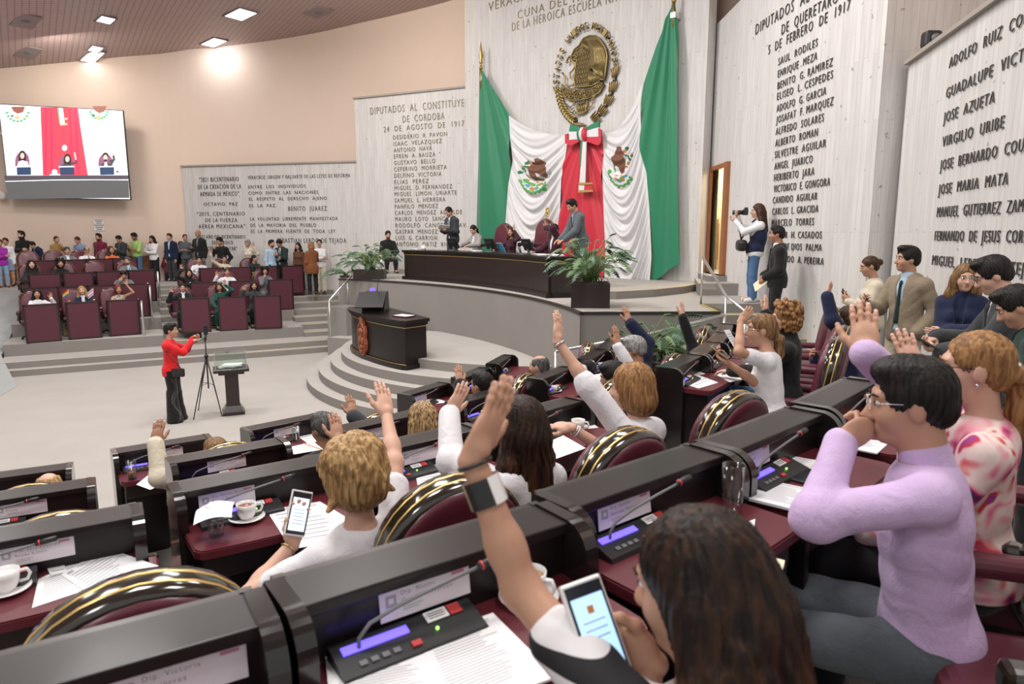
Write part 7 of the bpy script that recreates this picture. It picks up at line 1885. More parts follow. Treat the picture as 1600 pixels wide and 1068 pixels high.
nw = person('woman in dark navy coat with folded arms and clear glasses', (4.10, 6.20, ZA), 2.45, 'stand', 1.66, fem=True, top=('coat', 'navy'), collar='navy', bottom=('trousers', 'navy'), hair=('longw', 'hair_lightbrown'), h=.008, L='crossed', R='crossed', head=(.35, .05, .05), skin_='skin_light', seed=11); glasses(nw, 'silver', .0013); earring(nw)
gm = person('man in charcoal suit writing in a dark folder by the wall', (3.56, 4.80, ZA), 1.15, 'stand', 1.80, top=('jacket', 'charcoal'), tie='charcoal', collar='white', bottom=('trousers', 'charcoal'), hair=('quiff', 'hair_black'), h=.008, lean=.12, head=(0, .45, 0), skin_='skin_light', L=dict(o=(.12, .36, -.30), f=(.5, .8, .1), p=(0, 0, 1), curl='hold'), R=dict(o=(-.08, .38, -.22), f=(-.5, .7, -.3), p=(-.2, .2, -1), curl='grip'), seed=12); glasses(gm, 'plastic_black', .0018)
o = empty('folder', tuple(gm['M'] @ Vector(gm['wr']['L'] + _v((.12, .10, .04)))), 1.15, 'dark grey clipboard folder in the arms of the charcoal suit man', 'folder'); o.rotation_euler = (.5, .1, 1.15); mb = MB().mat('cloth_charcoal'); mb.box((0, 0, 0), (.36, .27, .014), .003); mb.build('cover', o)
c, F = hand_world(gm, 'R', (0, .04, .07)); o = empty('pen', tuple(c), 0, 'white pen in the writing hand of the charcoal suit man', 'pen'); mb = MB().mat('porcelain'); mb.tube([(-.05, -.02, -.03), (.05, .02, .05)], .005, 7); mb.build('barrel', o)
em = person('man in dark green black jacket bent over a phone at the right edge', (3.16, 3.98, ZA), 1.10, 'stand', 1.66, top=('jacket', 'teal'), collar='black', bottom=('trousers', 'black'), hair=('quiff', 'hair_black'), h=.008, lean=.15, head=(0, .55, 0), L='phone', R='phone', seed=13)
held('phone', 'phone in the hands of the man at the right edge', 'phone', em, 'R', (.075, .010, .15), 'plastic_black', (0, .035, .085), 'screen_dark')
# ------------------------------------------------------------------ people at the near desks
SITN = 'people seated at the near desks'


def near_person(label, hx, hy, d, zf, deg, lean=0.0, H=1.64, **kw):
    hc = atD(hx, hy, d); yaw = math.radians(deg); s = H / 1.70; f = np.array([-math.sin(yaw), math.cos(yaw)]); q = hc[:2] - f * (.042 * s + .575 * s * math.sin(lean)); seat = float(hc[2] - .183 * s * math.cos(lean) - .50 * s * math.cos(lean) - .10 - zf)
    return person(label, (q[0], q[1], zf), yaw, 'sit', H, lean=lean, headpos=tuple(hc), seat=seat, **kw)


def raised(wx, wy, d, tx, ty, d2, ex=None, ey=None, ed=None, palm=(-.6, .8, .1), curl='open', wpole=None):
    w = atD(wx, wy, d); t = atD(tx, ty, d2); r = dict(w=tuple(w), f=tuple(t - w), p=palm, wf=True, curl=curl)
    if ex is not None: r['e'] = tuple(atD(ex, ey, ed))
    if wpole is not None: r['wpole'] = wpole
    return r


fw = near_person('woman in foreground with long dark hair and striped white top, arm raised', 1088, 912, 1.07, TZ[4], 16, H=1.62, fem=True, top=('tee', 'stripe'), sleeve='short', bottom=('trousers', 'black'), hair=('longw', 'hair_balayage'), h=.0065, hand_h=.003, head=(.62, .22, 0), seed=21, armk=1.0,
                 L=dict(raised(738, 714, 1.18, 818, 556, 1.24, 780, 900, 1.20, (-.80, .58, .15)), shr=.055), R=dict(w=tuple(atD(1016, 1032, 1.13)), f=(-.85, .25, .40), p=(-.1, -.85, .3), wf=True, curl='relax', wpole=(.8, -.2, -.8)))
earring(fw, 'gold_plain', (-1, 1)); wrist_band(fw, 'L', ['leather_black'], .007, .012, 1.3)
q = fw['arms'][-1]; dW = (q[1] - q[2]) / np.linalg.norm(q[1] - q[2]); cW = q[2] + dW * .062; a_ = Vector(dW); e1 = Vector((0, 0, 1)).cross(a_).normalized(); e2 = a_.cross(e1)
for key, t0, t1 in (('porcelain', 0, 2.2), ('plastic_black', 2.2, 3.6), ('gold_plain', 3.6, 3.9), ('porcelain', 3.9, 6.283)):
    mb = MB().mat(key); mb.grid([[Vector(cW) + a_ * z + (e1 * math.cos(t) + e2 * math.sin(t)) * (.0335 + .003 * (abs(z) < .02)) for z in (-.024, -.02, .02, .024)] for t in np.linspace(t0, t1, 10)], True); mb.build('cuff_bracelet', fw['o'])
c = Vector(atD(930, 982, 1.09)); yv = (fw['M'] @ Vector(fw['hc']) - c + Vector((0, -.3, .15))).normalized(); zv = Vector((-.20, .25, .95)); zv = (zv - yv * zv.dot(yv)).normalized(); xv = yv.cross(zv)
o = bpy.data.objects.new('phone', None); COL.objects.link(o); o.matrix_world = frame_mat(c, xv, yv, zv); tag(o, 'white cased phone with blue and green screen held in the foreground', 'phone'); mb = MB().mat('porcelain'); mb.box((0, 0, 0), (.078, .010, .155), .003); mb.build('body', o); FPH = o; bpy.context.view_layer.update()

bl = near_person('woman with short wavy blonde hair raising her bare arm, phone in hand', 551, 742, 2.3, TZ[3], 38, H=1.62, fem=True, top=('tee', 'white'), sleeve='short', bottom=('trousers', 'navy'), hair=('wavy', 'hair_blonde'), h=.0075, hand_h=.0035, head=(.15, .15, 0), skin_='skin_light', seed=22,
                 R=raised(604, 648, 2.72, 596, 583, 2.82, 660, 724, 2.50), L=dict(w=tuple(atD(458, 848, 2.38)), f=(-.0, .42, .9), p=(.62, -.75, .15), wf=True, curl='relax', wpole=(-.8, -.6, -.5)))
wrist_band(bl, 'L', ['gold_plain'], .006, .03)
held('phone', 'pale blue screened phone in the hand of the short haired blonde', 'phone', bl, 'L', (.076, .010, .155), 'porcelain', (.005, .036, .105), None, Matrix.Rotation(-.12, 4, 'Y'))
dk = near_person('woman with long straight dark hair in a white jacket raising her sleeve', 812, 664, 2.75, TZ[3], 41, H=1.64, fem=True, top=('sweater', 'white'), bottom=('trousers', 'black'), hair=('long', 'hair_balayage'), h=.008, hand_h=.0035, skin_='skin_light', seed=23,
                 L=raised(702, 645, 2.98, 742, 575, 3.06, 690, 722, 2.85), R='table')
wrist_band(dk, 'L', ['red_plastic', 'silver'], .007, .0, 1.25)
q = dk['arms'][-1]
for k in range(4):
    c = q[2] + (q[1] - q[2]) * (.22 + .10 * k); sdv = np.array([-.50, -.78, .0]); sdv = np.array(dk['M'].to_3x3().inverted() @ Vector(sdv)); mb = MB().mat('plastic_black'); mb.ell(c + sdv / np.linalg.norm(sdv) * .050, .0085, 8, 6); mb.build('cuff_button', dk['o'])
hb = near_person('woman with straight honey blonde hair and white blouse raising a braceleted arm', 985, 604, 3.5, TZ[3], 48, H=1.68, fem=True, top=('blouse', 'white'), sleeve='elbow', bottom=('trousers', 'black'), hair=('bobw', 'hair_honey'), h=.008, hand_h=.004, head=(.35, .1, 0), skin_='skin_light', seed=24, lean=.08, armk=1.1,
                 L=raised(869, 530, 3.44, 871, 474, 3.50, 918, 622, 3.36, (-.75, .6, .1)), R=dict(w=tuple(atD(893, 668, 3.36)), f=(-.85, .45, .05), p=(.1, .2, -1), wf=True, curl='relax', wpole=(.3, -.5, -1)))
wrist_band(hb, 'L', ['silver'], .012, .02, 1.2); wrist_band(hb, 'R', ['silver', 'porcelain'], .008, .02, 1.2)
lm = near_person('dark haired man in lilac shirt resting his chin on a hand, other arm raised', 1420, 627, 1.97, TZ[4], 62, H=1.76, top=('shirt', 'lilac'), collar='lilac', bottom=('trousers', 'greyblue'), hair=('short', 'hair_black'), h=.007, hand_h=.0035, head=(.12, .12, 0), skin_='skin_mid', seed=25, lean=.10, shoes='leather_brown', hs=1.0,
                 R=raised(1352, 552, 2.16, 1350, 445, 2.24, 1450, 650, 2.40, (.4, .9, .1)), L=dict(w=tuple(atD(1314, 690, 2.02)), f=(.72, -.05, .5), p=(.4, .5, .3), wf=True, curl='grip', e=tuple(atD(1288, 790, 1.92))))
glasses(lm, 'silver', .0013)
fl_ = near_person('woman in pink floral blouse with tied honey hair and glasses, hand raised', 1521, 574, 2.2, TZ[4], 58, H=1.64, fem=True, top=('blouse', 'floral'), bottom=('trousers', 'black'), hair=('ponytail', 'hair_honey'), h=.0075, hand_h=.0035, head=(.1, .05, 0), skin_='skin_light', seed=26, build=1.12,
                  R=raised(1430, 580, 2.42, 1402, 498, 2.46, 1500, 690, 2.40, (.4, .9, .1)), L='lap')
glasses(fl_, 'plastic_black', .0018); earring(fl_); mb = MB().mat('porcelain')
for k in range(5): mb.ell(fl_['T']((.012 * math.cos(k * 1.25), -.112 + .012 * math.sin(k * 1.25), .012)), .010, 8, 6)
mb.build('hair_tie', fl_['o'])
pt = near_person('woman with long brown ponytail in white t-shirt raising a bent arm', 1189, 515, 5.0, TZ[3], 62, H=1.66, fem=True, top=('tee', 'white'), sleeve='short', bottom=('trousers', 'black'), hair=('ponylow', 'hair_lightbrown'), h=.009, hand_h=.005, head=(.25, 0, 0), seed=27, lean=.12,
                 L=raised(1157, 502, 4.88, 1180, 474, 4.95, 1150, 580, 4.70, (-.5, .8, -.3)), R=dict(w=tuple(atD(1136, 566, 4.95)), f=(-.7, .4, .5), p=(.5, -.3, .5), wf=True, curl='hold', wpole=(.2, -.6, -1)))
glasses(pt, 'silver', .0016)
held('phone', 'tan backed phone in the hand of the ponytailed woman', 'phone', pt, 'R', (.075, .010, .15), 'cloth_tan', (0, .036, .085), 'screen_dark')
cu_ = near_person('woman with curly blonde hair in black jacket raising her hand', 1226, 497, 5.6, TZ[3], 62, H=1.66, fem=True, top=('sweater', 'black'), bottom=('slim', 'denim'), hair=('curly', 'hair_honey'), h=.009, hand_h=.005, head=(.3, .05, 0), skin_='skin_light', seed=28, R=raised(1196, 489, 5.85, 1199, 461, 5.9), L='table')
bj = near_person('dark haired person in blue jacket with raised sleeve by the name wall', 1323, 497, 6.6, TZ[3], 70, H=1.66, fem=True, top=('coat', 'navy'), collar='navy', bottom=('trousers', 'black'), hair=('long', 'hair_brown'), h=.010, hand_h=.006, seed=29, L=raised(1292, 462, 6.55, 1303, 433, 6.6, 1306, 512, 6.5), R='phone')
dm = near_person('dark haired man in white shirt raising his hand beyond the straight blonde', 957, 588, 5.5, TZ[2], 58, H=1.68, top=('shirt', 'white'), bottom=('trousers', 'navy'), hair=('short', 'hair_black'), h=.009, hand_h=.005, head=(.3, .25, 0), skin_='skin_tan', seed=30, R=raised(965, 540, 5.75, 962, 502, 5.8, 985, 590, 5.75), L='table')
gr = near_person('grey haired man in navy suit raising his arm with a pencil', 990, 545, 6.4, TZ[2], 60, H=1.68, top=('jacket', 'navy'), collar='lightblue', bottom=('trousers', 'navy'), hair=('short', 'hair_grey'), h=.009, hand_h=.005, skin_='skin_tan', head=(.3, .15, 0), seed=31, R=raised(985, 505, 6.6, 975, 475, 6.65, 1022, 548, 6.65), L='table')
wrist_band(gr, 'R', ['silver'], .012, .0, 1.3)
c, F = hand_world(gr, 'R', (0, .03, .08)); o = empty('pencil', tuple(c), 0, 'orange pencil in the raised hand of the grey haired man', 'pencil'); mb = MB().mat('print_orange'); mb.tube([(0, 0, -.08), (0, 0, .09)], .005, 6); mb.build('shaft', o)
bw_ = near_person('brown haired woman with glasses and black sleeve raised by the plants', 1066, 574, 6.75, TZ[2], 62, H=1.70, fem=True, top=('sweater', 'black'), bottom=('trousers', 'black'), hair=('bob', 'hair_brown'), h=.009, hand_h=.005, head=(.25, .1, 0), skin_='skin_light', seed=32, armk=1.38, R=raised(1066, 494, 6.8, 1066, 466, 6.85, 1092, 535, 6.85), L='table'); glasses(bw_, 'plastic_black', .002)
sb = near_person('person with long streaked blonde hair facing the front rows', 658, 656, 4.3, TZ[2], 44, H=1.62, fem=True, top=('sweater', 'black'), hair=('long', 'hair_streaked'), h=.009, hand_h=.006, L='table', R='table', seed=33)
am = near_person('dark haired man in the front row raising one hand', 505, 669, 5.2, TZ[1], 44, H=1.68, top=('jacket', 'charcoal'), collar='white', hair=('short', 'hair_salt'), h=.009, hand_h=.005, head=(.2, .2, 0), seed=34, skin_='skin_tan', R=raised(552, 650, 5.25, 547, 617, 5.3, wpole=(.6, 0, -1)), L='table')
bp_ = near_person('person hidden behind the wavy blonde hair raising a braceleted hand', 538, 735, 3.85, TZ[2], 42, H=1.64, fem=True, top=('tee', 'black'), sleeve='short', hair=('bob', 'hair_brown'), h=.010, hand_h=.004, L='lap', R=raised(528, 688, 3.72, 520, 617, 3.78, wpole=(.5, -.2, -1)), seed=35, armk=1.15); wrist_band(bp_, 'R', ['silver', 'gold_plain', 'silver'], .006, .01, 1.2)
h3 = near_person('balding grey haired man in the front row below the dais', 842, 572, 7.1, TZ[1], 62, H=1.66, top=('jacket', 'black'), collar='white', hair=('balding', 'hair_salt'), h=.011, hand_h=.007, L='table', R='table', seed=36)
h1 = near_person('person in the front row whose open hand shows beside a braceleted wrist', 752, 600, 6.2, TZ[1], 55, H=1.66, top=('jacket', 'black'), collar='white', hair=('short', 'hair_black'), h=.011, hand_h=.005, L=raised(719, 600, 5.9, 714, 558, 5.95), R='lap', seed=37)
cr_ = near_person('man in cream jacket at the front left raising a watch wrist', 338, 711, 4.9, TZ[1], 38, H=1.66, top=('sweater', 'cream'), bottom=('trousers', 'denim'), hair=('short', 'hair_lightbrown'), h=.009, hand_h=.004, skin_='skin_tan', L=raised(243, 692, 4.72, 252, 645, 4.78, 262, 775, 4.65), R='table', seed=38); wrist_band(cr_, 'L', ['plastic_black'], .022, .0, 1.3)
l1_ = near_person('fair haired person low behind the second desk at the left edge', 77, 764, 4.6, TZ[1], 34, H=1.66, top=('sweater', 'oat'), hair=('balding', 'hair_blonde'), h=.011, hand_h=.007, L='table', R='table', seed=39, skin_='skin_light')
for pl_, x, y, z, deg, sc, lab in ((lm, 1.42, 1.62, TZ[4], 72, 1, 'maroon armchair turned sideways under the lilac shirt man'), (fl_, 1.88, 2.18, TZ[4], 62, 1, 'maroon armchair of the floral blouse woman'), (fw, .42, .88, TZ[4], 30, .88, 'maroon armchair of the striped top woman in front')):
    o = place(CHAIR, (x, y, z), math.radians(deg), lab, 'chair', 'chairs of the near block'); o.scale = (1, 1, sc)
o = place(CHAIR, (1.62, 1.12, TZ[4]), math.radians(75), 'maroon armchair cut off by the lower right corner', 'chair', 'chairs of the near block')

# ------------------------------------------------------------------ things on the near desks
mat('phone_lit', (.3, .5, .8), .2, emit=(.42, .66, .95), es=.75); mat('phone_pale', (.6, .7, .9), .2, emit=(.62, .74, .95), es=.8); mat('tea', (.22, .07, .03), .1)
for nm, pr, side, mk, off_, rt, sx, sz in (('a', fw, 'R', 'phone_lit', (-.01, .036, .085), Matrix.Rotation(.25, 4, 'Y'), .070, .142), ('b', bl, 'L', 'phone_pale', (.005, .036, .105), Matrix.Rotation(-.12, 4, 'Y'), .068, .143)):
    c, F = hand_world(pr, side, off_); ph_ = FPH if nm == 'a' else [o for o in bpy.data.objects if o.name.startswith('phone') and o.type == 'EMPTY' and (o.matrix_world.translation - c).length < .01][0]
    mb = MB().mat('screen_dark'); mb.box((0, .0053, 0), (sx, .0012, sz)); mb.mat(mk).box((0, .0062, -.004), (sx * .86, .0008, sz * .78)); mb.mat('led_green' if nm == 'a' else 'faint_ink')
    if nm == 'a': mb.mat('print_green').box((0, .0068, -.052), (sx * .6, .0006, .012)); mb.mat('print_orange').box((0, .0068, .03), (.012, .0006, .012))
    mb.mat('faint_ink'); [mb.box((0, .0068, .012 - .012 * k), (sx * .6, .0005, .0022)) for k in range(3 if nm == 'a' else 5)]
    mb.build('screen', ph_)


def cup_set(px_, py_, z, label, liq='coffee', saucer=True, sc=1.0, hang=.6):
    p = atz(px_, py_, z); zz_ = z
    if saucer:
        o = empty('saucer', (p[0], p[1], z), 0, 'white saucer under the ' + label, 'saucer', 'white saucers'); mb = MB().mat('porcelain'); mb.lathe([(.0, .002), (.045, .002), (.05, .006), (.075, .016), (.074, .019), (.048, .010), (0, .008)], (0, 0, 0), 24, cap=False); mb.build('plate', o); zz_ = z + .009
    o = empty('cup', (p[0], p[1], zz_), hang, label, 'cup', 'white cups'); o.scale = (sc, sc, sc)
    mb = MB().mat('porcelain'); mb.lathe([(0, 0), (.026, 0), (.028, .006), (.036, .02), (.0405, .045), (.0415, .066), (.039, .066), (.037, .045), (.033, .02), (0, .012)], (0, 0, 0), 24, cap=False); mb.build('body', o)
    mb = MB().mat(liq); mb.lathe([(0, .052), (.0375, .052)], (0, 0, 0), 20, cap=False); mb.build('drink', o)
    mb = MB().mat('porcelain'); mb.tube([(.038, 0, .054), (.058, 0, .056), (.066, 0, .040), (.058, 0, .022), (.036, 0, .020)], .0055, 8); mb.build('handle', o); return o


def tumbler(px_, py_, z, label, hgt=.13, r=.034, liq=None, lh=.05):
    p = atz(px_, py_, z); o = empty('glass', (p[0], p[1], z), 0, label, 'glass', 'drinking glasses'); mb = MB().mat('glass'); mb.lathe([(r * .85, 0), (r, hgt), (r * .94, hgt), (r * .80, .012), (0, .010)], (0, 0, 0), 22, cap=False); mb.lathe([(0, 0), (r * .85, 0)], (0, 0, 0), 22, cap=False); mb.build('tumbler', o)
    mb = MB().mat('glass'); mb.lathe([(r * .975, hgt - .002), (r * 1.01, hgt), (r * .975, hgt + .002), (r * .94, hgt), (r * .975, hgt - .002)], (0, 0, 0), 22, cap=False); mb.build('lip', o)
    if liq: mb = MB().mat(liq); mb.lathe([(0, .013), (r * .79, .013), (r * .84, lh), (0, lh)], (0, 0, 0), 20, cap=False); mb.build('drink', o)
    return o


def sheets(corners, z, label, n=1, lines=10, crest=False, key='paper', cat='paper', group=None, name='paper'):
    """a sheet (or stack) whose four corners are seen at the given pixels on a table of height z"""
    P = [atz(x, y, z) for x, y in corners]; c = sum(P) / 4; o = empty(name, tuple(c), 0, label, cat, group); mb = MB().mat(key); t = .0012 * n + .0008; v = [tuple(p - c) for p in P]; v2 = [(a[0], a[1], t) for a in v]
    mb.add([(a[0], a[1], .0004) for a in v] + v2, [[3, 2, 1, 0], [4, 5, 6, 7]] + [[i, (i + 1) % 4, 4 + (i + 1) % 4, 4 + i] for i in range(4)]); mb.build('sheet', o)
    if lines:
        a, b, d_ = (np.array(v2[0]), np.array(v2[1]), np.array(v2[3])); ex = b - a; ey = d_ - a; mb = MB(); rn = random.Random(int(corners[0][0]))
        def quad(u0, u1, w0, w1, key, dz=.0005): mb.mat(key); q = [a + ex * u + ey * w + np.array([0, 0, dz]) for u, w in ((u0, w0), (u1, w0), (u1, w1), (u0, w1))]; mb.add(q, [[0, 1, 2, 3]])
        if crest: quad(.08, .2, .05, .12, 'faint_ink'); quad(.3, .9, .06, .075, 'faint_ink'); quad(.35, .9, .09, .1, 'faint_ink')
        for k in range(lines): w = .17 + .75 * k / lines; quad(.1, rn.uniform(.7, .92), w, w + .28 / lines * .75, 'faint_ink')
        mb.build('print', o)
    return o


TT = {r: TZ[r] + .765 for r in TZ}
# second row from the camera: teacup desk
cup_set(386, 812, TT[3], 'white cup of dark tea in front of the short haired blonde', 'tea')
tumbler(338, 836, TT[3], 'short water glass with a napkin over it, left of the teacup')
p = atz(338, 836, TT[3]); o = empty('napkin', (p[0], p[1], TT[3] + .131), .3, 'white folded napkin draped over the water glass', 'napkin'); mb = MB().mat('paper'); mb.grid([[(x, y, .012 * math.sin(9 * x + 4 * y) - .55 * max(0, math.hypot(x, y) - .036)) for y in np.linspace(-.075, .075, 9)] for x in np.linspace(-.07, .07, 9)], True); mb.build('cloth', o)
sheets([(416, 797), (500, 784), (590, 838), (455, 858)], TT[3], 'white page under the phone of the short haired blonde', 2, 8, True)
o = empty('pencil', tuple(atz(316, 806, TT[3] + .004)), 0, 'orange pencil lying left of the water glass', 'pencil'); mb = MB().mat('print_orange'); a = atz(310, 797, TT[3] + .004) - atz(316, 806, TT[3] + .004); b = atz(326, 822, TT[3] + .004) - atz(316, 806, TT[3] + .004); mb.tube([a, b], .004, 6); mb.build('shaft', o)
sheets([(648, 733), (700, 722), (712, 762), (655, 772)], TT[3], 'white page at the elbow of the wavy blonde woman', 2, 8)
o = empty('pencil', tuple(atz(612, 746, TT[3] + .004)), 0, 'orange pencil on the desk right of the blonde waves', 'pencil'); mb = MB().mat('print_orange'); c = atz(612, 746, TT[3] + .004); mb.tube([atz(602, 740, TT[3] + .004) - c, atz(624, 751, TT[3] + .004) - c], .004, 6); mb.build('shaft', o)
cup_set(903, 672, TT[3], 'white cup beside the braceleted forearm on the desk', 'milk_coffee', False, 1.05, -.4)
sheets([(858, 690), (880, 680), (915, 700), (860, 720)], TT[3], 'large white page on the desk of the honey blonde woman', 1, 0)
sheets([(880, 648), (905, 645), (935, 668), (895, 672)], TT[3], 'small white sheet behind the cup of the honey blonde woman', 1, 4)
# left edge
cup_set(10, 925, TT[3], 'white cup cut by the left edge of the picture', 'porcelain', True, 1.08)
sheets([(60, 905), (160, 858), (248, 884), (50, 950)], TT[3], 'printed page lowest on the left desk', 1, 9, False)
sheets([(95, 898), (165, 855), (252, 886), (150, 935)], TT[3] + .003, 'printed page lying askew on top at the left desk', 1, 10, True)
sheets([(88, 862), (112, 857), (118, 872), (92, 879)], TT[3] + .002, 'small white card between console and pages at the left desk', 1, 0)
sheets([(72, 885), (100, 880), (104, 893), (80, 900)], TT[3] + .005, 'small printed ticket at the corner of the left desk pages', 1, 2)
# foreground
sheets([(508, 1025), (655, 1000), (700, 1120), (520, 1150)], TT[4], 'left half of the open printed document under the raised arm', 6, 22, True)
sheets([(655, 1000), (770, 960), (870, 1060), (700, 1120)], TT[4] + .003, 'right half of the open printed document under the raised arm', 4, 20, True)
cup_set(826, 938, TT[4], 'white cup of milky coffee beside the raised bare arm', 'milk_coffee', True, 1.05, -.5)
sheets([(1030, 788), (1070, 780), (1090, 795), (1048, 806)], TT[4], 'small white sheet above the brown hair on the desk', 1, 0)
tumbler(1143, 803, TT[4], 'tall clear glass standing left of the printed stack', .165, .036)
sheets([(1160, 820), (1180, 812), (1178, 830), (1162, 834)], TT[4] + .002, 'white napkin at the foot of the tall glass', 3, 0)
for k, (cs, key, lb) in enumerate((([(1192, 872), (1226, 882), (1222, 897), (1190, 888)], 'cream_paper', 'pale yellow note pad at the corner of the nearest desk'), )): sheets(cs, TT[4] + .001, lb, 10, 0, False, key, 'note pad')
sheets([(1160, 745), (1280, 770), (1268, 806), (1128, 772)], TT[4], 'printed stack of pages before the lilac shirt man', 7, 14, True)
sheets([(1195, 705), (1292, 722), (1272, 737), (1188, 720)], TT[4], 'blank white sheet beyond the dark phone', 1, 0)
o = empty('phone', tuple(atz(1262, 746, TT[4])), .75, 'dark phone lying on the desk of the lilac shirt man', 'phone'); mb = MB().mat('plastic_black'); mb.box((0, 0, .005), (.16, .078, .010), .004); mb.build('body', o); mb = MB().mat('screen_dark'); mb.box((0, 0, .0103), (.148, .068, .001)); mb.build('screen', o)
sheets([(1290, 680), (1390, 692), (1370, 710), (1280, 692)], TT[4], 'printed pages under the propped hand', 4, 8)
o = empty('folder', tuple(atz(1325, 652, TT[4])), .8, 'red folder on the desk of the floral blouse woman', 'folder'); mb = MB().mat('red_plastic'); mb.box((0, 0, .006), (.30, .21, .012), .003); mb.build('cover', o)
# middle right desks
sheets([(1040, 592), (1075, 580), (1122, 598), (1092, 607)], TT[3], 'blank pages on the unattended desk', 3, 6); sheets([(1058, 578), (1078, 573), (1102, 584), (1080, 588)], TT[3], 'smaller sheet behind the pages on the unattended desk', 1, 3)
o = empty('plate', tuple(atz(1046, 601, TT[3])), 0, 'small white plate of brown sweets on the unattended desk', 'plate'); mb = MB().mat('porcelain'); mb.lathe([(0, .003), (.05, .003), (.08, .012), (.078, .015), (.05, .007), (0, .006)], (0, 0, 0), 20, cap=False); mb.build('dish', o); mb = MB().mat('leather_brown'); [mb.ell((random.uniform(-.035, .035), random.uniform(-.035, .035), .016), (.016, .013, .010), 8, 6) for _ in range(7)]; mb.build('sweets', o, kind='stuff')
c = atz(1182, 576, TT[3]); o = empty('notebook', tuple(c), 1.0, 'brown leather planner with silver clasp before the ponytailed woman', 'notebook'); mb = MB().mat('leather_brown'); mb.box((0, 0, .018), (.24, .17, .036), .006); mb.build('cover', o); mb = MB().mat('silver'); mb.box((0, 0, .038), (.03, .172, .004)); mb.build('clasp', o); mb = MB().mat('paper'); mb.box((0, 0, .047), (.22, .155, .016), .003); mb.build('pages', o)
sheets([(1118, 585), (1150, 578), (1176, 590), (1140, 597)], TT[3], 'printed page under the brown planner', 2, 5)
c = atD(1150, 540, 5.55); o = empty('paper', tuple(c), 0, 'printed sheet held up before the curly haired woman', 'paper'); o.rotation_euler = (.95, .1, 1.05); mb = MB().mat('paper'); mb.grid([[(x, y, .25 * y * y) for y in np.linspace(-.15, .15, 7)] for x in (-.105, 0, .105)], True); mb.build('sheet', o); mb = MB().mat('faint_ink'); [mb.box((0, .11 - .022 * k, .25 * (.11 - .022 * k) ** 2 + .001), (.15, .006, .001)) for k in range(9)]; mb.build('print', o)
cup_set(940, 577, TT[2], 'white cup on the desk of the man in white shirt', 'porcelain'); p = atz(905, 588, TT[2]); o = empty('jar', tuple(p), 0, 'round white jar left of the far coffee cup', 'jar'); mb = MB().mat('porcelain'); mb.lathe([(0, 0), (.06, 0), (.085, .04), (.088, .08), (.07, .12), (.03, .135), (0, .137)], (0, 0, 0), 18, cap=False); mb.build('body', o); mb = MB().mat('porcelain'); mb.ell((0, 0, .142), (.018, .018, .012), 8, 6); mb.build('knob', o)
sheets([(915, 588), (942, 583), (960, 592), (930, 598)], TT[2], 'white page in front of the far coffee cup', 2, 4)
cup_set(866, 612, TT[2], 'low white cup beyond the raised hand in the middle', 'porcelain', True, .8, -1.2); sheets([(838, 600), (868, 596), (880, 606), (845, 610)], TT[2], 'white slip left of the low white cup', 1, 0)
sheets([(748, 610), (780, 603), (800, 618), (760, 626)], TT[2], 'white notebook behind the braceleted fingers', 10, 0, False, 'paper', 'notebook', None, 'notebook')
sheets([(648, 622), (672, 619), (700, 628), (672, 632)], TT[1], 'white sheet on the front row desk by the round steps', 1, 0); sheets([(466, 682), (497, 676), (514, 687), (480, 692)], TT[1], 'white sheet beside the front row glass', 1, 3)
tumbler(463, 690, TT[1], 'clear glass on the front row desk by the name card', .135, .034); tumbler(207, 748, TT[1], 'glass with amber drink at the left front row desk', .14, .034, 'tea', .06)
sheets([(213, 757), (232, 742), (262, 752), (235, 765)], TT[1], 'white sheet under the raised cream sleeve', 1, 0); sheets([(446, 700), (490, 690), (505, 702), (446, 712)], TT[2], 'white sheet at the end of the second row desk', 1, 3)
o = empty('pencil', tuple(atz(488, 697, TT[2] + .004)), 0, 'orange pencil at the end of the second row desk', 'pencil'); mb = MB().mat('print_orange'); c = atz(488, 697, TT[2] + .004); mb.tube([atz(474, 692, TT[2] + .004) - c, atz(503, 702, TT[2] + .004) - c], .004, 6); mb.build('shaft', o)
o = empty('handbag', (-1.86, 3.05, TZ[2] + .56), .6, 'brown leather bag on a chair between the left desks', 'bag'); mb = MB().mat('leather_brown'); mb.box((0, 0, .0), (.34, .16, .22), .05, seg=3); mb.build('body', o); mb = MB().mat('leather_brown'); mb.tube([(-.12, 0, .1), (-.09, 0, .2), (.09, 0, .2), (.12, 0, .1)], .010, 7); mb.build('handle', o)

# ------------------------------------------------------------------ small things far away
def desk_flag(px_, py_, stripes, label):
    z = .56 + .92; p = atz(px_, py_, z); o = empty('desk_flag', tuple(p), FRZ, label, 'flag', 'small desk flags'); mb = MB().mat('gold'); mb.lathe([(0, 0), (.04, 0), (.035, .015), (.01, .022), (0, .024)], (0, 0, 0), 12, cap=False); mb.tube([(0, 0, .02), (0, 0, .30)], .005, 6); mb.build('stand', o); mb = MB(); n = len(stripes)
    for k, s_ in enumerate(stripes):
        t0, t1 = k / n, (k + 1) / n; mb.mat(s_); mb.grid([[(.14 * u * (.9 if v else .9), .02 * math.sin(5 * u), .30 - (.17 * v) - .10 * u) for v in (t0, t1)] for u in np.linspace(0, 1, 5)], True, False)
    mb.build('cloth', o)


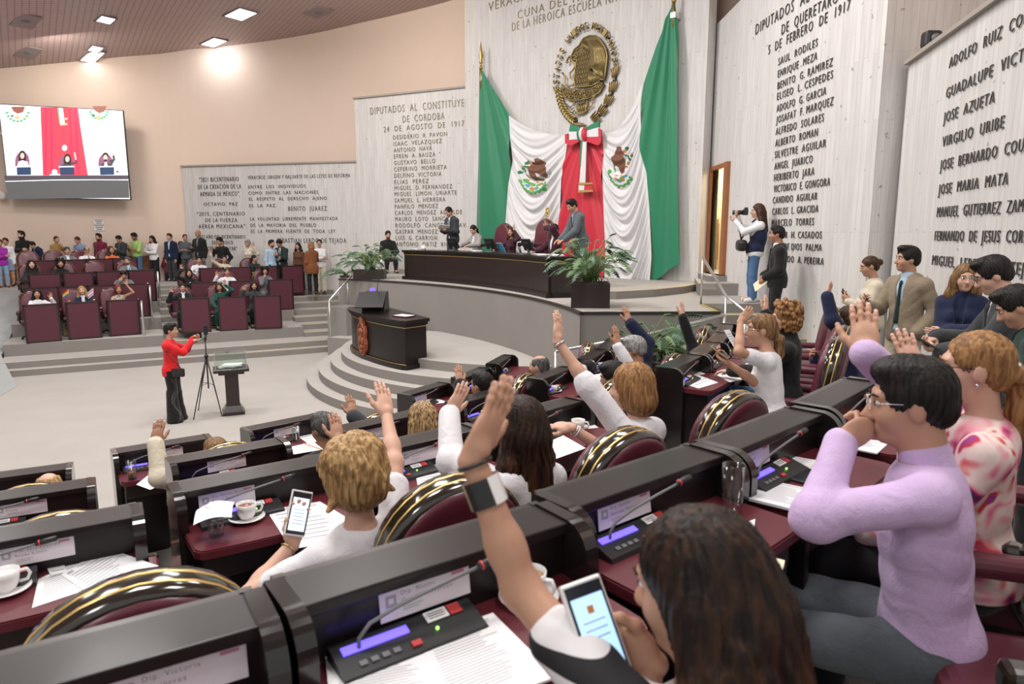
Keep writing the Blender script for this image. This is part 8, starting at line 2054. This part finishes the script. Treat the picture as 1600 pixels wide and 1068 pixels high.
desk_flag(108, 470.5, ['cloth_red', 'print_orange', 'yellow_tape', 'print_green', 'scr_blue', 'cloth_purple'], 'rainbow desk flag on the left front desk'); desk_flag(147, 468.5, ['cloth_lightblue', 'pink_ink', 'paper', 'pink_ink', 'cloth_lightblue'], 'pale blue and pink desk flag on the left front desk')
p = atz(93, 528, .56); o = empty('paper_bag', (p[0], p[1] + .35, .56), .3, 'crumpled brown paper bag on the tier between the first desks', 'bag'); v, f = rbox_geo(.22, .16, .30, .02); mb = MB().mat('cloth_tan'); mb.add([(x * (1 - .4 * (z > 0)) + .02 * math.sin(30 * z + 9 * y), y * (1 - .5 * (z > 0)), z + .15) for x, y, z in v], f); mb.build('bag', o)
def dais_item(px_, dR, label, cat, fn, name):
    p = on_arc(px_, QC, QR + dR, 392); o = empty(name, (p[0], p[1], ZP + .76), face_arc(p), label, cat); fn(o); return o


def _papers(o): mb = MB().mat('paper'); [mb.box((.02 * k - .03, .01 * k, .006 + .009 * k), (.30, .22, .008), rz=.1 * k) for k in range(3)]; mb.build('sheets', o)
def _glass(o): mb = MB().mat('glass'); mb.lathe([(.03, 0), (.034, .13), (.032, .13), (.028, .01), (0, .01)], (0, 0, 0), 14, cap=False); mb.build('tumbler', o)
def _pot(o): mb = MB().mat('porcelain'); mb.lathe([(0, 0), (.05, 0), (.065, .05), (.05, .10), (.02, .12), (0, .13)], (0, 0, 0), 14, cap=False); mb.build('body', o); mb = MB().mat('porcelain'); mb.tube([(.06, 0, .04), (.11, 0, .09)], .012, 6); mb.build('spout', o); mb = MB().mat('porcelain'); mb.tube([(-.06, 0, .08), (-.10, 0, .06), (-.06, 0, .03)], .008, 6); mb.build('handle', o)
def _folder(o): mb = MB().mat('print_blue'); mb.box((0, .0, .12), (.24, .02, .24), .004, X=Matrix.Rotation(-.5, 4, 'X')); mb.build('cover', o)


dais_item(662, .35, 'white teapot at the left end of the dais desk', 'teapot', _pot, 'teapot'); dais_item(650, .5, 'white papers at the left end of the dais desk', 'paper', _papers, 'paper'); dais_item(845, .25, 'white papers beside the rightmost monitor of the dais', 'paper', _papers, 'paper'); dais_item(808, .35, 'water glass before the woman in wine on the dais', 'glass', _glass, 'glass'); dais_item(786, .62, 'blue folder standing behind the middle dais monitor', 'folder', _folder, 'folder'); dais_item(868, .4, 'white papers before the bearded man on the dais', 'paper', _papers, 'paper'); dais_item(742, .45, 'white papers before the woman in grey blazer', 'paper', _papers, 'paper')
SM = PEOPLE['man in dark suit standing and reading papers at the dais desk']; held('paper', 'white papers held by the standing man in dark suit', 'paper', SM, 'L', (.21, .008, .28), 'paper', (.06, .05, .08))
